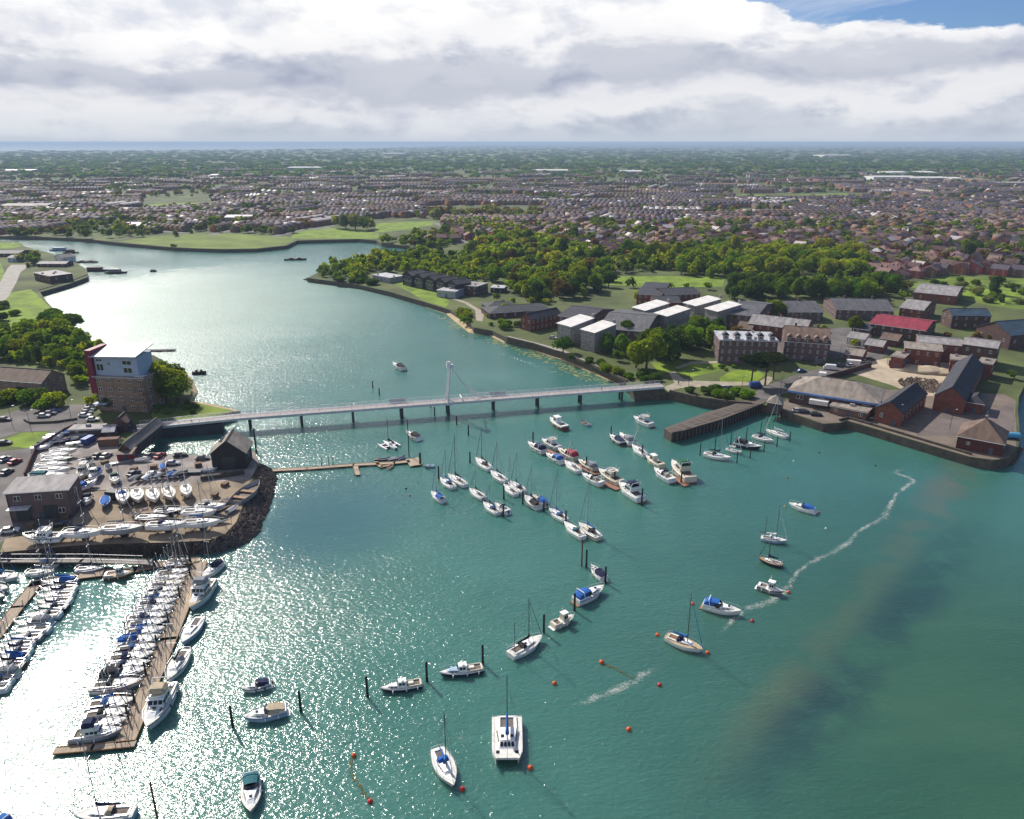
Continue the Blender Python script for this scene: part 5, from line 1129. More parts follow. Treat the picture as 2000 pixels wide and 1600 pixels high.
building('brick_villa', 'low brick wing in front of the two dark roofed villas', (1278, 590), (1330, 590), (1330, 578), 5.0, 'gx', 1.8, M_BRED, M_RDARK, rows=1, pitch=3.5)
# dark waterside houses
for i in range(5):
    x, y = 786 + i * 21.5, 535 + i * 4.2
    r = building('waterside_house', 'charcoal clad waterside house with white glazed gable, %s of five from the creek mouth' % ('first', 'second', 'third', 'fourth', 'fifth')[i], (x, y), (x + 19, y + 4), (x + 30, y - 4), 7.5, 'gy', 2.4, M_CLAD, M_RDARK, rows=1, winw=0.9, winh=1.2, pitch=3, door=False, group='dark waterside houses', sides=False)
    w_, d_ = dims(r)
    for zz in (2.0, 5.2):
        for xx in (0.36, 0.66): link('window', window_mesh(w_ * 0.26, 2.6), r, (w_ * xx, -0.08, zz))
building('cabin', 'grey flat roofed waterside cabin left of the dark houses', (728, 537), (762, 543), (770, 536), 3.6, 'flat', 0.2, M_CABIN, M_RPALE, rows=1, pitch=3.5)
building('cabin', 'pale grey flat roofed waterside cabin right of the sloping lawn', (853, 567), (890, 570), (898, 563), 4.2, 'flat', 0.2, M_CABIN, M_RPALE, rows=1, pitch=3.5)
building('cabin', 'oxblood box shaped house with flat roof behind the pale cabin', (900, 557), (932, 560), (940, 552), 6.0, 'flat', 0.2, M_BDARK, M_RGREY, rows=2, pitch=3.5)
building('cabin', 'dark garage with pale flat roof at the wood edge', (958, 562), (984, 563), (992, 558), 3.2, 'flat', 0.2, M_CLAD, M_RPALE, rows=1, pitch=4)

# ================================================================== left bank buildings
tw = building('tower_block', 'tall brick tower block with pale blue penthouse and crimson end panel', (182, 735), (281, 739), (286, 722), 13.0, 'flat', 0.3, M_BTAN, M_RGREY, rows=4, winw=1.4, winh=1.3, pitch=3.6)
w_, d_ = dims(tw); d_ = max(d_, 10)
MB().box((w_ * 0.46, d_ / 2 + 0.4, 16.7), (w_ * 0.84, d_ * 0.9, 7.2)).build('penthouse', M_PBLUE, tw)
rb = MB(); rb.add([(w_ * 0.0, -0.6, 20.5), (w_ * 0.92, -0.6, 20.9), (w_ * 0.92, d_ + 0.8, 23.0), (w_ * 0.0, d_ + 0.8, 22.4)] + [(w_ * 0.0, -0.6, 20.2), (w_ * 0.92, -0.6, 20.6), (w_ * 0.92, d_ + 0.8, 22.7), (w_ * 0.0, d_ + 0.8, 22.1)], [(0, 1, 2, 3), (7, 6, 5, 4), (0, 4, 5, 1), (1, 5, 6, 2), (2, 6, 7, 3), (3, 7, 4, 0)]); rb.build('penthouse_roof', M_RPALE, tw)
MB().box((-0.5, d_ * 0.45, 14.5), (2.2, d_ * 0.95, 16.0)).build('end_panel', M_RPANEL, tw)
for x, z, ww_, hh in ((0.14, 16.2, 2.6, 2.6), (0.32, 17.6, 1.0, 1.4), (0.68, 18.2, 3.4, 1.6), (0.68, 15.4, 3.2, 2.0), (0.14, 18.8, 2.2, 1.0)):
    link('window', window_mesh(ww_, hh), tw, (w_ * x, d_ / 2 + 0.4 - d_ * 0.45 - 0.01, z))
bl = MB(); bl.box((w_ * 0.92, 0.6, 13.6), (w_ * 0.16, 2.6, 0.2)); bl.path([(w_ * 0.84, -0.7, 14.8), (w_ * 1.0, -0.7, 14.8), (w_ * 1.0, 1.8, 14.8)], 0.05, 4); bl.build('balcony', M_STEELP, tw)
for zz in (4.0, 7.2, 10.4): MB().box((w_ * 0.88, -0.8, zz), (w_ * 0.2, 1.6, 0.2)).box((w_ * 0.88, -1.58, zz + 0.5), (w_ * 0.2, 0.05, 0.9)).build('balcony', M_BTAN, tw)
MB().box((w_ * 0.10, -1.2, 3.2), (w_ * 0.26, 2.4, 0.25)).build('entrance_canopy', M_PBLUE, tw)
building('gabled_house', 'long two storey brick house with brown roof and tan gable at the left edge', (-45, 738), (81, 747), (137, 731), 6.5, 'gx', 3.2, M_BTAN, M_RBROWN, rows=2, pitch=3.6, chim=0)
ws = building('workshop', 'brick boatyard workshop with pale sheet roof', (9, 963), (133, 955), (138, 932), 8.0, 'mono', 0.8, M_BMAUVE, M_RGREY, rows=2, winw=1.6, winh=1.4, pitch=4.2, ov=0.4)
w_, d_ = dims(ws)
for x in (0.22, 0.66): MB().box((w_ * x, -0.08, 1.9), (3.4, 0.16, 3.8)).build('roller_door', M_STEELD, ws)
MB().box((w_ * 0.2, -1.2, 4.0), (w_ * 0.34, 2.4, 0.2)).build('awning', M_STEELP, ws)
bh = building('boathouse', 'dark timber boathouse with tan gabled roof at the root of the jetty', (411, 885), (478, 882), (480, 862), 5.6, 'gy', 4.0, M_CLAD, M_RTAN, rows=1, winw=1.0, winh=1.0, pitch=6, ov=0.6)
w_, d_ = dims(bh)
for i in range(4): MB().box((w_ * 0.26, d_ * (0.3 + 0.15 * i), 8.15), (0.9, 0.8, 0.15)).build('rooflight', M_PANE, bh)
MB().box((w_ * 0.5, -0.08, 2.1), (w_ * 0.4, 0.14, 4.2)).build('sliding_door', M_STEELD, bh)
building('long_shed', 'long narrow tan roofed brick shed at the top of the boatyard', (233, 876), (254, 876), (258, 826), 3.4, 'gy', 1.8, M_BDARK, M_RTAN, rows=1, winw=0.8, winh=0.8, pitch=6, sides=False)
building('outbuilding', 'small oxblood red shed at the end of the long narrow shed', (227, 886), (257, 885), (258, 877), 2.6, 'mono', 0.5, mat('board_red', (0.20, 0.02, 0.025), 0.8, 0.2, 0.5), M_RBROWN, rows=1, winw=0.8, winh=0.8, pitch=4)
building('outbuilding', 'low flat shed with pale roof at the top of the boatyard, left one', (134, 840), (196, 838), (198, 829), 2.8, 'flat', 0.2, M_BDARK, M_RGREY, rows=1, pitch=4)
building('outbuilding', 'small gabled brick shed beside the bridge approach', (222, 826), (246, 825), (250, 815), 3.4, 'gy', 2.0, M_BDARK, M_RBROWN, rows=1, pitch=3)
building('outbuilding', 'small pale roofed hut between the yard sheds', (200, 842), (222, 841), (224, 833), 2.4, 'gx', 1.2, M_BDARK, M_RPALE, rows=1, pitch=3)
building('flat_roof_hall', 'dark brick flat roofed hall behind the straight sea wall', (66, 533), (98, 540), (124, 531), 5.0, 'flat', 0.3, M_BDARK, M_RGREY, rows=1, pitch=5)
building('white_cottage', 'white gabled cottage by the houseboats on the far left shore', (106, 502), (120, 504), (127, 498), 4.0, 'gy', 2.4, M_BWHITE, M_RSLATE, rows=1, pitch=4)
building('blue_hut', 'pale blue hut on the far left shore', (14, 503), (31, 504), (34, 500), 3.4, 'gx', 1.6, M_PBLUE, M_RGREY, rows=1, pitch=4)
building('boat_shed', 'long low dark roofed shed on the far left shore', (-10, 495), (36, 495), (40, 489), 3.0, 'gx', 1.6, M_BDARK, M_RSLATE, rows=1, pitch=5)
building('boat_shed', 'low grey roofed shed behind the flat roofed hall', (72, 515), (128, 515), (132, 511), 2.6, 'gx', 1.2, M_BDARK, M_RGREY, rows=1, pitch=5)
# walls and fences round the left car park and yard
wall_line('yard_wall', [(70, 884), (100, 866), (128, 848), (150, 838)], LAND, 2.2, 0.4, M_BDARK, 'dark boatyard wall beside the stacked dinghies')
wall_line('yard_wall', [(50, 935), (58, 915), (70, 886)], LAND, 2.0, 0.4, M_BDARK, 'dark boatyard wall on the left of the laid-up yachts')
wall_line('kerb_wall', [(48, 822), (60, 828), (110, 826), (150, 820)], LAND, 0.8, 0.4, M_STONE, 'curved planter wall in the car park')
wall_line('site_wall', [(1590, 750), (1640, 736), (1700, 718)], LAND, 2.4, 0.5, M_BDARK, 'brick wall along the service road')
wall_line('yard_wall', [(395, 938), (440, 932), (475, 926)], LAND, 1.3, 0.8, M_STONE, 'low stone wall between the upper and lower boatyard')

# lamp posts
def lamp_post(px, py, label, z=LAND):
    c = G(px, py, z); r = thing('lamp_post', label, 'lamp post', (c.x, c.y, z), R(20), 'lamp posts')
    MB().tube((0, 0, 0), (0, 0, 6.5), 0.09, 0.06, 6).tube((0, 0, 6.5), (1.3, 0, 6.9), 0.05, 0.04, 5).build('post', M_STEELD, r); MB().box((1.45, 0, 6.86), (0.7, 0.26, 0.14)).build('lamp_head', M_STEELP, r)
for a in [(139, 818, 'lamp post in the car park below the tower block'), (60, 838, 'lamp post beside the green verge'), (24, 830, 'lamp post at the left of the car park'), (1448, 768, 'lamp post on the garden road left of the pines'), (1524, 768, 'lamp post at the service road corner'), (1750, 828, 'lamp post on the quay beside the steep roofed shed'), (1855, 838, 'lamp post on the tarmac apron'), (1640, 700, 'lamp post below the brown roofed apartments'), (1345, 755, 'lamp post at the right end of the bridge path')]: lamp_post(*a)

# ================================================================== footbridge
def bridge():
    base_px = [(490, 838), (590, 830), (690, 823), (785, 817), (876, 811), (965, 804), (1051, 797), (1134, 790), (1212, 782)]
    P = [G(x, y) for x, y in base_px]
    # straight best line through the pier bases
    a, b = P[0], P[-1]; u = (b - a); Lb = u.length; u.normalize(); n = Vector((-u.y, u.x, 0)); rz = math.atan2(u.y, u.x)
    root = thing('footbridge', 'long slender grey footbridge on piers crossing the creek', 'bridge', (a.x, a.y, 0), rz)
    ZD, WD = 5.0, 4.4
    x_end = (G(1300, 757, 5.0) - a).dot(u); x_st = (G(262, 845, 4.2) - a).dot(u)
    def deckpt(x): return ZD if x > -5 else ZD - 1.4 * min(1, (-5 - x) / 45.0)
    xs = [x_st + (x_end - x_st) * i / 24 for i in range(25)]
    db = MB(); db.loft([[(x, -WD / 2, deckpt(x)), (x, WD / 2, deckpt(x)), (x, WD / 2, deckpt(x) - 0.5), (x, -WD / 2, deckpt(x) - 0.5)] for x in xs]); dk = db.build('deck', M_STEELP, root)
    wb = MB(); wb.loft([[(x, -WD / 2 + 0.35, deckpt(x) + 0.03), (x, WD / 2 - 0.35, deckpt(x) + 0.03), (x, WD / 2 - 0.35, deckpt(x) + 0.005), (x, -WD / 2 + 0.35, deckpt(x) + 0.005)] for x in xs]); wb.build('walkway', mat('bridge_walkway', (0.33, 0.29, 0.28), 0.85, 0.2, 0.5), root)
    for sg in (1, -1):
        gb = MB(); gb.loft([[(x, sg * (WD / 2 + 0.02), deckpt(x) + 0.12), (x, sg * (WD / 2 + 0.20), deckpt(x) + 0.12), (x, sg * (WD / 2 + 0.20), deckpt(x) - 0.75), (x, sg * (WD / 2 + 0.02), deckpt(x) - 0.75)] for x in xs]); gb.build('girder', M_STEELP, root)
        rb = MB()
        for zz, r in ((1.25, 0.07), (0.85, 0.03), (0.5, 0.03)): rb.path([(x, sg * WD / 2, deckpt(x) + zz) for x in xs], r, 4)
        k = int((x_end - x_st) / 2.2)
        for i in range(k + 1):
            x = x_st + (x_end - x_st) * i / k; rb.box((x, sg * WD / 2, deckpt(x) + 0.62), (0.08, 0.06, 1.25))
        rb.build('handrail', M_STEELP, root)
    for i, p in enumerate(P):
        x = (p - a).dot(u)
        big = i in (3, 4)
        pb = MB()
        for sg in (1, -1):
            pb.tube((x, sg * 1.3, -2), (x, sg * 1.3, ZD - 0.5), 0.42 if not big else 0.6, None, 10)
        pb.box((x, 0, ZD - 0.75), (1.0 if not big else 1.8, WD - 0.3, 0.5))
        pb.build('pier', M_STEELD, root)
        if i == 4:
            # lifting tower: leaning twin masts, machinery head and hanging cables
            H = 14.5; t_ = MB()
            for sg in (1, -1): t_.tube((x - 0.2, sg * (WD / 2 + 0.5), ZD - 0.8), (x + 1.3, sg * 0.55, ZD + H), 0.42, 0.30, 8)
            t_.tube((x + 1.0, -0.8, ZD + H * 0.8), (x + 1.0, 0.8, ZD + H * 0.8), 0.10, None, 6); t_.build('tower_mast', M_BWHITE, root)
            MB().box((x + 0.7, 0, ZD + H - 0.6), (1.3, 1.3, 2.2), 0, 0.8).build('machinery_head', M_BWHITE, root)
            MB().box((x + 2.0, 0, ZD + H - 1.2), (0.7, 1.3, 1.2)).build('counterweight', M_STEELP, root)
            MB().tube((x + 0.6, 0, ZD + H + 0.4), (x - 0.6, 0, ZD + H + 1.4), 0.09, None, 5).tube((x + 0.8, 0, ZD + H + 0.3), (x + 3.2, 0.3, ZD + H + 0.2), 0.07, None, 5).build('jib', M_STEELP, root)
            x2 = (P[5] - a).dot(u) - 2.0
            for sg in (1, -1):
                cb = MB(); pts = []
                for k in range(17):
                    f = k / 16; xx = x + 2.0 + (x2 - x - 2.0) * f; pts.append((xx, sg * (0.9 + (WD / 2 - 0.9) * f), ZD + 1.2 + (H - 3.0) * (1 - f) ** 2.3))
                cb.path(pts, 0.2, 5); cb.build('cable', M_BWHITE, root)
                MB().tube((x - 0.4, sg * (WD / 2), ZD + 0.4), (x - 0.7, sg * 0.9, ZD + H - 1.0), 0.06, None, 4).build('cable', M_STEELP, root)
            MB().box((x + 5, 0, ZD + 1.4), (0.3, WD, 0.3)).build('gate', M_BWHITE, root)
    # parapet boards beside the third span and cabinets
    for px in (785, 985):
        x = (G(px, 800) - a).dot(u); MB().box((x - 2, WD / 2 + 0.1, ZD + 0.9), (6, 0.08, 1.3)).build('notice_board', M_STEELP, root)
    ab = MB(); ab.box(((x_st - 14) / 2 + 1, 0, 1.3), (abs(x_st) - 6, WD + 0.8, 4.2)); ab.build('abutment', mat('abutment_dark', (0.045, 0.045, 0.055), 0.8, 0.3, 0.3), root)
    ab = MB(); ab.box((x_end - 6, 0, 1.6), (12, WD + 0.6, 4.8)); ab.build('abutment', M_STONE, root)
    return root, a, u, n, rz, ZD
BR, BA, BU, BN, BRZ, BZD = bridge()
# people walking over the bridge
def person(px, py, z, label, top, legs, face=0.0, stride=0.25):
    c = G(px, py, z)
    root = thing('person', label, 'person', (c.x, c.y, z), face)
    me = bpy.data.meshes.new('body'); s = stride
    V = [(0, 0, 0.95), (0, 0, 1.20), (0, 0, 1.42), (0, 0, 1.52), (0, 0, 1.62), (0, 0, 1.74),
         (0, 0.10, 0.90), (s * 0.5, 0.10, 0.50), (s, 0.10, 0.08), (s + 0.16, 0.10, 0.04), (0, -0.10, 0.90), (-s * 0.2, -0.10, 0.50), (-s, -0.10, 0.08), (-s + 0.16, -0.10, 0.04),
         (0, 0.20, 1.40), (-s * 0.5, 0.26, 1.12), (-s * 0.2, 0.27, 0.88), (0, -0.20, 1.40), (s * 0.5, -0.26, 1.12), (s * 0.9, -0.27, 0.92)]
    E = [(0, 1), (1, 2), (2, 3), (3, 4), (4, 5), (0, 6), (6, 7), (7, 8), (8, 9), (0, 10), (10, 11), (11, 12), (12, 13), (2, 14), (14, 15), (15, 16), (2, 17), (17, 18), (18, 19)]
    rad = [.15, .14, .15, .06, .10, .08, .10, .075, .055, .05, .10, .075, .055, .05, .07, .055, .04, .07, .055, .04]
    me.from_pydata(V, E, []); o = bpy.data.objects.new('body', me); COL.objects.link(o); o.parent = root
    sk = o.modifiers.new('skin', 'SKIN'); 
    for i, r in enumerate(rad):
        me.skin_vertices[0].data[i].radius = (r, r)
    me.skin_vertices[0].data[0].use_root = True
    ss = o.modifiers.new('sub', 'SUBSURF'); ss.levels = 1; ss.render_levels = 1
    m = bpy.data.materials.new('clothes_and_skin'); m.use_nodes = True; t = m.node_tree; b = t.nodes['Principled BSDF']
    tcn = N(t, 'ShaderNodeTexCoord'); sp = N(t, 'ShaderNodeSeparateXYZ'); t.links.new(tcn.outputs['Object'], sp.inputs[0])
    zz = math_n(t, 'DIVIDE', sp.outputs[2], 1.85)
    c_ = ramp(t, zz, [(0.0, (0.03, 0.025, 0.02)), (0.06, legs), (0.50, top), (0.80, (0.45, 0.26, 0.18)), (0.92, (0.05, 0.03, 0.02))], 'CONSTANT'); t.links.new(c_, b.inputs['Base Color']); setin(b, Roughness=0.85)
    me.materials.append(m)
person(1175, 763.0, BZD + 0.04, 'person in dark clothes walking across the bridge near the right bank', (0.02, 0.02, 0.03), (0.02, 0.02, 0.03), R(10))
person(374, 826.5, BZD - 0.95, 'person in dark clothes walking on the left bridge approach', (0.03, 0.03, 0.04), (0.015, 0.015, 0.02), R(10))
person(1325, 752, LAND + 0.06, 'person standing on the path at the right end of the bridge', (0.05, 0.03, 0.03), (0.02, 0.02, 0.03), R(90), 0.1)

# ================================================================== pontoons
def deck_strip(name, label, px, w, z=0.45, m=None, cat='pontoon', floats=True, group=None):
    q = [G(x, y, z) for x, y in px]; c = q[0]; root = thing(name, label, cat, (c.x, c.y, 0), 0, group)
    for a, b in zip(q[:-1], q[1:]):
        d = b - a; mid = (a + b) / 2 - c; rz = math.atan2(d.y, d.x)
        MB().box((mid.x, mid.y, z - 0.08), (d.length + w * 0.3, w, 0.16), rz).build('deck', m or M_PONT, root)
        nrm = Vector((-math.sin(rz), math.cos(rz), 0))
        for sg in (1, -1):
            p = mid + nrm * (sg * (w / 2 + 0.06)); MB().box((p.x, p.y, z - 0.02), (d.length, 0.14, 0.24), rz).build('edge_beam', M_TEAK if m is None else M_WOODD, root)
        if floats:
            k = max(2, int(d.length / 5))
            for i in range(k):
                p = a.lerp(b, (i + 0.5) / k) - c; MB().box((p.x, p.y, 0.0), (2.2, w * 0.9, 0.7), rz).build('float', M_RUBBER, root)
    return root, q
jt, jq = deck_strip('jetty_pontoon', 'long narrow pale pontoon jetty running out from the boathouse', [(527, 919), (600, 915), (690, 908), (770, 904), (799, 901)], 1.7)
deck_strip('pontoon_finger', 'short stub pontoon branching from the jetty', [(694, 910), (696, 918), (699, 927)], 1.3)
deck_strip('pontoon_platform', 'square wooden platform at the end of the jetty', [(802, 903), (816, 901)], 6.0)
deck_strip('floating_dock', 'wooden float frame below the jetty near its end', [(734, 902), (744, 912), (762, 908)], 0.9)
deck_strip('floating_dock', 'wooden float frame above the jetty near its end', [(732, 897), (757, 896)], 0.8)
pile(799, 893, 12.5, 'tall dark pole on the platform at the jetty end', None, 0.16); pile(821, 908, 4.0, 'stout black pile at the jetty end', None, 0.34)
for x, lab in ((628, 'left'), (643, 'middle'), (651, 'right')): pile(x, 911, 3.2, 'thin post beside the jetty, %s of three' % lab, None, 0.10)
for i, (x, y, h, lab) in enumerate([(751, 897, 'n', 'dark blue covered dinghy tied above the jetty'), (768, 896, 'e', 'grey covered dinghy tied above the jetty'), (784, 895, 'b', 'navy dinghy tied above the jetty near the platform'), (763, 912, 'c', 'cream open dinghy tied below the jetty')]):
    c = G(x, y, 0.3); dinghy('dinghy', (c.x, c.y, 0), R(10 + 20 * i), 3.8, lab, hull=h if h in 'enb' else 'c', cover=None if h == 'c' else {'n': 'n', 'e': 'e', 'b': 'n'}[h])
c = G(840, 911, 0.2); tag(MB().box((0, 0, 0.2), (3.0, 1.8, 0.7), 0, 0.92).box((0, 0, 0.6), (0.5, 0.5, 0.3)).build('mooring_float', mat('float_blue_grey', (0.12, 0.20, 0.26), 0.7, 0.2, 0.8), None, False, (c.x, c.y, 0)), 'blue grey box float off the jetty end', 'float')
# pontoons between the rafted cruisers
for px, lab in (([(1066, 878), (1100, 895)], 'pontoon strip between the leftmost pair of cruisers'), ([(1128, 908), (1165, 926)], 'pontoon strip behind the small white yacht'), ([(1168, 938), (1206, 955)], 'pontoon strip beside the big cream cruiser'), ([(1312, 930), (1340, 948)], 'pontoon strip beside the green canopy cruiser')):
    deck_strip('mooring_pontoon', lab, px, 2.0, 0.4, mat('pontoon_brown', (0.24, 0.12, 0.08), 0.85, 0.25, 0.7))

# ================================================================== marina
MAIN_A, MAIN_B = (391, 1098), (246, 1446)
deck_strip('marina_pontoon', 'main marina pontoon walkway with yachts on both sides', [MAIN_A, (330, 1247), MAIN_B], 3.0, 0.5)
deck_strip('marina_pontoon', 'pontoon walkway at the left edge of the marina', [(74, 1136), (34, 1185), (-12, 1246)], 2.6, 0.5)
deck_strip('marina_pontoon', 'finger pontoon across the bottom end of the marina', [(108, 1466), (180, 1460), (262, 1452)], 1.4, 0.5)
deck_strip('marina_pontoon', 'access pontoon linking the two marina walkways', [(60, 1142), (150, 1126), (204, 1119), (264, 1112), (300, 1104), (388, 1094)], 2.4, 0.5)
gw, _ = deck_strip('gangway', 'long railed gangway from the shore to the marina', [(-20, 1092), (20, 1094), (160, 1094), (292, 1098)], 2.2, 1.6, M_CONC, 'gangway', False)
q = [G(x, y, 1.6) for x, y in [(-20, 1092), (20, 1094), (160, 1094), (292, 1098)]]
for sg in (1, -1):
    rb = MB(); pts = []
    for a, b in zip(q[:-1], q[1:]):
        k = max(2, int((b - a).length / 2))
        for i in range(k): p = a.lerp(b, i / k) - q[0]; pts.append((p.x, p.y + sg * 1.05, 2.6))
    rb.path(pts, 0.05, 4)
    for p in pts: rb.tube((p[0], p[1], 1.55), p, 0.03, 0.03, 4)
    rb.build('handrail', M_STEELP, gw)
rnd = random.Random(21)
ORD = ['first', 'second', 'third', 'fourth', 'fifth', 'sixth', 'seventh', 'eighth', 'ninth', 'tenth', 'eleventh', 'twelfth', 'thirteenth', 'fourteenth', 'fifteenth', 'sixteenth', 'seventeenth', 'eighteenth', 'nineteenth', 'twentieth', 'twenty-first', 'twenty-second']
WB = 'boats on the inner side of the main marina pontoon'
# rows: y on pontoon, px length, kind, hull, cover, hood
wrow = [(1112, 66, 'y', 'w', 'n', 'n'), (1124, 70, 'y', 'w', 'c', None), (1135, 72, 'y', 'c', 'w', None), (1147, 74, 'y', 'w', 'e', 'e'), (1158, 78, 'y', 'w', 'n', 'n'), (1171, 82, 'y', 'p', 'b', 'n'), (1184, 80, 'y', 'w', 'k', 'e'),
        (1198, 92, 'y', 'w', 'w', 'n'), (1211, 84, 'y', 'n', 'n', None), (1226, 82, 'y', 'w', 'b', 'b'), (1243, 92, 'y', 'w', 'b', 'b'), (1260, 84, 'y', 'w', 'e', 'b'), (1276, 96, 'y', 'e', 'n', 'n'), (1292, 90, 'y', 'n', 'n', 'n'), (1309, 96, 'm', 'w', 'k', None),
        (1329, 106, 'y', 'w', 'k', 'k'), (1350, 90, 'd', 'e', 'e', None), (1366, 98, 'y', 'w', 'b', 'b'), (1387, 96, 'y', 'e', 'n', 'k'), (1405, 92, 'y', 'w', 'e', 'n'), (1426, 104, 'f', 'e', 'n', None)]
for i, (y, ln, kd, h, cv, hd) in enumerate(wrow):
    f = (y - MAIN_A[1]) / (MAIN_B[1] - MAIN_A[1]); x = MAIN_A[0] + (MAIN_B[0] - MAIN_A[0]) * f - 13
    bow, stern = (x, y + 2), (x - ln, y + ln * 0.16)
    cd = {'w': 'pale', 'n': 'navy', 'b': 'blue', 'k': 'black', 'e': 'grey', 'c': 'beige', 't': 'teal'}
    hn = {'w': 'White', 'c': 'Cream', 'p': 'Pale blue', 'n': 'Navy', 'e': 'Grey'}[h].lower()
    loc, rz, l = place(stern, bow, 0.7)
    rz += rnd.uniform(-0.03, 0.03)
    if kd == 'y': yacht('sailing_yacht', loc, rz, l, '%s yacht with %s sail cover, %s boat down the inner main pontoon' % (hn, cd[cv], ORD[i]), hull=h, cover=cv, hood=hd, group=WB, mast_h=l * rnd.uniform(1.05, 1.3), awning=('b' if i == 10 else None), stripe=(None if h != 'w' else rnd.choice([None, 'n', 'b', 'r'])))
    elif kd == 'm': cruiser('motor_cruiser', loc, rz, l, 'white motor cruiser with black canopy, %s boat down the inner main pontoon' % ORD[i], canopy='k', style='sport', group=WB, stripe='n')
    elif kd == 'f': cruiser('motor_cruiser', loc, rz, l, 'grey flybridge cruiser with navy canopy at the bottom end of the marina', hull='e', canopy='n', style='fly', group=WB, stripe=None)
    else: dinghy('workboat', loc, rz, l * 0.8, 'long open grey boat low in the water, %s down the inner main pontoon' % ORD[i], hull='e', group=WB, cat='boat')
EB = 'boats on the outer side of the main marina pontoon'
Y((434, 1099), (394, 1131), 'white yacht with heaped navy cover, top boat on the outer side of the marina', cover='n', hood='n', awning='n', mast_h=15, group=EB)
C((411, 1138), (371, 1196), 'white flybridge cruiser with tan foredeck, second on the outer side of the marina', canopy='e', style='fly', stripe=None, deck='t', group=EB)
Y((392, 1208), (355, 1262), 'pale blue hulled mastless yacht, third on the outer side of the marina', hull='p', cover=None, hood=None, mast=False, group=EB)
Y((364, 1272), (326, 1336), 'white yacht with black sail cover, fourth on the outer side of the marina', cover='k', hood='e', stripe='n', mast_h=14, group=EB)
C((331, 1342), (288, 1432), 'large white flybridge cruiser with red trimmed sunshade, last on the outer side of the marina', canopy='c', style='fly', stripe='n', group=EB)
LB = 'boats on the left marina walkway'
lrow = [(1132, 152, 'e', 'b', 1), (1146, 150, 'w', 'n', 0), (1158, 144, 'w', 'n', 0), (1170, 140, 'w', 'k', 0), (1182, 133, 'n', 'n', 0), (1196, 120, 'w', 't', 0), (1212, 100, 'p', 'w', 2), (1226, 98, 'w', 'e', 0), (1241, 82, 'e', 'w', 0), (1255, 66, 'w', 'b', 0), (1268, 62, 'w', 'n', 0), (1281, 56, 'w', 'b', 1), (1295, 48, 'v', 'k', 0), (1311, 36, 'c', 'n', 2), (1326, 26, 'w', 'b', 0), (1340, 18, 'w', 'n', 0)]
for i, (y, x, h, cv, kd) in enumerate(lrow):
    stern, bow = (x, y + 4), (x - 72, y + 8)
    loc, rz, l = place(stern, bow, 0.6); l = min(l, 11)
    hn = {'w': 'white', 'c': 'cream', 'p': 'pale blue', 'n': 'navy', 'e': 'grey', 'v': 'brown'}[h]
    if kd == 2: cruiser('motor_cruiser', loc, rz, l, '%s cabin cruiser, %s boat right of the left marina walkway' % (hn, ORD[i]), hull=h, canopy='e', style='sport', group=LB)
    else: yacht('sailing_yacht', loc, rz + rnd.uniform(-.04, .04), l, '%s yacht, %s boat right of the left marina walkway' % (hn, ORD[i]), hull=h, cover=cv, hood='b' if kd == 1 else rnd.choice(['n', None, 'e']), awning='b' if kd == 1 else None, group=LB, mast_h=l * rnd.uniform(1.0, 1.2), mast=(i % 5 != 3))
for i, (x, y, h, cv) in enumerate([(38, 1128, 'w', 'b'), (20, 1150, 'w', 'n'), (12, 1166, 'e', 'e'), (2, 1180, 'w', 'n'), (-8, 1196, 'w', 'b')]):
    loc, rz, l = place((x - 62, y - 2), (x, y + 2), 0.6)
    yacht('sailing_yacht', loc, rz, min(l, 10), '%s yacht cut by the left edge, %s boat left of the left marina walkway' % ({'w': 'white', 'e': 'grey'}[h], ORD[i]), hull=h, cover=cv, hood='n', group='boats left of the left marina walkway', mast_h=11)
GB = 'boats along the access pontoon'
for i, (x0, y0, x1, y1, h, cv, lab) in enumerate([(52, 1120, 108, 1117, 'w', 'n', 'white yacht on the near end of the access pontoon'), (148, 1114, 206, 1110, 'p', 'n', 'pale blue yacht tied inside the access pontoon'), (330, 1096, 372, 1092, 'w', 'e', 'white yacht at the shore end of the main marina pontoon'), (322, 1104, 366, 1102, 'v', 'c', 'brown yacht at the shore end of the main marina pontoon'), (70, 1106, 116, 1104, 'w', 'b', 'white yacht tied under the gangway')]):
    loc, rz, l = place((x0, y0), (x1, y1), 0.6); yacht('sailing_yacht', loc, rz, min(l, 10), lab, hull=h, cover=cv, hood=None, group=GB, mast_h=11 + i % 3)
loc, rz, l = place((204, 1126), (262, 1120), 0.6); cruiser('workboat', loc, rz, l, 'varnished brown workboat with tan cabin on the access pontoon', hull='v', canopy=None, style='house', stripe='c', deck='t')
for i, x in enumerate((288, 297, 304, 341, 351, 362, 372)):
    pile(x, 1100 - (i % 3) * 2, 4.2 + (i % 2), 'dark pontoon pile, %s from the left at the head of the marina' % ORD[i], None, 0.28, 'pontoon piles at the head of the marina')
for i, (x, y) in enumerate([(376, 1128), (356, 1170), (334, 1222), (312, 1268), (290, 1322), (268, 1376), (255, 1408)]): pile(x - 4, y, 3.2, 'dark pile beside the main marina pontoon, %s from the top' % ORD[i], None, 0.2, 'piles along the main marina pontoon')

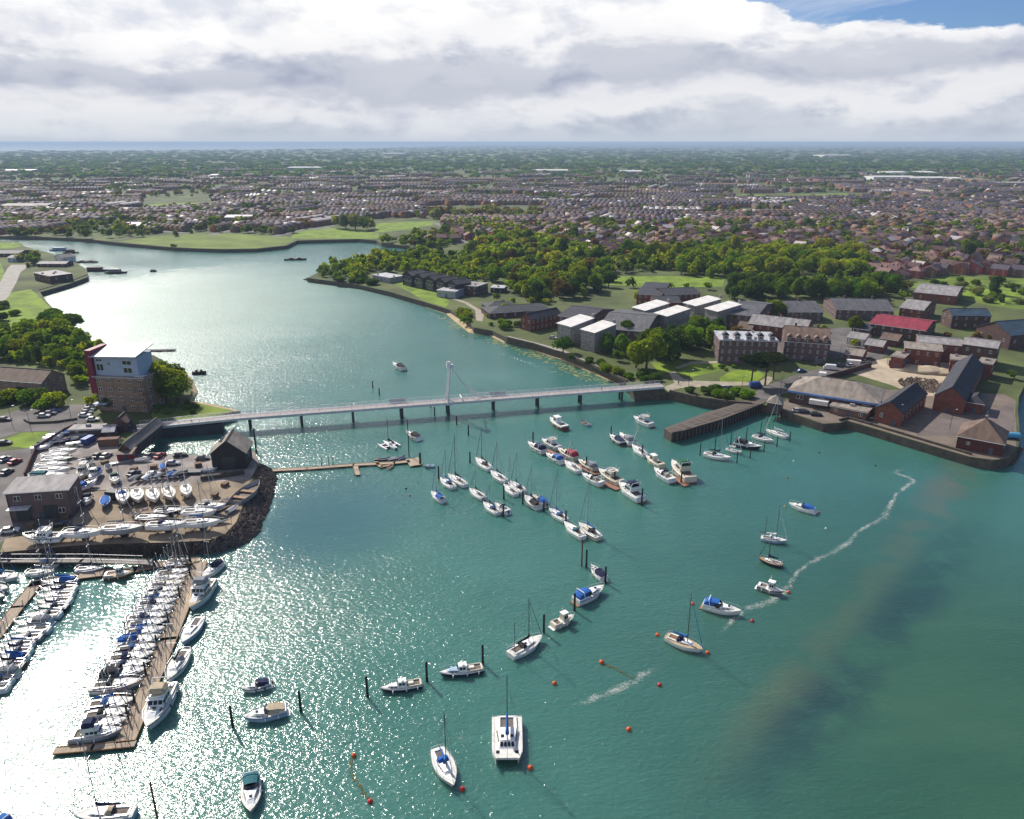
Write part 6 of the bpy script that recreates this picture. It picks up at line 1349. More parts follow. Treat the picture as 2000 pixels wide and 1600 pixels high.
# ================================================================== boatyard: laid-up boats
def ashore(kind, px, py, ang, L, label, **k):
    """px,py of the keel on the ground; ang = heading of the bow in degrees"""
    c = G(px, py, LAND); drop = (0.05 * L + 0.97) if kind == 'y' else (0.05 * L + 0.35)
    if kind == 'y': return yacht('laid_up_yacht', (c.x, c.y, LAND + 0.05 + drop), R(ang), L, label, ashore=True, **k)
    return cruiser('laid_up_cruiser', (c.x, c.y, LAND + 0.05 + drop), R(ang), L, label, ashore=True, **k)
YR = 'yachts propped in a row bow to the water'
for i, (x, y, h, cv) in enumerate([(243, 985, 'w', 'b'), (271, 982, 'w', 'k'), (302, 982, 'w', 'w'), (333, 978, 'c', 'e'), (366, 972, 'w', None)]):
    ashore('y', x, y, -62 + rnd.uniform(-5, 5), 8.6 - 0.3 * (i == 4) * 3, 'yacht propped ashore bow to camera, %s from left in the boatyard row' % ORD[i], hull=h, cover=cv, hood='b' if i == 0 else None, mast=(i not in (1,)), mast_h=10.5, group=YR)
ashore('m', 171, 985, -70, 6.4, 'white cabin boat ashore beside the blue tarpaulin boat', canopy='k', style='cuddy', stripe='n')
c = G(207, 990, LAND); dinghy('covered_boat', (c.x, c.y, LAND + 0.9), R(-65), 6.6, 'boat ashore under a deep blue tarpaulin', hull='b', cover='b', cat='boat')
FR = 'boats laid up along the lower edge of the boatyard'
for i, (x, y, a, L, kd, h, cv, lab) in enumerate([(86, 1062, 4, 9.0, 'm', 'w', None, 'white cabin cruiser ashore at the left end of the lower boatyard edge'), (166, 1056, 3, 9.6, 'y', 'w', 'n', 'white yacht ashore with navy cover, second along the lower boatyard edge'), (242, 1049, 5, 10.4, 'y', 'e', 'e', 'grey yacht ashore, third along the lower boatyard edge'),
                                                  (328, 1041, 3, 9.8, 'y', 'w', 'e', 'white yacht ashore, fourth along the lower boatyard edge'), (396, 1036, 4, 9.4, 'y', 'w', 'b', 'white yacht ashore with bright blue cover at the right end of the lower edge'), (333, 1012, 6, 7.4, 'y', 'n', 'n', 'small navy yacht ashore behind the lower row'),
                                                  (392, 1015, 2, 9.0, 'y', 'w', 'b', 'white yacht ashore with blue cover behind the lower row'), (414, 1003, 4, 8.0, 'y', 'p', 'w', 'pale blue yacht ashore nearest the rock edge'), (300, 1026, 2, 8.0, 'y', 'v', 'r', 'brown yacht with red cover ashore between the rows')]):
    if kd == 'y': ashore('y', x, y, a, L, lab, hull=h, cover=cv, hood='n' if i % 2 else None, group=FR, mast=(i in (1, 2, 3, 4, 7)), mast_h=11.5)
    else: ashore('m', x, y, 184, L, lab, canopy=None, style='fly', stripe='n', group=FR)
BKR = 'boats laid up at the back of the boatyard'
for i, (x, y, a, L, kd, h, cv) in enumerate([(98, 944, 4, 10.5, 'y', 'p', 't'), (108, 932, 6, 10.0, 'y', 'w', 'e'), (104, 921, 8, 9.0, 'y', 'w', 'n'), (116, 911, 10, 9.0, 'y', 'g', 'w'), (112, 902, 10, 8.0, 'y', 'w', 'b'), (128, 893, 14, 8.0, 'y', 'w', 'k')]):
    ashore('y', x, y, a, L, '%s yacht laid up by the boatyard wall, %s from the workshop' % ({'p': 'pale blue', 'w': 'white', 'g': 'green'}[h], ORD[i]), hull=h, cover=cv, hood='t' if i == 0 else None, mast=False, group=BKR, awning='t' if i == 0 else None)
ashore('m', 169, 914, -75, 7.6, 'white motor boat with black cockpit ashore in the middle of the yard', canopy='k', style='cuddy', stripe=None)
ashore('m', 163, 933, -70, 8.4, 'cream flybridge boat ashore in front of the black cockpit boat', hull='c', canopy=None, style='fly', stripe='w')
ashore('m', 171, 956, 60, 6.6, 'white and blue speedboat on a cradle behind the workshop', canopy='b', style='cuddy', stripe='b')
ashore('m', 186, 936, -85, 6.4, 'small blue topped boat ashore beside the cream flybridge boat', canopy='b', style='house', stripe='b')
ashore('m', 226, 944, -60, 6.4, 'white boat with green cockpit cover ashore alone in the yard', canopy='g', style='cuddy', stripe=None)
DG = 'dinghies racked along the boatyard wall'
for i in range(7):
    x, y = 74 + i * 6.0, 880 - i * 5.0
    c = G(x + 6, y, LAND); dinghy('dinghy', (c.x, c.y, LAND + 0.5), R(20), 5.6, '%s dinghy parked outside the yard wall, %s from the bottom' % (('white', 'pale', 'white', 'grey', 'white', 'white', 'pale')[i], ORD[i]), hull='wpwewwp'[i], cover='wenewwe'[i], group=DG)
for i in range(9):
    x, y = 116 + (i % 3) * 14 + i * 2.2, 882 - i * 5.2
    c = G(x, y, LAND); dinghy('dinghy', (c.x, c.y, LAND + 0.5), R(18 + rnd.uniform(-8, 8)), 5.4, '%s dinghy parked inside the yard wall, %s from the bottom' % (('white', 'green', 'white', 'navy', 'white', 'grey', 'blue', 'white', 'cream')[i], ORD[i]), hull='wgwnwebwc'[i], cover=('e', None, 'w', 'n', None, 'e', 'b', 'w', None)[i], group='dinghies inside the yard wall', mast=(i % 3 == 0))
# racks of upright dinghies and spars behind the propped yachts
for i in range(9):
    c = G(262 + i * 12, 941 - i * 1.2, LAND); dinghy('dinghy', (c.x, c.y, LAND + 0.9), R(75 + rnd.uniform(-6, 6)), 3.8, 'small dinghy stood in the rack behind the propped yachts, %s from the left' % ORD[i], hull='ewepewven'[i], cover=('e', 'k', 'w', 'n', 'e', 'k', 'b', 'e', 'k')[i], group='dinghies in the rack behind the yachts', tilt=R(35))
c = G(484, 965, LAND); dinghy('hulk', (c.x, c.y, LAND - 0.3), R(78), 13, 'grey derelict hulk lying on the rocks beside the boatyard', hull='e', cat='hulk')
# spar stacks, timbers, containers
for i, (x, y, lab) in enumerate([(190, 858, 'stack of long timbers at the top of the boatyard, left one'), (215, 862, 'stack of long timbers beside the long shed'), (240, 905, 'row of spars lying on the concrete below the long shed'), (425, 1000, 'pile of masts and planks near the rock edge')]):
    c = G(x, y, LAND); r = thing('timber_stack', lab, 'timber', (c.x, c.y, LAND + 0.05), R(-20 + 25 * i))
    for k in range(6): MB().box((rnd.uniform(-.6, .6), (k % 3) * 0.45 - 0.45, 0.15 + 0.28 * (k // 3)), (7 + rnd.uniform(-1.5, 1.5), 0.3, 0.25), rnd.uniform(-.05, .05)).build('timber', M_TIMBER if i != 2 else M_ALU, r)
for i, (x, y, rz, m, lab) in enumerate([(215, 870, 10, M_BBROWN, 'brown cabin container beside the long shed'), (372, 925, 4, M_STEELD, 'black flatbed trailer in the upper boatyard'), (232, 975, -10, M_STEELD, 'dark workbench shelter beside the blue tarpaulin boat'), (1666, 714, -20, M_RWHITE, 'white portable cabin on the demolition site edge'), (1748, 714, -8, M_RTAN, 'long earth coloured skip on the demolition site')]):
    c = G(x, y, LAND); r = thing('container', lab, 'container', (c.x, c.y, LAND + 0.1), R(rz))
    h = 2.4 if i != 1 else 0.8
    MB().box((0, 0, h / 2), (6.0, 2.4, h)).build('body', m, r)
    for sx_ in (-2.95, 2.95):
        for sy_ in (-1.18, 1.18): MB().box((sx_, sy_, h / 2), (0.2, 0.2, h + 0.12)).build('corner_post', M_STEELD, r)
    MB().box((3.05, 0, h / 2), (0.06, 1.8, h * 0.85)).build('door', M_STEELP, r)

# ================================================================== cars
def car_meshes():
    body = MB(); W = 1.75
    prof = [(-2.1, 0.30), (-2.15, 0.62), (-2.0, 0.86), (-1.2, 0.92), (1.0, 0.90), (1.9, 0.74), (2.1, 0.52), (2.1, 0.30)]
    body.loft([[(x, y * W / 2, z if abs(y) < 1 else 0.3 + (z - 0.3) * 0.9) for x, z in prof] for y in (-1, -0.9, 0.9, 1)])
    top = MB(); g = [(-1.75, 0.88), (-1.25, 1.38), (0.15, 1.43), (0.95, 0.90)]
    top.loft([[(x, y * W / 2 * (0.94 if z < 1 else 0.76), z) for x, z in g] for y in (-1, 1)])
    roof = MB(); roof.box((-0.5, 0, 1.435), (1.5, 1.28, 0.05), 0, 0.92)
    wh = MB(); wh.tube((0, -0.11, 0), (0, 0.11, 0), 0.32, 0.32, 10)
    lamp = MB(); lamp.box((0, 0, 0), (0.08, 0.32, 0.14))
    return body, top, roof, wh, lamp
CB = car_meshes(); _CM = {}
CARC = {'white': (0.72, 0.72, 0.72), 'silver': (0.42, 0.43, 0.45), 'black': (0.012, 0.012, 0.014), 'blue': (0.02, 0.07, 0.26), 'red': (0.30, 0.015, 0.02), 'grey': (0.12, 0.125, 0.13), 'navy': (0.012, 0.02, 0.06)}
def car(px, py, ang, colr, label, van=False, group='cars parked around the harbour', z=LAND):
    k = (colr, van)
    if k not in _CM:
        m = mat('car_paint_' + colr, CARC[colr], 0.3, 0.05, 1.0, spec=0.6, metal=0.1)
        if 'w' not in _CM: _CM['g'] = CB[1].mesh('glasshouse', M_GLASS); _CM['w'] = CB[3].mesh('wheel', M_RUBBER); _CM['l'] = CB[4].mesh('headlight', M_FRAME)
        vb = MB()
        if van:
            vb.box((-0.35, 0, 1.3), (4.1, 1.9, 1.9)); vb.add([(1.7, -0.95, 0.35), (2.6, -0.9, 0.35), (2.6, -0.85, 0.95), (1.7, -0.9, 1.9), (1.7, 0.95, 0.35), (2.6, 0.9, 0.35), (2.6, 0.85, 0.95), (1.7, 0.9, 1.9)], [(0, 1, 2, 3), (7, 6, 5, 4), (1, 5, 6, 2), (2, 6, 7, 3), (0, 4, 5, 1)])
            wg = MB(); wg.add([(1.76, -0.8, 1.82), (2.44, -0.78, 1.14), (2.44, 0.78, 1.14), (1.76, 0.8, 1.82)], [(0, 1, 2, 3)]); _CM['vg'] = wg.mesh('windscreen', M_GLASS)
        _CM[k] = (vb.mesh('body', m) if van else CB[0].mesh('body', m), CB[2].mesh('roof', m))
    c = G(px, py, z); r = thing('van' if van else 'car', label, 'van' if van else 'car', (c.x, c.y, z + 0.06), R(ang), group)
    link('body', _CM[k][0], r)
    if van: link('windscreen', _CM['vg'], r)
    else: link('glasshouse', _CM['g'], r); link('roof', _CM[k][1], r)
    for x in (-1.3, 1.35):
        for y in (-0.82, 0.82): link('wheel', _CM['w'], r, (x, y, 0.32))
    for y in (-0.62, 0.62): link('headlight', _CM['l'], r, (2.62 if van else 2.1, y, 0.62))
for a in [(293, 893, 75, 'grey', 'grey car parked at the inlet edge of the boatyard, left one'), (313, 893, 75, 'red', 'red car parked at the inlet edge of the boatyard'), (353, 892, 20, 'black', 'black car parked at the inlet edge near the boathouse'), (338, 908, 8, 'silver', 'silver estate car in the upper boatyard'), (338, 927, 6, 'black', 'black car in the upper boatyard'),
          (86, 815, 8, 'silver', 'silver car in the planter bay of the car park, lower one'), (98, 810, 8, 'navy', 'navy car in the planter bay of the car park, middle one'), (106, 805, 8, 'blue', 'blue car in the planter bay of the car park, upper one'), (166, 814, 6, 'white', 'white car below the tower block, lowest of the row'), (170, 808, 6, 'grey', 'grey car below the tower block, second of the row'), (174, 802, 6, 'silver', 'silver car below the tower block, third of the row'), (178, 796, 6, 'white', 'white car below the tower block, top of the row'),
          (182, 822, 10, 'white', 'white car behind the pale roofed shed'), (10, 868, 12, 'black', 'black car at the left edge beside the green verge'), (10, 822, 5, 'black', 'black car under the trees at the left edge'), (10, 900, 80, 'silver', 'silver car left of the boatyard wall, upper one'), (14, 925, 80, 'grey', 'grey car left of the boatyard wall, lower one'),
          (1416, 760, 4, 'silver', 'silver car on the garden road, left one'), (1428, 761, 4, 'navy', 'navy car on the garden road, second one'), (1558, 805, -8, 'silver', 'silver car on the quay in front of the warehouse'), (1571, 807, -8, 'navy', 'navy car on the quay in front of the warehouse'), (1594, 812, -8, 'black', 'black car on the quay at the warehouse canopy'),
          (1538, 700, 12, 'white', 'white car beside the dark pine trees'), (1572, 704, 12, 'grey', 'grey car below the brown roofed apartments, left one'), (1586, 702, 12, 'silver', 'silver car below the brown roofed apartments, middle one'), (1600, 700, 12, 'black', 'black car below the brown roofed apartments, right one'), (1565, 727, 14, 'blue', 'blue car on the service road'), (1662, 716, 14, 'white', 'white car by the brick wall of the service road'), (1690, 708, 14, 'silver', 'silver car near the demolition site, left one'), (1700, 704, 14, 'black', 'black car near the demolition site, right one'), (1706, 822, -15, 'black', 'black car on the quay corner beside the steep roofed shed'),
          (1640, 716, 14, 'grey', 'grey car by the brick wall of the service road'), (1080, 662, -20, 'silver', 'silver car on the promenade below the nearest white roofed block')]: car(*a)
car(174, 866, 80, 'blue', 'blue van at the top of the boatyard', True); car(1475, 757, 4, 'blue', 'blue van on the garden road beside the pines', True); car(1600, 712, 16, 'grey', 'grey van below the brown roofed apartments', True); car(1620, 722, 160, 'white', 'white van on the service road', True)
# demolition heap
rocks('rubble_heap', [(1755, 742), (1800, 738), (1850, 750)], [(1775, 764), (1815, 766), (1850, 764)], LAND + 1.2, LAND + 0.2, 260, 0.5, 1.3, 'heap of dark rubble on the demolition site', 31, mat('rubble', (0.14, 0.105, 0.08), 0.95, 0.5, 0.7), 1.0)
mb = MB(); rs = random.Random(3)
for i, (x, y, r, h) in enumerate([(1770, 718, 6, 1.6), (1790, 722, 8, 2.0), (1815, 725, 9, 2.4), (1840, 727, 8, 1.8), (1860, 729, 6, 1.4)]):
    c = G(x, y, LAND); secs = []
    for k, f in ((0, 0), (0.5, 0.45), (0.8, 0.75), (0.97, 0.96)):
        secs.append([(c.x + r * 1.3 * (1 - f) * math.cos(q) + rs.uniform(-.4, .4), c.y + r * 0.8 * (1 - f) * math.sin(q) + rs.uniform(-.4, .4), LAND + 0.1 + h * k) for q in [2 * math.pi * j / 12 for j in range(12)]])
    mb.loft(secs)
o = mb.build('sand_bank', M_SAND, None, True); tag(o, 'long bank of excavated sand on the demolition site', None, None, 'structure')
# floating wrecks and houseboats in the creek
def barge(px, py, ang, L, label, m=M_BLACKH, house=None):
    c = G(px, py); r = thing('barge', label, 'barge', (c.x, c.y, 0), R(ang)); rg = hull_shape(L, 0.24 * L, 1.2, 0.3, 0.9, 0.15, 3.0, 0.05)
    b = MB(); b.loft(rg, close=False, cap=False); b.add(rg[0], [tuple(range(9))]); b.build('hull', m, r); MB().loft([[(q_[0][0], q_[0][1], q_[0][2] - 0.05), (q_[0][0], -q_[0][1], q_[0][2] - 0.05)] for q_ in rg], close=False, cap=False).build('deck', M_WOODD, r)
    if house:
        cb = MB(); cabin_block(cb, -0.35 * L, 0.2 * L, 0.2 * L, 0.18 * L, 1.15, 2.0, 0.1, 0.1, 0.95, 0.1); hh = cb.build('deckhouse', house, r); side_windows(hh, -0.32 * L, 0.16 * L, 0.2 * L, 0.18 * L, 1.15, 2.0, 5, 0.95, 0.4)
    else:
        for x in (-0.2, 0.15): MB().box((x * L, 0, 1.5), (0.16 * L, 0.12 * L, 0.9)).build('deck_hatch', M_BDARK, r)
    return r
barge(578, 508, 6, 19, 'dark wrecked barge lying low in the middle of the upper creek'); barge(120, 490, 3, 20, 'blue houseboat moored off the far left shore', M_BLUE, M_PBLUE); barge(140, 495, 0, 14, 'dark workboat moored beside the blue houseboat', M_BLACKH, M_BDARK)
barge(190, 530, 4, 20, 'dark barge moored off the straight sea wall, left one', M_BLACKH, M_BDARK); barge(228, 534, 4, 17, 'dark barge moored off the straight sea wall, right one', M_BLACKH, M_BGREY); barge(390, 731, 8, 6, 'small sunken black boat off the left beach', M_BLACKH)
barge(170, 513, 0, 20, 'low dark pontoon barge off the far left shore', M_BLACKH); barge(300, 531, -6, 5, 'small dark boat adrift on the bright upper creek', M_BLACKH)
deck_strip('landing_stage', 'low dark landing stage in the creek behind the tower block', [(262, 685), (300, 684), (342, 683)], 2.0, 0.6, M_PILE)
c = G(745, 875, 0)

# loose yard clutter
for i, (x, y, lab) in enumerate([(262, 918, 'stack of pallets below the oxblood red shed'), (300, 915, 'stack of pallets in the open upper yard, left one'), (388, 912, 'stack of pallets beside the boathouse'), (205, 905, 'stack of crates beside the cream flybridge boat'), (440, 950, 'stack of pallets behind the lower yard wall'), (420, 972, 'stack of crates near the derelict hulk'), (130, 1012, 'stack of crates in front of the workshop'), (60, 1030, 'stack of pallets left of the workshop door'), (285, 1010, 'stack of crates between the yacht rows')]):
    c = G(x, y, LAND); r = thing('pallet_stack', lab, 'pallets', (c.x, c.y, LAND + 0.06), R(17 * i))
    for k in range(3 + i % 3): MB().box((rnd.uniform(-.1, .1), rnd.uniform(-.1, .1), 0.12 + 0.27 * k), (1.9, 1.5, 0.22), rnd.uniform(-.1, .1)).build('pallet', M_TIMBER, r)
for a in [(300, 930, 10, 'white', 'white car in the open upper yard'), (262, 928, 70, 'navy', 'navy car beside the boat with green cockpit cover'), (396, 898, 12, 'grey', 'grey car at the boathouse wall'), (208, 893, 80, 'silver', 'silver car beside the oxblood red shed'), (192, 893, 80, 'black', 'black car in the middle of the upper yard'), (118, 1028, 10, 'black', 'black car in front of the workshop'), (20, 1040, 20, 'white', 'white car at the left of the workshop'), (30, 905, 75, 'red', 'red car left of the boatyard wall')]: car(*a)
for i, (x, y, a, h, cv) in enumerate([(280, 902, 15, 'w', 'e'), (318, 918, -70, 'w', 'b'), (410, 922, 10, 'p', 'e'), (212, 918, -60, 'c', 'n'), (150, 952, 30, 'w', 'e'), (440, 985, 80, 'w', None), (455, 1000, 70, 'e', 'e'), (430, 1022, 15, 'w', 'k'), (275, 1004, 40, 'w', None), (364, 1000, 10, 'w', 'e')]):
    c = G(x, y, LAND); dinghy('dinghy', (c.x, c.y, LAND + 0.5), R(a), 4.6, '%s dinghy on the yard ground, %s of the loose ones' % ({'w': 'white', 'p': 'pale blue', 'c': 'cream', 'e': 'grey'}[h], ORD[i]), hull=h, cover=cv, group='loose dinghies in the yard')

# ================================================================== trees
def foliage(name, c, c2, ov=0.22):
    m = bpy.data.materials.new(name); m.use_nodes = True; t = m.node_tree; t.nodes.clear()
    geo = N(t, 'ShaderNodeNewGeometry'); oi = N(t, 'ShaderNodeObjectInfo'); tcn = N(t, 'ShaderNodeTexCoord')
    n = noise(t, geo.outputs['Position'], 0.35, 3, 0.6)
    mixf = math_n(t, 'ADD', math_n(t, 'MULTIPLY', geo.outputs['Random Per Island'], 0.45), math_n(t, 'MULTIPLY', n, 0.6), True)
    col = mixc(t, mixf, c, c2)
    h = N(t, 'ShaderNodeHueSaturation'); t.links.new(col, h.inputs['Color'])
    t.links.new(math_n(t, 'ADD', math_n(t, 'MULTIPLY', oi.outputs['Random'], 2 * ov), 1 - ov), h.inputs['Value'])
    t.links.new(math_n(t, 'ADD', math_n(t, 'MULTIPLY', math_n(t, 'FRACT', math_n(t, 'MULTIPLY', oi.outputs['Random'], 5.7)), 0.05), 0.475), h.inputs['Hue'])
    d = N(t, 'ShaderNodeBsdfDiffuse'); tr = N(t, 'ShaderNodeBsdfTranslucent'); t.links.new(h.outputs[0], d.inputs[0]); t.links.new(mixc(t, 1.0, h.outputs[0], (1.5, 1.45, 0.6), 'MULTIPLY'), tr.inputs[0])
    mx = N(t, 'ShaderNodeMixShader'); mx.inputs[0].default_value = 0.45; t.links.new(d.outputs[0], mx.inputs[1]); t.links.new(tr.outputs[0], mx.inputs[2])
    o = N(t, 'ShaderNodeOutputMaterial'); t.links.new(mx.outputs[0], o.inputs[0]); return m
FOL = {'lush': foliage('leaves_lush', (0.085, 0.155, 0.010), (0.150, 0.230, 0.016)), 'yellow': foliage('leaves_yellow_green', (0.150, 0.195, 0.010), (0.235, 0.280, 0.018)), 'dark': foliage('leaves_dark', (0.036, 0.080, 0.014), (0.080, 0.140, 0.020)),
       'rust': foliage('leaves_bronze', (0.095, 0.068, 0.022), (0.150, 0.110, 0.036)), 'pale': foliage('leaves_pale', (0.120, 0.145, 0.045), (0.180, 0.205, 0.070)), 'pine': foliage('needles_dark', (0.012, 0.022, 0.010), (0.025, 0.040, 0.014))}
M_BARK = mat('bark', (0.07, 0.05, 0.035), 0.95, 0.3, 2.0, bump=0.03)
def crown_arrays(seed, nleaf, leaf, lobes, rx, rz, zc, flat=1.0):
    """leaf cards spread over a cluster of lobes; returns verts, quads"""
    r = np.random.RandomState(seed); L = []
    for i in range(lobes):
        a = r.uniform(0, 2 * np.pi); q = r.uniform(0.15, 0.72); zz = r.uniform(-0.55, 0.75)
        L.append((np.array([rx * q * np.cos(a) * (1 - 0.35 * max(0, zz)), rx * q * np.sin(a) * (1 - 0.35 * max(0, zz)), zc + rz * zz * 0.75]), rx * r.uniform(0.34, 0.56)))
    L.append((np.array([0, 0, zc]), rx * 0.62))
    w = np.array([l[1] ** 2 for l in L]); w /= w.sum(); idx = r.choice(len(L), nleaf, p=w)
    d = r.normal(size=(nleaf, 3)); d[:, 2] = d[:, 2] * 0.9 + 0.25; d /= np.linalg.norm(d, axis=1)[:, None]
    cen = np.array([L[i][0] for i in idx]); rad = np.array([L[i][1] for i in idx]) * r.uniform(0.72, 1.06, nleaf)
    p = cen + d * rad[:, None] * np.array([1, 1, rz / rx * flat])
    nrm = d + r.normal(size=(nleaf, 3)) * 0.55; nrm /= np.linalg.norm(nrm, axis=1)[:, None]
    u = np.cross(nrm, r.normal(size=(nleaf, 3))); u /= np.linalg.norm(u, axis=1)[:, None]; v = np.cross(nrm, u)
    s = leaf * r.uniform(0.6, 1.25, nleaf)[:, None]
    c = np.stack([p - u * s - v * s * 0.7, p + u * s - v * s * 0.7, p + u * s * 0.8 + v * s * 0.7, p - u * s * 0.8 + v * s * 0.7], 1).reshape(-1, 3)
    return c, np.arange(nleaf * 4).reshape(-1, 4)
CROWNS = {}
def crown_mesh(kind, k, form):
    key = (kind, k, form)
    if key not in CROWNS:
        if form == 'tree': V, Q = crown_arrays(100 + k, 2300, (0.30, 0.34, 0.38, 0.32, 0.36, 0.28)[k], (12, 7, 16, 9, 5, 20)[k], (4.4, 4.0, 4.9, 4.2, 3.8, 4.6)[k], (4.5, 4.8, 3.9, 4.6, 5.0, 4.2)[k], 5.2)
        elif form == 'tall': V, Q = crown_arrays(200 + k, 2300, 0.32, 10, 3.0, 5.4, 5.6)
        elif form == 'pine': V, Q = crown_arrays(300 + k, 2300, 0.36, 9, 5.6, 1.9, 8.3, 0.8)
        else: V, Q = crown_arrays(400 + k, 1300, 0.34, 9, 3.4, 2.2, 1.9)
        CROWNS[key] = npmesh('crown', V, Q, [FOL[kind]])
    return CROWNS[key]
TRUNKS = {}
def trunk_mesh(form, k):
    if (form, k) not in TRUNKS:
        r = random.Random(k + 5); mb = MB(); h = {'tree': 5.2, 'tall': 5.0, 'pine': 8.0, 'bush': 1.6}[form]; rr = 0.10 if form == 'bush' else 0.30
        mb.tube((0, 0, -0.4), (0.1, 0, h * 0.5), rr, rr * 0.75, 7); mb.tube((0.1, 0, h * 0.5), (0, 0.1, h), rr * 0.75, rr * 0.4, 7)
        for i in range(5):
            a = i * 1.26 + r.random(); z = h * (0.5 + 0.08 * i); q = 2.2 if form != 'bush' else 0.9
            mb.tube((0.05, 0.05, z), (q * math.cos(a), q * math.sin(a), z + q * 0.7), rr * 0.4, rr * 0.15, 5)
        TRUNKS[(form, k)] = mb.mesh('trunk', M_BARK)
    return TRUNKS[(form, k)]
TREES = []   # (x, y, height, kind, form, zone label, group)
trnd = random.Random(77)
def scatter(poly_px, spacing, hr, kinds, form, label, group, name, z=LAND, jit=0.45, keep=1.0):
    P = GP(poly_px, z); xs = [p[0] for p in P]; ys = [p[1] for p in P]; y = min(ys); n = 0
    while y < max(ys):
        x = min(xs) + trnd.random() * spacing
        while x < max(xs):
            xx = x + trnd.uniform(-jit, jit) * spacing; yy = y + trnd.uniform(-jit, jit) * spacing
            if inpoly(xx, yy, P) and trnd.random() < keep: TREES.append([xx, yy, trnd.uniform(*hr) * (1.0 if trnd.random() < 0.85 else 1.25), trnd.choice(kinds), form if form != 'tree' or trnd.random() < 0.78 else 'tall', label, group, name]); n += 1
            x += spacing
        y += spacing * 0.9
    return n
def tree(px, py, h, kind, form, label, group=None, name='tree'):
    c = G(px, py, LAND); TREES.append([c.x, c.y, h, kind, form, label, group, name])
# individually placed ones
for a in [(303, 790, 15, 'lush', 'tree', 'tall green tree beside the tower block, left of the clump'), (326, 786, 17, 'yellow', 'tree', 'tallest yellow-green tree beside the tower block'), (348, 788, 12.5, 'lush', 'tree', 'lower green tree at the water end of the clump by the tower'), (315, 775, 15, 'lush', 'tree', 'green tree at the back of the clump by the tower'), (338, 772, 14, 'dark', 'tree', 'dark green tree at the back of the clump by the tower'), (200, 790, 6, 'lush', 'tree', 'small tree in front of the tower block'), (178, 795, 5, 'yellow', 'tree', 'small yellowish tree at the left foot of the tower block'), (215, 800, 6.5, 'dark', 'tree', 'dark small tree at the foot of the tower block'),
          (1262, 722, 17, 'yellow', 'tree', 'large sunlit yellow-green tree in the middle of the gardens'), (1242, 718, 13, 'yellow', 'tree', 'yellow-green tree left of the largest garden tree'), (1285, 700, 16, 'lush', 'tree', 'green tree behind the largest garden tree'), (1300, 708, 15, 'dark', 'tree', 'dark tree right of the largest garden tree'), (1325, 700, 15, 'dark', 'tree', 'dark broad tree right of the garden lawn'), (1186, 690, 10, 'dark', 'tree', 'round dark tree beside the nearest white roofed block'), (1212, 694, 11.5, 'lush', 'tree', 'green tree left of the garden clump'), (1205, 705, 6, 'dark', 'tree', 'low dark tree beside the promenade hedge'), (1350, 684, 13, 'lush', 'tree', 'green tree behind the garden lawn'), (1365, 668, 14, 'dark', 'tree', 'big dark tree in front of the middle white roofed block'), (1336, 678, 12, 'dark', 'tree', 'dark tree below the farthest white roofed block'), (1310, 668, 10, 'dark', 'tree', 'dark tree below the middle white roofed block'), (1440, 658, 8, 'rust', 'tree', 'bronze leaved tree left of the mansard block'), (1400, 690, 5, 'yellow', 'tree', 'small yellow tree left of the mansard block door'),
          (1516, 622, 12, 'lush', 'tree', 'large round green tree among the slate roofed terraces'), (1502, 612, 9, 'dark', 'tree', 'dark tree beside the large round tree'), (1664, 650, 10, 'lush', 'tree', 'round green tree left of the crimson roofed hall'), (1606, 648, 5, 'yellow', 'tree', 'small yellow-green tree behind the brown roofed apartments'), (1668, 678, 4.5, 'yellow', 'tree', 'small yellow-green tree among the outbuildings'), (1905, 668, 6, 'rust', 'tree', 'bronze bushy tree right of the brick ranges'), (1930, 672, 6, 'rust', 'tree', 'second bronze bushy tree right of the brick ranges'), (1850, 662, 5, 'rust', 'tree', 'bronze tree in front of the slate hall'), (1246, 590, 8, 'yellow', 'tree', 'yellow-green tree in front of the brick villas'), (1232, 562, 8, 'dark', 'tree', 'dark round tree on the bright field'), (1308, 566, 6, 'yellow', 'tree', 'small yellow tree on the bright field, left one'), (1340, 564, 5, 'lush', 'tree', 'small round tree on the bright field'), (1382, 566, 7, 'lush', 'tree', 'round tree at the right end of the bright field'), (1940, 575, 13, 'dark', 'tall', 'dark upright tree beside the rampart grass'), (1955, 590, 6, 'dark', 'tree', 'dark bushy tree below the rampart grass'),
          (1467, 752, 13.5, 'pine', 'pine', 'dark flat topped pine beside the round lawn, left one'), (1494, 752, 14, 'pine', 'pine', 'dark flat topped pine beside the round lawn, right one'), (1510, 742, 12, 'pine', 'pine', 'dark pine behind the pair of flat topped pines'), (340, 486, 6, 'dark', 'tree', 'lone dark bush tree on the edge of the far marsh'), (1090, 480, 15, 'lush', 'tree', 'tall rounded tree in the middle estate'), (1118, 470, 16, 'dark', 'tree', 'tall dark tree in the middle estate'), (1370, 470, 14, 'lush', 'tree', 'broad tree at the edge of the estate'), (1890, 505, 16, 'dark', 'tree', 'big dark tree among the right hand estate houses'), (1908, 500, 15, 'dark', 'tree', 'second big dark tree among the right hand estate houses')]: tree(*a)
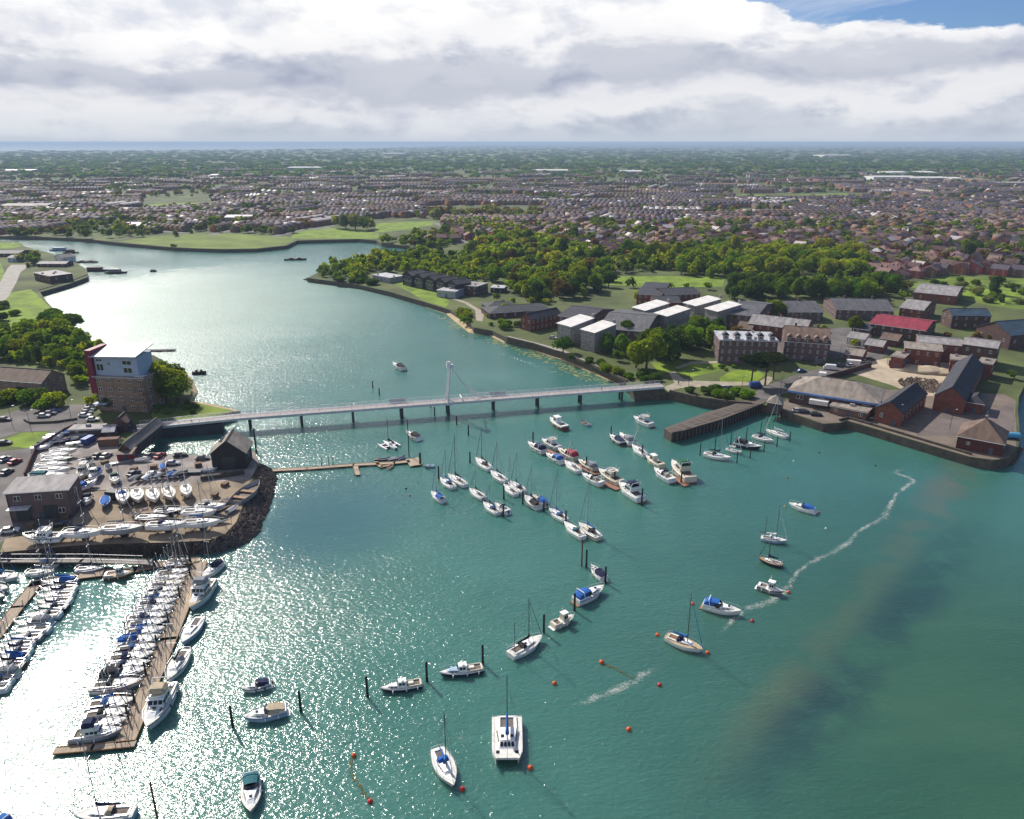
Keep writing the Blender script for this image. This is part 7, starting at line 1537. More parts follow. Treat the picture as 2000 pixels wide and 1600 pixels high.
for a in [(1100, 690, 9, 'dark', 'tree', 'dark tree at the corner of the nearest white roofed block'), (1168, 668, 12, 'dark', 'tree', 'dark tree close behind the nearest white roofed block'), (1225, 668, 12, 'dark', 'tree', 'dark tree below the long slate roofed range'), (1260, 690, 13, 'dark', 'tree', 'dark tree behind the largest garden tree'), (1402, 650, 9, 'dark', 'tree', 'dark tree right of the farthest white roofed block'), (1428, 640, 9, 'lush', 'tree', 'green tree left of the small brick house'), (1690, 610, 7, 'lush', 'tree', 'small green tree beside the long grey terrace'), (1850, 588, 6, 'lush', 'tree', 'small green tree beside the round hall'), (1765, 585, 7, 'lush', 'tree', 'green tree left of the round hall'), (1880, 618, 6, 'dark', 'tree', 'dark tree behind the blue slate hall'), (1975, 740, 5, 'dark', 'tree', 'dark bushy tree at the right inlet edge'), (1715, 622, 6, 'lush', 'tree', 'small tree at the back of the crimson roofed hall')]: tree(*a)
for i, (x, y, h, k) in enumerate([(660, 446, 17, 'pale'), (676, 448, 19, 'pale'), (694, 449, 19, 'pale'), (710, 450, 18, 'dark'), (722, 448, 15, 'pale'), (686, 440, 17, 'rust')]): tree(x, y, h, k, 'tree', 'large pale willow in the clump on the far park field, %s from the left' % ORD[i], 'willows on the far park field')
for i in range(8): tree(2 + i * 17 if i < 3 else 20 + i * 12, 790 - (i % 3) * 6 + (10 if i > 4 else 0), 4.5 + i % 2, ('lush', 'yellow', 'dark')[i % 3], 'bush', 'round garden shrub in front of the long brick house, %s from the left' % ORD[i], 'shrubs in front of the brick house', 'shrub')
# woods
scatter([(0, 655), (70, 648), (150, 660), (186, 684), (232, 692), (250, 705), (180, 730), (185, 775), (140, 750), (140, 722), (0, 708)], 5.0, (4.5, 8.5), ['lush', 'yellow', 'lush', 'dark'], 'tree', 'bushy green tree in the thicket above the brick house on the left', 'thicket on the left shore', 'tree')
scatter([(-40, 660), (0, 655), (0, 708), (-40, 700)], 6.5, (5, 9), ['lush', 'dark'], 'tree', 'bushy green tree in the thicket at the left edge', 'thicket at the left edge', 'tree')
scatter([(0, 600), (40, 606), (30, 640), (0, 645)], 9, (2, 4), ['lush', 'dark'], 'bush', 'low scrub bush on the grass slope at the left edge', 'scrub on the left slope', 'bush')
scatter([(90, 625), (122, 622), (142, 645), (120, 650), (95, 645)], 5.0, (5, 7), ['dark', 'lush'], 'bush', 'dark bush in the clump at the left sea wall', 'bush clump at the left sea wall', 'bush')
scatter([(300, 795), (360, 786), (420, 797), (400, 806), (310, 815)], 5, (1.2, 2.4), ['lush', 'dark'], 'bush', 'low bramble beside the bridge approach', 'brambles', 'bush')
scatter([(30, 505), (75, 502), (80, 520), (40, 525)], 9, (5, 9), ['dark', 'pale'], 'tree', 'tree beside the sheds on the far left shore', 'trees on the far left shore', 'tree')
HL = 'scrubby green tree on the headland beside the creek'
scatter([(612, 540), (642, 518), (740, 505), (842, 494), (900, 505), (960, 540), (930, 556), (880, 548), (800, 536), (740, 530), (720, 545), (690, 553)], 7.6, (4.5, 9.5), ['lush', 'yellow', 'dark', 'lush', 'dark'], 'tree', HL, 'scrub on the headland', 'tree')
scatter([(640, 548), (690, 554), (740, 560), (730, 550), (700, 548)], 5, (2.5, 4), ['lush', 'dark'], 'bush', 'low bush along the headland shore', 'bushes along the headland shore', 'bush')
scatter([(745, 474), (800, 478), (842, 488), (900, 480), (900, 462), (820, 462)], 8.5, (4, 8), ['dark', 'lush'], 'tree', 'dark green tree along the inlet behind the headland', 'trees along the inlet', 'tree')
scatter([(900, 500), (980, 462), (1100, 478), (1165, 500), (1190, 535), (1200, 575), (1130, 585), (1080, 590), (1000, 585), (960, 552)], 9.5, (8, 14), ['lush', 'yellow', 'dark', 'lush', 'yellow', 'dark', 'lush', 'rust'], 'tree', 'leafy tree in the wood behind the dark waterside houses', 'wood behind the waterside houses', 'tree')
scatter([(1190, 535), (1330, 530), (1335, 518), (1230, 512), (1180, 515)], 9, (5, 9), ['dark', 'lush'], 'tree', 'dark tree in the belt behind the bright field', 'tree belt behind the bright field', 'tree')
scatter([(1215, 512), (1335, 540), (1420, 545), (1560, 540), (1690, 542), (1700, 528), (1670, 500), (1600, 493), (1480, 497), (1360, 498), (1230, 498)], 10.5, (10, 15), ['yellow', 'yellow', 'lush', 'lush', 'yellow'], 'tree', 'sunlit yellow-green tree in the big wood beyond the bright field', 'big sunlit wood', 'tree')
scatter([(1420, 592), (1520, 588), (1690, 590), (1760, 575), (1780, 566), (1700, 560), (1560, 560), (1430, 562)], 9.0, (10, 14), ['dark', 'dark', 'lush'], 'tree', 'dark green tree in the dense belt above the slate roofed terraces', 'dark tree belt', 'tree')
scatter([(1690, 585), (1770, 572), (1785, 560), (1720, 556), (1690, 565)], 8.0, (6, 9), ['pale', 'lush'], 'tree', 'pale green tree at the right end of the dark belt', 'pale trees by the rampart', 'tree')
scatter([(1110, 700), (1180, 712), (1235, 742), (1215, 742), (1150, 712)], 4.5, (2.0, 3.6), ['rust', 'dark', 'rust', 'lush'], 'bush', 'reddish shrub in the hedge along the promenade', 'promenade hedge', 'shrub')
scatter([(1215, 745), (1290, 748), (1300, 738), (1250, 728), (1225, 735)], 4.5, (1.8, 3.2), ['dark', 'lush'], 'bush', 'dark shrub beside the right end of the bridge', 'shrubs by the bridge end', 'shrub')
scatter([(1330, 772), (1400, 780), (1460, 784), (1475, 768), (1420, 766), (1350, 764)], 4.6, (1.8, 3.4), ['dark', 'lush', 'dark'], 'bush', 'dark bush above the sea wall beside the pier', 'bushes above the pier wall', 'bush')
scatter([(890, 600), (915, 612), (928, 634), (915, 636), (895, 618)], 4.5, (1.5, 3), ['lush', 'yellow'], 'bush', 'low bush on the bank between path and creek', 'bushes on the creek bank', 'bush')
scatter([(955, 640), (1010, 648), (1014, 638), (960, 630)], 6, (2, 4), ['lush', 'dark'], 'bush', 'bush behind the low magazine', 'bushes behind the magazine', 'bush')
scatter([(950, 625), (1075, 600), (1075, 590), (950, 585)], 10, (3, 6), ['lush', 'yellow', 'dark'], 'tree', 'small tree around the low magazines', 'trees around the magazines', 'tree')
scatter([(1345, 722), (1415, 726), (1440, 716), (1430, 712), (1400, 722)], 5, (1.0, 2.2), ['lush', 'dark'], 'bush', 'small clipped bush between the lawn halves', 'bushes between the lawn halves', 'bush')
scatter([(1330, 690), (1400, 685), (1404, 655), (1340, 650)], 7.5, (7, 11), ['dark', 'lush', 'dark'], 'tree', 'dark tree between the gardens and the white roofed blocks', 'trees behind the gardens', 'tree')
scatter([(1770, 560), (1840, 545), (2050, 548), (2050, 600), (1900, 590)], 13, (2, 5), ['lush', 'dark', 'pale'], 'bush', 'bush on the rough rampart grass', 'bushes on the rampart', 'bush', keep=0.7)
scatter([(1640, 540), (1720, 560), (1720, 545), (1690, 520)], 9, (5, 9), ['dark', 'lush'], 'tree', 'tree at the right end of the big wood', 'trees ending the big wood', 'tree')
scatter([(830, 428), (1060, 428), (1062, 420), (835, 418)], 15, (11, 16), ['pale', 'rust', 'pale'], 'tree', 'pale tree in the long row beyond the sports field', 'pale tree row', 'tree')
scatter([(860, 460), (1000, 460), (1060, 470), (1000, 440), (880, 436)], 14, (7, 13), ['dark', 'lush', 'yellow'], 'tree', 'tree among the estate behind the headland', 'trees among the headland estate', 'tree', keep=0.8)
scatter([(1320, 460), (1660, 462), (1660, 446), (1330, 444)], 20, (10, 15), ['yellow', 'pale', 'lush', 'dark'], 'tree', 'rounded tree in the row before the dense town', 'town edge tree row', 'tree', keep=0.75)
scatter([(165, 466), (340, 462), (420, 455), (560, 458), (560, 452), (300, 448), (165, 458)], 16, (5, 10), ['dark', 'pale', 'dark'], 'tree', 'dark tree behind the far salt marsh', 'trees behind the salt marsh', 'tree', keep=0.7)

# ---- the largest trees become things of their own, the rest stay as one mass of woodland
def shows(x, y, h):
    px, py, d = proj((x, y, LAND + h / 2)); return (-40 < px < 2040 and py < 1640), h * FPX / d
pick = []; rest = []
cnt = {'tree': 0, 'bush': 0}
for tr in TREES:
    ok, s = shows(*tr[:3]); tr.append(s if ok else -1)
TREES.sort(key=lambda q: -q[8])
for tr in TREES:
    nm = 'tree' if tr[7] == 'tree' else 'bush'
    if tr[8] > 0 and cnt[nm] < 300: cnt[nm] += 1; pick.append(tr)
    else: rest.append(tr)
lrnd = random.Random(8)
KW = {'lush': 'green', 'yellow': 'yellow-green', 'dark': 'dark green', 'rust': 'bronze', 'pale': 'pale green', 'pine': 'dark'}
ZONE = {}
for tr in pick:
    if tr[6] and ' from the left' not in tr[5]: ZONE.setdefault(tr[6], []).append(tr)
for g, L_ in ZONE.items():
    if len(L_) < 2: continue
    P_ = [proj((q[0], q[1], LAND)) for q in L_]; sx_ = sorted(p[0] for p in P_); sd_ = sorted(p[2] for p in P_); sh_ = sorted(q[2] for q in L_); n = len(L_)
    seen = {}
    for q, p in zip(L_, P_):
        i = sx_.index(p[0]); j = sd_.index(p[2]); hh = sh_.index(q[2])
        col = ('far left', 'left', 'middle', 'right', 'far right')[min(4, i * 5 // n)]; rw = ('front', 'second rank', 'third rank', 'back')[min(3, j * 4 // n)]; sz = ('low', 'medium', 'tall')[min(2, hh * 3 // n)]
        noun = q[7] if q[7] != 'tree' else 'tree'
        q[5] = '%s %s %s, %s, %s, %s' % (sz, KW[q[3]], noun, col, rw, g)
for x, y, h, kind, form, label, group, name, s in pick:
    k = lrnd.randrange(6 if form == 'tree' else 4); rz = lrnd.uniform(0, 6.28)
    base_h = {'tree': 10.2, 'tall': 11.5, 'pine': 10.6, 'bush': 4.3}[form]; sc = h / base_h
    nm = {'tree': {'pine': 'pine_tree'}.get(form, 'leafy_tree')}.get(name, name) if form != 'pine' else 'pine_tree'
    r = thing(nm, label, 'pine' if form == 'pine' else name, (x, y, LAND), rz, group)
    wsc = sc * (1.0 if form == 'pine' else lrnd.uniform(0.95, 1.25)); r.scale = (wsc, wsc, sc)
    link('crown', crown_mesh(kind, k, form), r); link('trunk', trunk_mesh(form, k % 2), r)
def mass(name, label, items, leafq=150, leaf=0.95):
    """many distant trees joined into one mesh of leaf clumps"""
    r = np.random.RandomState(3); tmpl = [crown_arrays(500 + i, leafq, leaf, (8, 5, 12, 7, 9, 4)[i], (4.4, 3.6, 5.0, 4.0, 4.6, 3.2)[i], (4.5, 5.0, 3.8, 4.6, 4.0, 5.4)[i], 5.2) for i in range(6)]; keys = list(FOL); VV = []; QQ = []; MI = []; off = 0
    for it in items:
        x, y, h, kind = it[0], it[1], it[2], it[3]; V, Q = tmpl[r.randint(len(tmpl))]; a = r.uniform(0, 6.28); c, s_ = math.cos(a), math.sin(a); sc = h / 10.2; w = sc * r.uniform(0.95, 1.35) * (it[9] if len(it) > 9 else 1.0)
        P = np.empty_like(V); P[:, 0] = (V[:, 0] * c - V[:, 1] * s_) * w + x; P[:, 1] = (V[:, 0] * s_ + V[:, 1] * c) * w + y; P[:, 2] = V[:, 2] * sc + LAND - 0.08 * h
        VV.append(P); QQ.append(Q + off); off += len(V); MI.append(np.full(len(Q), keys.index(kind)))
    if not VV: return
    o = link(name, npmesh(name, np.concatenate(VV), np.concatenate(QQ), [FOL[k] for k in keys], np.concatenate(MI))); tag(o, label, None, None, 'stuff')
mass('woodland', 'leafy mass of the smaller trees and bushes behind the creek', rest, 170, 0.85)

# ================================================================== the town
M_HB = [mat('house_brick_red', (0.255, 0.085, 0.055), 0.9, 0.15, 0.3, objvar=0.3, spec=0.08), mat('house_brick_brown', (0.165, 0.10, 0.075), 0.9, 0.15, 0.3, objvar=0.3, spec=0.08), mat('house_render_cream', (0.40, 0.35, 0.30), 0.9, 0.12, 0.3, objvar=0.2)]
M_HR = [mat('house_roof_slate', (0.075, 0.062, 0.078), 0.7, 0.2, 0.5, objvar=0.3, spec=0.12), mat('house_roof_brown', (0.105, 0.068, 0.062), 0.8, 0.2, 0.5, objvar=0.3, spec=0.12), mat('house_roof_pink', (0.19, 0.12, 0.11), 0.8, 0.2, 0.5, objvar=0.25, spec=0.12), mat('house_roof_sunlit', (0.42, 0.38, 0.37), 0.6, 0.15, 0.5, objvar=0.2)]  # palest roof: sunlight on scattered roofs put into the colour
LANDPX = RIGHT_PX + [(-400, 461), (-400, 284), (2400, 284), (2400, 560)]
EXCL = [[(566, 470), (580, 448), (640, 440), (760, 425), (870, 428), (860, 455), (745, 475)], [(225, 478), (160, 460), (380, 452), (575, 458), (560, 482), (435, 489)], [(600, 545), (640, 500), (840, 486), (960, 462), (1100, 478), (1200, 535), (1200, 580), (1000, 600)],
        [(1170, 512), (1220, 496), (1660, 488), (1700, 525), (1700, 545), (1780, 560), (1780, 600), (1180, 600)], [(1740, 562), (1780, 545), (1860, 535), (2100, 545), (2100, 640), (1740, 640)], [(270, 408), (280, 385), (410, 385), (420, 405)], [(1430, 390), (1440, 378), (1700, 376), (1700, 388)], [(830, 430), (830, 402), (1065, 402), (1065, 430)]]
HOUSES = []; grid = {}; STREETS = []
hr = random.Random(55)
def free(x, y, r):
    gx, gy = int(x // 12), int(y // 12)
    for i in range(gx - 1, gx + 2):
        for j in range(gy - 1, gy + 2):
            for q in grid.get((i, j), ()):
                if (q[0] - x) ** 2 + (q[1] - y) ** 2 < r * r: return False
    return True
def okpx(px, py):
    if not inpoly(px, py, LANDPX): return False
    for e in EXCL:
        if inpoly(px, py, e): return False
    return True
def put(x, y, rz, w, d, e, rh, wm, rm, est, typ='gx'):
    px, py, dd = proj((x, y, LAND))
    if not (-60 < px < 2060) or not okpx(px, py) or not free(x, y, min(w, d) * 0.98): return False
    grid.setdefault((int(x // 12), int(y // 12)), []).append((x, y)); HOUSES.append((x, y, rz, w, d, e, rh, wm, rm, est, typ, w * FPX / dd)); return True
def row(px, py, n, rz, est):
    c = G(px, py, LAND); w = hr.uniform(6.2, 8.0) if est == 'terrace' else hr.uniform(8.5, 11.5); step = w * (1.0 if est == 'terrace' else hr.uniform(1.25, 1.7)); d = hr.uniform(8, 10.5)
    wm = hr.choices((0, 1, 2), (6, 4, 0.8))[0]; rm = hr.choices((0, 1, 2, 3), (6, 4, 1.2, 0.35) if est == 'terrace' else (3, 5, 3, 0.3))[0]; e = hr.uniform(4.8, 5.6); rh = hr.uniform(2.2, 3.2)
    for side in ((0, 1) if est == 'terrace' else (0,)):
        ox, oy = -math.sin(rz) * 24 * side, math.cos(rz) * 24 * side; k = 0
        for i in range(n):
            f = (i - (n - 1) / 2) * step; x, y = c.x + ox + f * math.cos(rz), c.y + oy + f * math.sin(rz); jz = 0 if est == 'terrace' else hr.uniform(-0.15, 0.15); jo = 0 if est == 'terrace' else hr.uniform(-3, 3)
            k += put(x - jo * math.sin(rz), y + jo * math.cos(rz), rz + jz, w, d, e, rh, wm if hr.random() < 0.8 else hr.choice((0, 1, 0, 1, 2)), rm if hr.random() < 0.85 else hr.choice((0, 0, 1, 2, 3)), est, 'gx' if est == 'terrace' else hr.choice(('gx', 'gy', 'gx', 'gy', 'gx', 'hip')))
    if k > n // 2 and n > 2:
        off = 12 if est == 'terrace' else -10; hw = 4.0; ln = n * step / 2 + 8; ux, uy = math.cos(rz), math.sin(rz); m_ = (c.x - uy * off, c.y + ux * off)
        STREETS.append([(m_[0] + ux * ln * a_ - uy * hw * b_, m_[1] + uy * ln * a_ + ux * hw * b_) for a_, b_ in ((-1, -1), (1, -1), (1, 1), (-1, 1))])
# near estates: angled closes of detached brick houses
for i in range(330):
    px, py = hr.uniform(1330, 2060), hr.uniform(432, 548); th = R(hr.choice((38, 30, -55, 44, -48)) + (px - 1600) * 0.03); row(px, py, hr.randint(2, 6), th, 'close')
for i in range(160):
    px, py = hr.uniform(880, 1340), hr.uniform(430, 535); row(px, py, hr.randint(2, 5), R(hr.choice((10, -70, 20))), 'close')
# dense terraced town
for i in range(620):
    py = 338 + 104 * hr.random() ** 1.15; px = hr.uniform(560, 2060)
    if py < 352 and hr.random() < 0.55: continue
    th = R(hr.choice((4, 4, 2, 84, 60)) + 14 * math.sin(px * 0.004)); row(px, py, hr.randint(6, 16), th, 'terrace')
for i in range(270):
    py = 332 + 124 * hr.random() ** 1.1; px = hr.uniform(-60, 640); row(px, py, hr.randint(4, 10), R(hr.choice((0, 8, 80, -30))), 'terrace' if hr.random() < 0.6 else 'close')
HOUSES.sort(key=lambda h: -h[11])
HM = {}
def house_meshes(typ, w, d, e, rh, wm, rm):
    w, d, e, rh = round(w), round(d), 5.2, 2.8; k = (typ, w, d, wm, rm)
    if k not in HM:
        a = MB(); wall_faces(a, typ, w, d, -0.4, e, rh); b = MB(); roof_faces(b, typ, w, d, e + 0.02, rh, 0.3)
        for q in (a, b): q.v = [(v[0] - w / 2, v[1] - d / 2, v[2]) for v in q.v]
        c = MB(); c.box((w * 0.36, 0.5, e + rh), (0.8, 0.6, 1.8)); c.box((w * 0.36, 0.5, e + rh + 0.95), (0.95, 0.75, 0.14))
        HM[k] = (a.mesh('wall', M_HB[wm]), b.mesh('roof', M_HR[rm]), c.mesh('chimney', M_HB[0]))
    return HM[k]
WN = ('red brick', 'brown brick', 'cream rendered'); RN = ('slate', 'brown tiled', 'pinkish tiled', 'sun-painted pale')
NH = 300
for i, (x, y, rz, w, d, e, rh, wm, rm, est, typ, s) in enumerate(HOUSES[:NH]):
    px, py, _ = proj((x, y, LAND)); where = 'middle estate' if px < 1340 else ('estate above the big wood' if px < 1690 else ('estate above the round hall' if px < 1860 else 'estate at the right edge'))
    r = thing('house', '%s %s house with %s roof, %s, %s' % (WN[wm], {'gx': 'gabled', 'gy': 'gable-fronted', 'hip': 'hip-roofed'}[typ], RN[rm], ('front row', 'second row', 'third row', 'back rows')[min(3, max(0, int((545 - py) // 28)))], where), 'house', (x, y, LAND), rz, '%s %s houses, %s' % (WN[wm], RN[rm], where))
    me = house_meshes(typ, w, d, e, rh, wm, rm); link('wall', me[0], r); rf = link('roof', me[1], r); link('chimney', me[2], rf)
    if i < 170:
        wmsh = window_mesh(1.3, 1.3); W_, D_2 = round(w), round(d)
        co, si = math.cos(rz), math.sin(rz)
        for (nx, ny, ln, off, ang) in ((0, -1, W_, D_2 / 2, 0.0), (1, 0, D_2, W_ / 2, math.pi / 2), (-1, 0, D_2, W_ / 2, -math.pi / 2), (0, 1, W_, D_2 / 2, math.pi)):
            gx, gy = nx * co - ny * si, nx * si + ny * co
            if gx * -x + gy * -y < 0.2 * math.hypot(x, y): continue
            for zz in (1.5, 3.9):
                for f in (-0.27, 0.27): link('window', wmsh, r, (nx * (off + 0.01) - ny * f * ln, ny * (off + 0.01) + nx * f * ln, zz), ang)
def house_mass(name, label, items):
    n = len(items); A = np.array([[h[0], h[1], h[2], h[3], h[4], h[5], h[6]] for h in items]); hip = np.array([h[10] == 'hip' for h in items])
    T = np.array([(-.5, -.5, 0), (.5, -.5, 0), (.5, .5, 0), (-.5, .5, 0), (-.5, -.5, 1), (.5, -.5, 1), (.5, .5, 1), (-.5, .5, 1), (-.5, 0, 2), (.5, 0, 2)])
    X = T[None, :, 0] * A[:, 3:4]; Yy = T[None, :, 1] * A[:, 4:5]; Z = np.where(T[None, :, 2] == 0, -0.4, np.where(T[None, :, 2] == 1, A[:, 5:6], A[:, 5:6] + A[:, 6:7]))
    X[:, 8] += np.where(hip, A[:, 3] * 0.3, 0); X[:, 9] -= np.where(hip, A[:, 3] * 0.3, 0)
    c, s = np.cos(A[:, 2:3]), np.sin(A[:, 2:3]); V = np.stack([X * c - Yy * s + A[:, 0:1], X * s + Yy * c + A[:, 1:2], Z + LAND], 2).reshape(-1, 3)
    q = np.array([(0, 1, 5, 4), (1, 2, 6, 5), (2, 3, 7, 6), (3, 0, 4, 7), (4, 5, 9, 8), (6, 7, 8, 9)]); tq = np.array([(5, 6, 9), (7, 4, 8)])
    Q = (q[None] + (np.arange(n) * 10)[:, None, None]).reshape(-1, 4); Tt = (tq[None] + (np.arange(n) * 10)[:, None, None]).reshape(-1, 3)
    wm = np.array([h[7] for h in items]); rm = np.array([h[8] for h in items]) + 3
    mi = np.concatenate([np.stack([wm, wm, wm, wm, rm, rm], 1).ravel(), np.stack([np.where(hip, rm, wm)] * 2, 1).ravel()])
    o = link(name, npmesh(name, V, Q, M_HB + M_HR, mi, Tt)); tag(o, label, None, None, 'stuff')
house_mass('town_houses', 'dense mass of small brick terraces in the far town', HOUSES[NH:])
mb = MB()
for i, q_ in enumerate(STREETS): mb.add([(p[0], p[1], LAND + 0.05 + 0.004 * (i % 40)) for p in q_], [(0, 1, 2, 3)])
tag(mb.build('streets', mat('street_tarmac', (0.15, 0.14, 0.14), 0.9, 0.25, 0.05)), 'grey streets running between the terraces of the town', None, None, 'structure')
# garden and street trees through the town, far woods towards the horizon
items = []
for i in range(7500):
    py = 322 + 205 * hr.random() ** 1.7; px = hr.uniform(-60, 2060)
    if not inpoly(px, py, LANDPX): continue
    c = G(px, py, LAND)
    if any(inpoly(px, py, e) for e in EXCL[:3] + EXCL[5:]) or not free(c.x, c.y, 5.5): continue
    items.append((c.x, c.y, hr.uniform(5.5, 12.5), hr.choice(('lush', 'dark', 'dark', 'pale', 'lush', 'rust')), 0, 0, 0, 0, 0, 1.1))
mass('town_trees', 'garden and street trees scattered through the far town', items, 44, 1.55)
items = []
for i in range(7000):
    f = hr.random(); py = 282 + 66 * f ** 1.2; px = hr.uniform(-80, 2080)
    lim = np.interp(px, [p[0] for p in far_edge], [p[1] for p in far_edge])
    if py < lim + 0.6: continue
    if py > 330 and hr.random() < (0.45 if px < 600 else 0.75): continue
    c = G(px, py, LAND); k = 1.0 + min(3.0, c.y / 3500.0); items.append((c.x, c.y, hr.uniform(9, 15), hr.choice(('dark', 'lush', 'dark', 'dark', 'pale')), 0, 0, 0, 0, 0, k * hr.uniform(1.2, 2.2)))
mass('far_woods', 'blue green belt of woods reaching to the horizon', items, 40, 1.7)
for i, (x0, y0, x1, y1) in enumerate([(270, 404, 410, 400), (1440, 386, 1500, 384), (1550, 385, 1675, 382), (830, 305, 960, 303)]):
    a, b = G(x0, y0, LAND + .3), G(x1, y1, LAND + .3); dpt = 60 if i < 3 else 700
    sheet('meadow', [(a.x, a.y), (b.x, b.y), (b.x, b.y + dpt), (a.x, a.y + dpt)], LAND + 0.3, M_GRASS, 'distant green field strip in the far town, %s' % ('at the left', 'left of the pair at the right', 'right of the pair at the right', 'far out near the horizon')[i])
# large pale sheds in the town
for i, (x0, y0, x1, dpt, h, m, lab) in enumerate([(1740, 343, 1830, 90, 9, M_RWHITE, 'long white industrial shed in the far town, upper one'), (1706, 352, 1790, 60, 8, M_RWHITE, 'long white industrial shed in the far town, left one'), (1795, 354, 1850, 60, 8, M_RWHITE, 'long white industrial shed in the far town, middle one'), (1858, 355, 1880, 60, 8, M_RWHITE, 'short white industrial shed in the far town, right one'), (1610, 307, 1665, 200, 12, M_RWHITE, 'white warehouse near the horizon'),
                                                  (242, 451, 284, 26, 6, M_RWHITE, 'white roofed boat hall behind the far salt marsh'), (440, 436, 490, 20, 7, M_RPALE, 'flat roofed block behind the far salt marsh, left one'), (530, 446, 590, 18, 5, M_RPALE, 'flat roofed block behind the far salt marsh, right one'), (560, 333, 630, 120, 9, M_RPALE, 'long pale shed in the left far town'), (410, 349, 424, 40, 9, M_RWHITE, 'bright white building in the left far town'), (0, 412, 90, 40, 7, M_RGREY, 'long flat warehouse at the left edge of the far town'), (1045, 338, 1110, 80, 8, M_RWHITE, 'white shed at the far edge of the town'), (1215, 340, 1255, 80, 8, M_RWHITE, 'second white shed at the far edge of the town'), (0, 338, 60, 90, 8, M_RPALE, 'pale shed at the far left of the town'), (745, 303, 790, 150, 12, M_RWHITE, 'white hangar near the horizon in the middle')]):
    a, b = G(x0, y0, LAND), G(x1, y0, LAND); w = (b - a).length
    r = thing('industrial_shed', lab, 'shed', (a.x, a.y, LAND), 0, 'pale sheds of the far town')
    q = MB(); wall_faces(q, 'gx', w, dpt, -0.5, h, 2.0); q.build('wall', M_BWHITE if m is M_RWHITE else M_BGREY, r); q = MB(); roof_faces(q, 'gx', w, dpt, h + 0.02, 2.0, 0.6); q.build('roof', m, r)
print('HOUSES', len(HOUSES), 'TREES', len(TREES), len(rest), len(pick))

# ================================================================== foam line and floating weed
def drift(name, lines, n, width, rmin, rmax, m, label, seed, z=0.03, clump=0.35):
    r = random.Random(seed); mb = MB()
    for pts in lines:
        q = [G(x, y) for x, y in pts]; ln = [(a - b).length for a, b in zip(q[:-1], q[1:])]; tot = sum(ln); k = int(n * tot / 100)
        hot = [r.random() * tot for _ in range(max(3, int(tot / 5)))]
        for _ in range(k):
            s = r.choice(hot) + r.gauss(0, 1.8) if r.random() > clump else r.random() * tot
            s = min(max(0, s), tot - 0.01); i = 0
            while i < len(ln) - 1 and s > ln[i]: s -= ln[i]; i += 1
            p = q[i].lerp(q[i + 1], min(1, s / ln[i])); rr = r.uniform(rmin, rmax) * (0.4 + 0.6 * r.random()); a0 = r.uniform(0, 6.28); ex = r.uniform(1.0, 2.6); th = r.uniform(0, 3.14)
            cx, cy = p.x + r.gauss(0, width), p.y + r.gauss(0, width); vs = []
            for j in range(7):
                a = a0 + j * 6.283 / 7; e = rr * r.uniform(0.55, 1.3); x, y = e * ex * math.cos(a), e * math.sin(a)
                vs.append((cx + x * math.cos(th) - y * math.sin(th), cy + x * math.sin(th) + y * math.cos(th), z + r.uniform(0, 0.02)))
            mb.add(vs, [tuple(range(7))])
    tag(mb.build(name, m), label, None, None, 'stuff')
M_FOAM = mat('sea_foam', (0.50, 0.53, 0.50), 0.8, 0.25, 2.0); M_FWEED = mat('floating_weed', (0.22, 0.23, 0.07), 0.9, 0.35, 1.0)
def foam_material():
    m = bpy.data.materials.new('sea_foam_film'); m.use_nodes = True; t = m.node_tree; t.nodes.clear()
    tcn = N(t, 'ShaderNodeTexCoord'); P = tcn.outputs['Object']
    at = N(t, 'ShaderNodeAttribute', attribute_name='film'); f = at.outputs['Fac']
    big = ramp(t, noise(t, P, 0.16, 4, 0.6), [(0.34, 0.0), (0.62, 1.0)])
    fine = noise(t, mapping(t, P, (1.0, 1.6, 1)), 1.5, 8, 0.72, 1.2)
    dens = math_n(t, 'MULTIPLY', f, math_n(t, 'ADD', math_n(t, 'MULTIPLY', big, 0.5), 0.5))
    thr = math_n(t, 'SUBTRACT', math_n(t, 'ADD', fine, math_n(t, 'MULTIPLY', dens, 0.38)), 0.70)
    a_ = math_n(t, 'MULTIPLY', math_n(t, 'DIVIDE', thr, 0.18, True), 0.50)
    d = N(t, 'ShaderNodeBsdfDiffuse'); d.inputs[0].default_value = (0.55, 0.58, 0.55, 1); tp = N(t, 'ShaderNodeBsdfTransparent'); mx = N(t, 'ShaderNodeMixShader')
    t.links.new(a_, mx.inputs[0]); t.links.new(tp.outputs[0], mx.inputs[1]); t.links.new(d.outputs[0], mx.inputs[2])
    o = N(t, 'ShaderNodeOutputMaterial'); t.links.new(mx.outputs[0], o.inputs[0]); return m
M_FILM = foam_material()
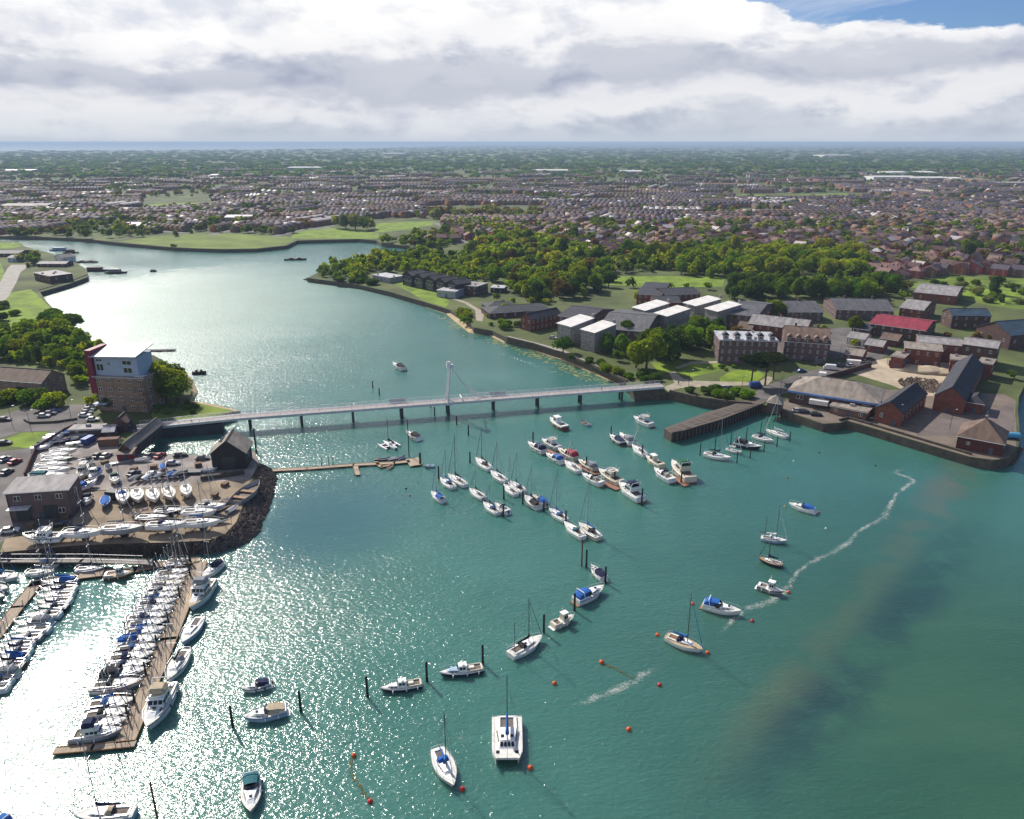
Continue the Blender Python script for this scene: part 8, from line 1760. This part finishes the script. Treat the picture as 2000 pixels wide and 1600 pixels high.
def film(lines, width, label, seed):
    r = random.Random(seed); mb = MB(); W_ = []
    for pts in lines:
        q = [G(x, y) for x, y in pts]; P = []
        for a, b in zip(q[:-1], q[1:]):
            k = max(2, int((b - a).length / 1.5)); P += [a.lerp(b, i / k) for i in range(k)]
        P.append(q[-1]); rows = []; n = len(P)
        for i, p in enumerate(P):
            d = (P[min(i + 1, n - 1)] - P[max(i - 1, 0)]).normalized(); nn = Vector((-d.y, d.x, 0)); sh = math.sin(i * 0.35 + seed) * 0.8 + r.uniform(-.3, .3); w = width * (0.6 + 0.5 * math.sin(i * 0.17 + 1.3 * seed) ** 2)
            rows.append([tuple(p + nn * (sh + w * u) + Vector((0, 0, 0.03))) for u in (-1, -0.4, 0, 0.4, 1)])
            e = min(1.0, i / 4, (n - 1 - i) / 4); W_ += [0, 0.75 * e, 1.0 * e, 0.75 * e, 0]
        mb.loft(rows, close=False, cap=False)
    o = mb.build('foam', M_FILM); at = o.data.attributes.new('film', 'FLOAT', 'POINT'); at.data.foreach_set('value', W_); tag(o, label, None, None, 'stuff')
film([[(1780, 912), (1742, 922), (1778, 938), (1760, 965), (1735, 990), (1722, 1008), (1690, 1035), (1650, 1062), (1600, 1090), (1570, 1115), (1540, 1145), (1500, 1172), (1468, 1186), (1440, 1212), (1395, 1250)], [(1325, 1290), (1300, 1298), (1265, 1312), (1240, 1325), (1190, 1346), (1145, 1368), (1085, 1400)]], 1.7, 'drifting line of white foam curving across the harbour', 5)
film([[(830, 1440), (880, 1446), (955, 1446)], [(690, 1480), (760, 1472)], [(985, 1252), (1080, 1250)]], 1.5, 'thin foam streaks at the bottom of the harbour', 6)
drift('floating_weed', [[(1030, 690), (1090, 706), (1140, 730), (1190, 748), (1215, 756)], [(1010, 682), (1060, 700), (1120, 728), (1170, 745)], [(920, 655), (980, 672), (1030, 686)], [(860, 618), (900, 642)]], 260, 2.2, 0.15, 0.75, M_FWEED, 'yellowish weed floating along the right bank of the creek', 7)
drift('foam', [[(690, 566), (760, 584), (830, 604), (860, 622)], [(980, 690), (1040, 712), (1100, 735)], [(200, 1092), (330, 1086), (430, 1080), (480, 1064)]], 300, 1.0, 0.05, 0.22, M_FOAM, 'thin pale foam along the shores', 9)
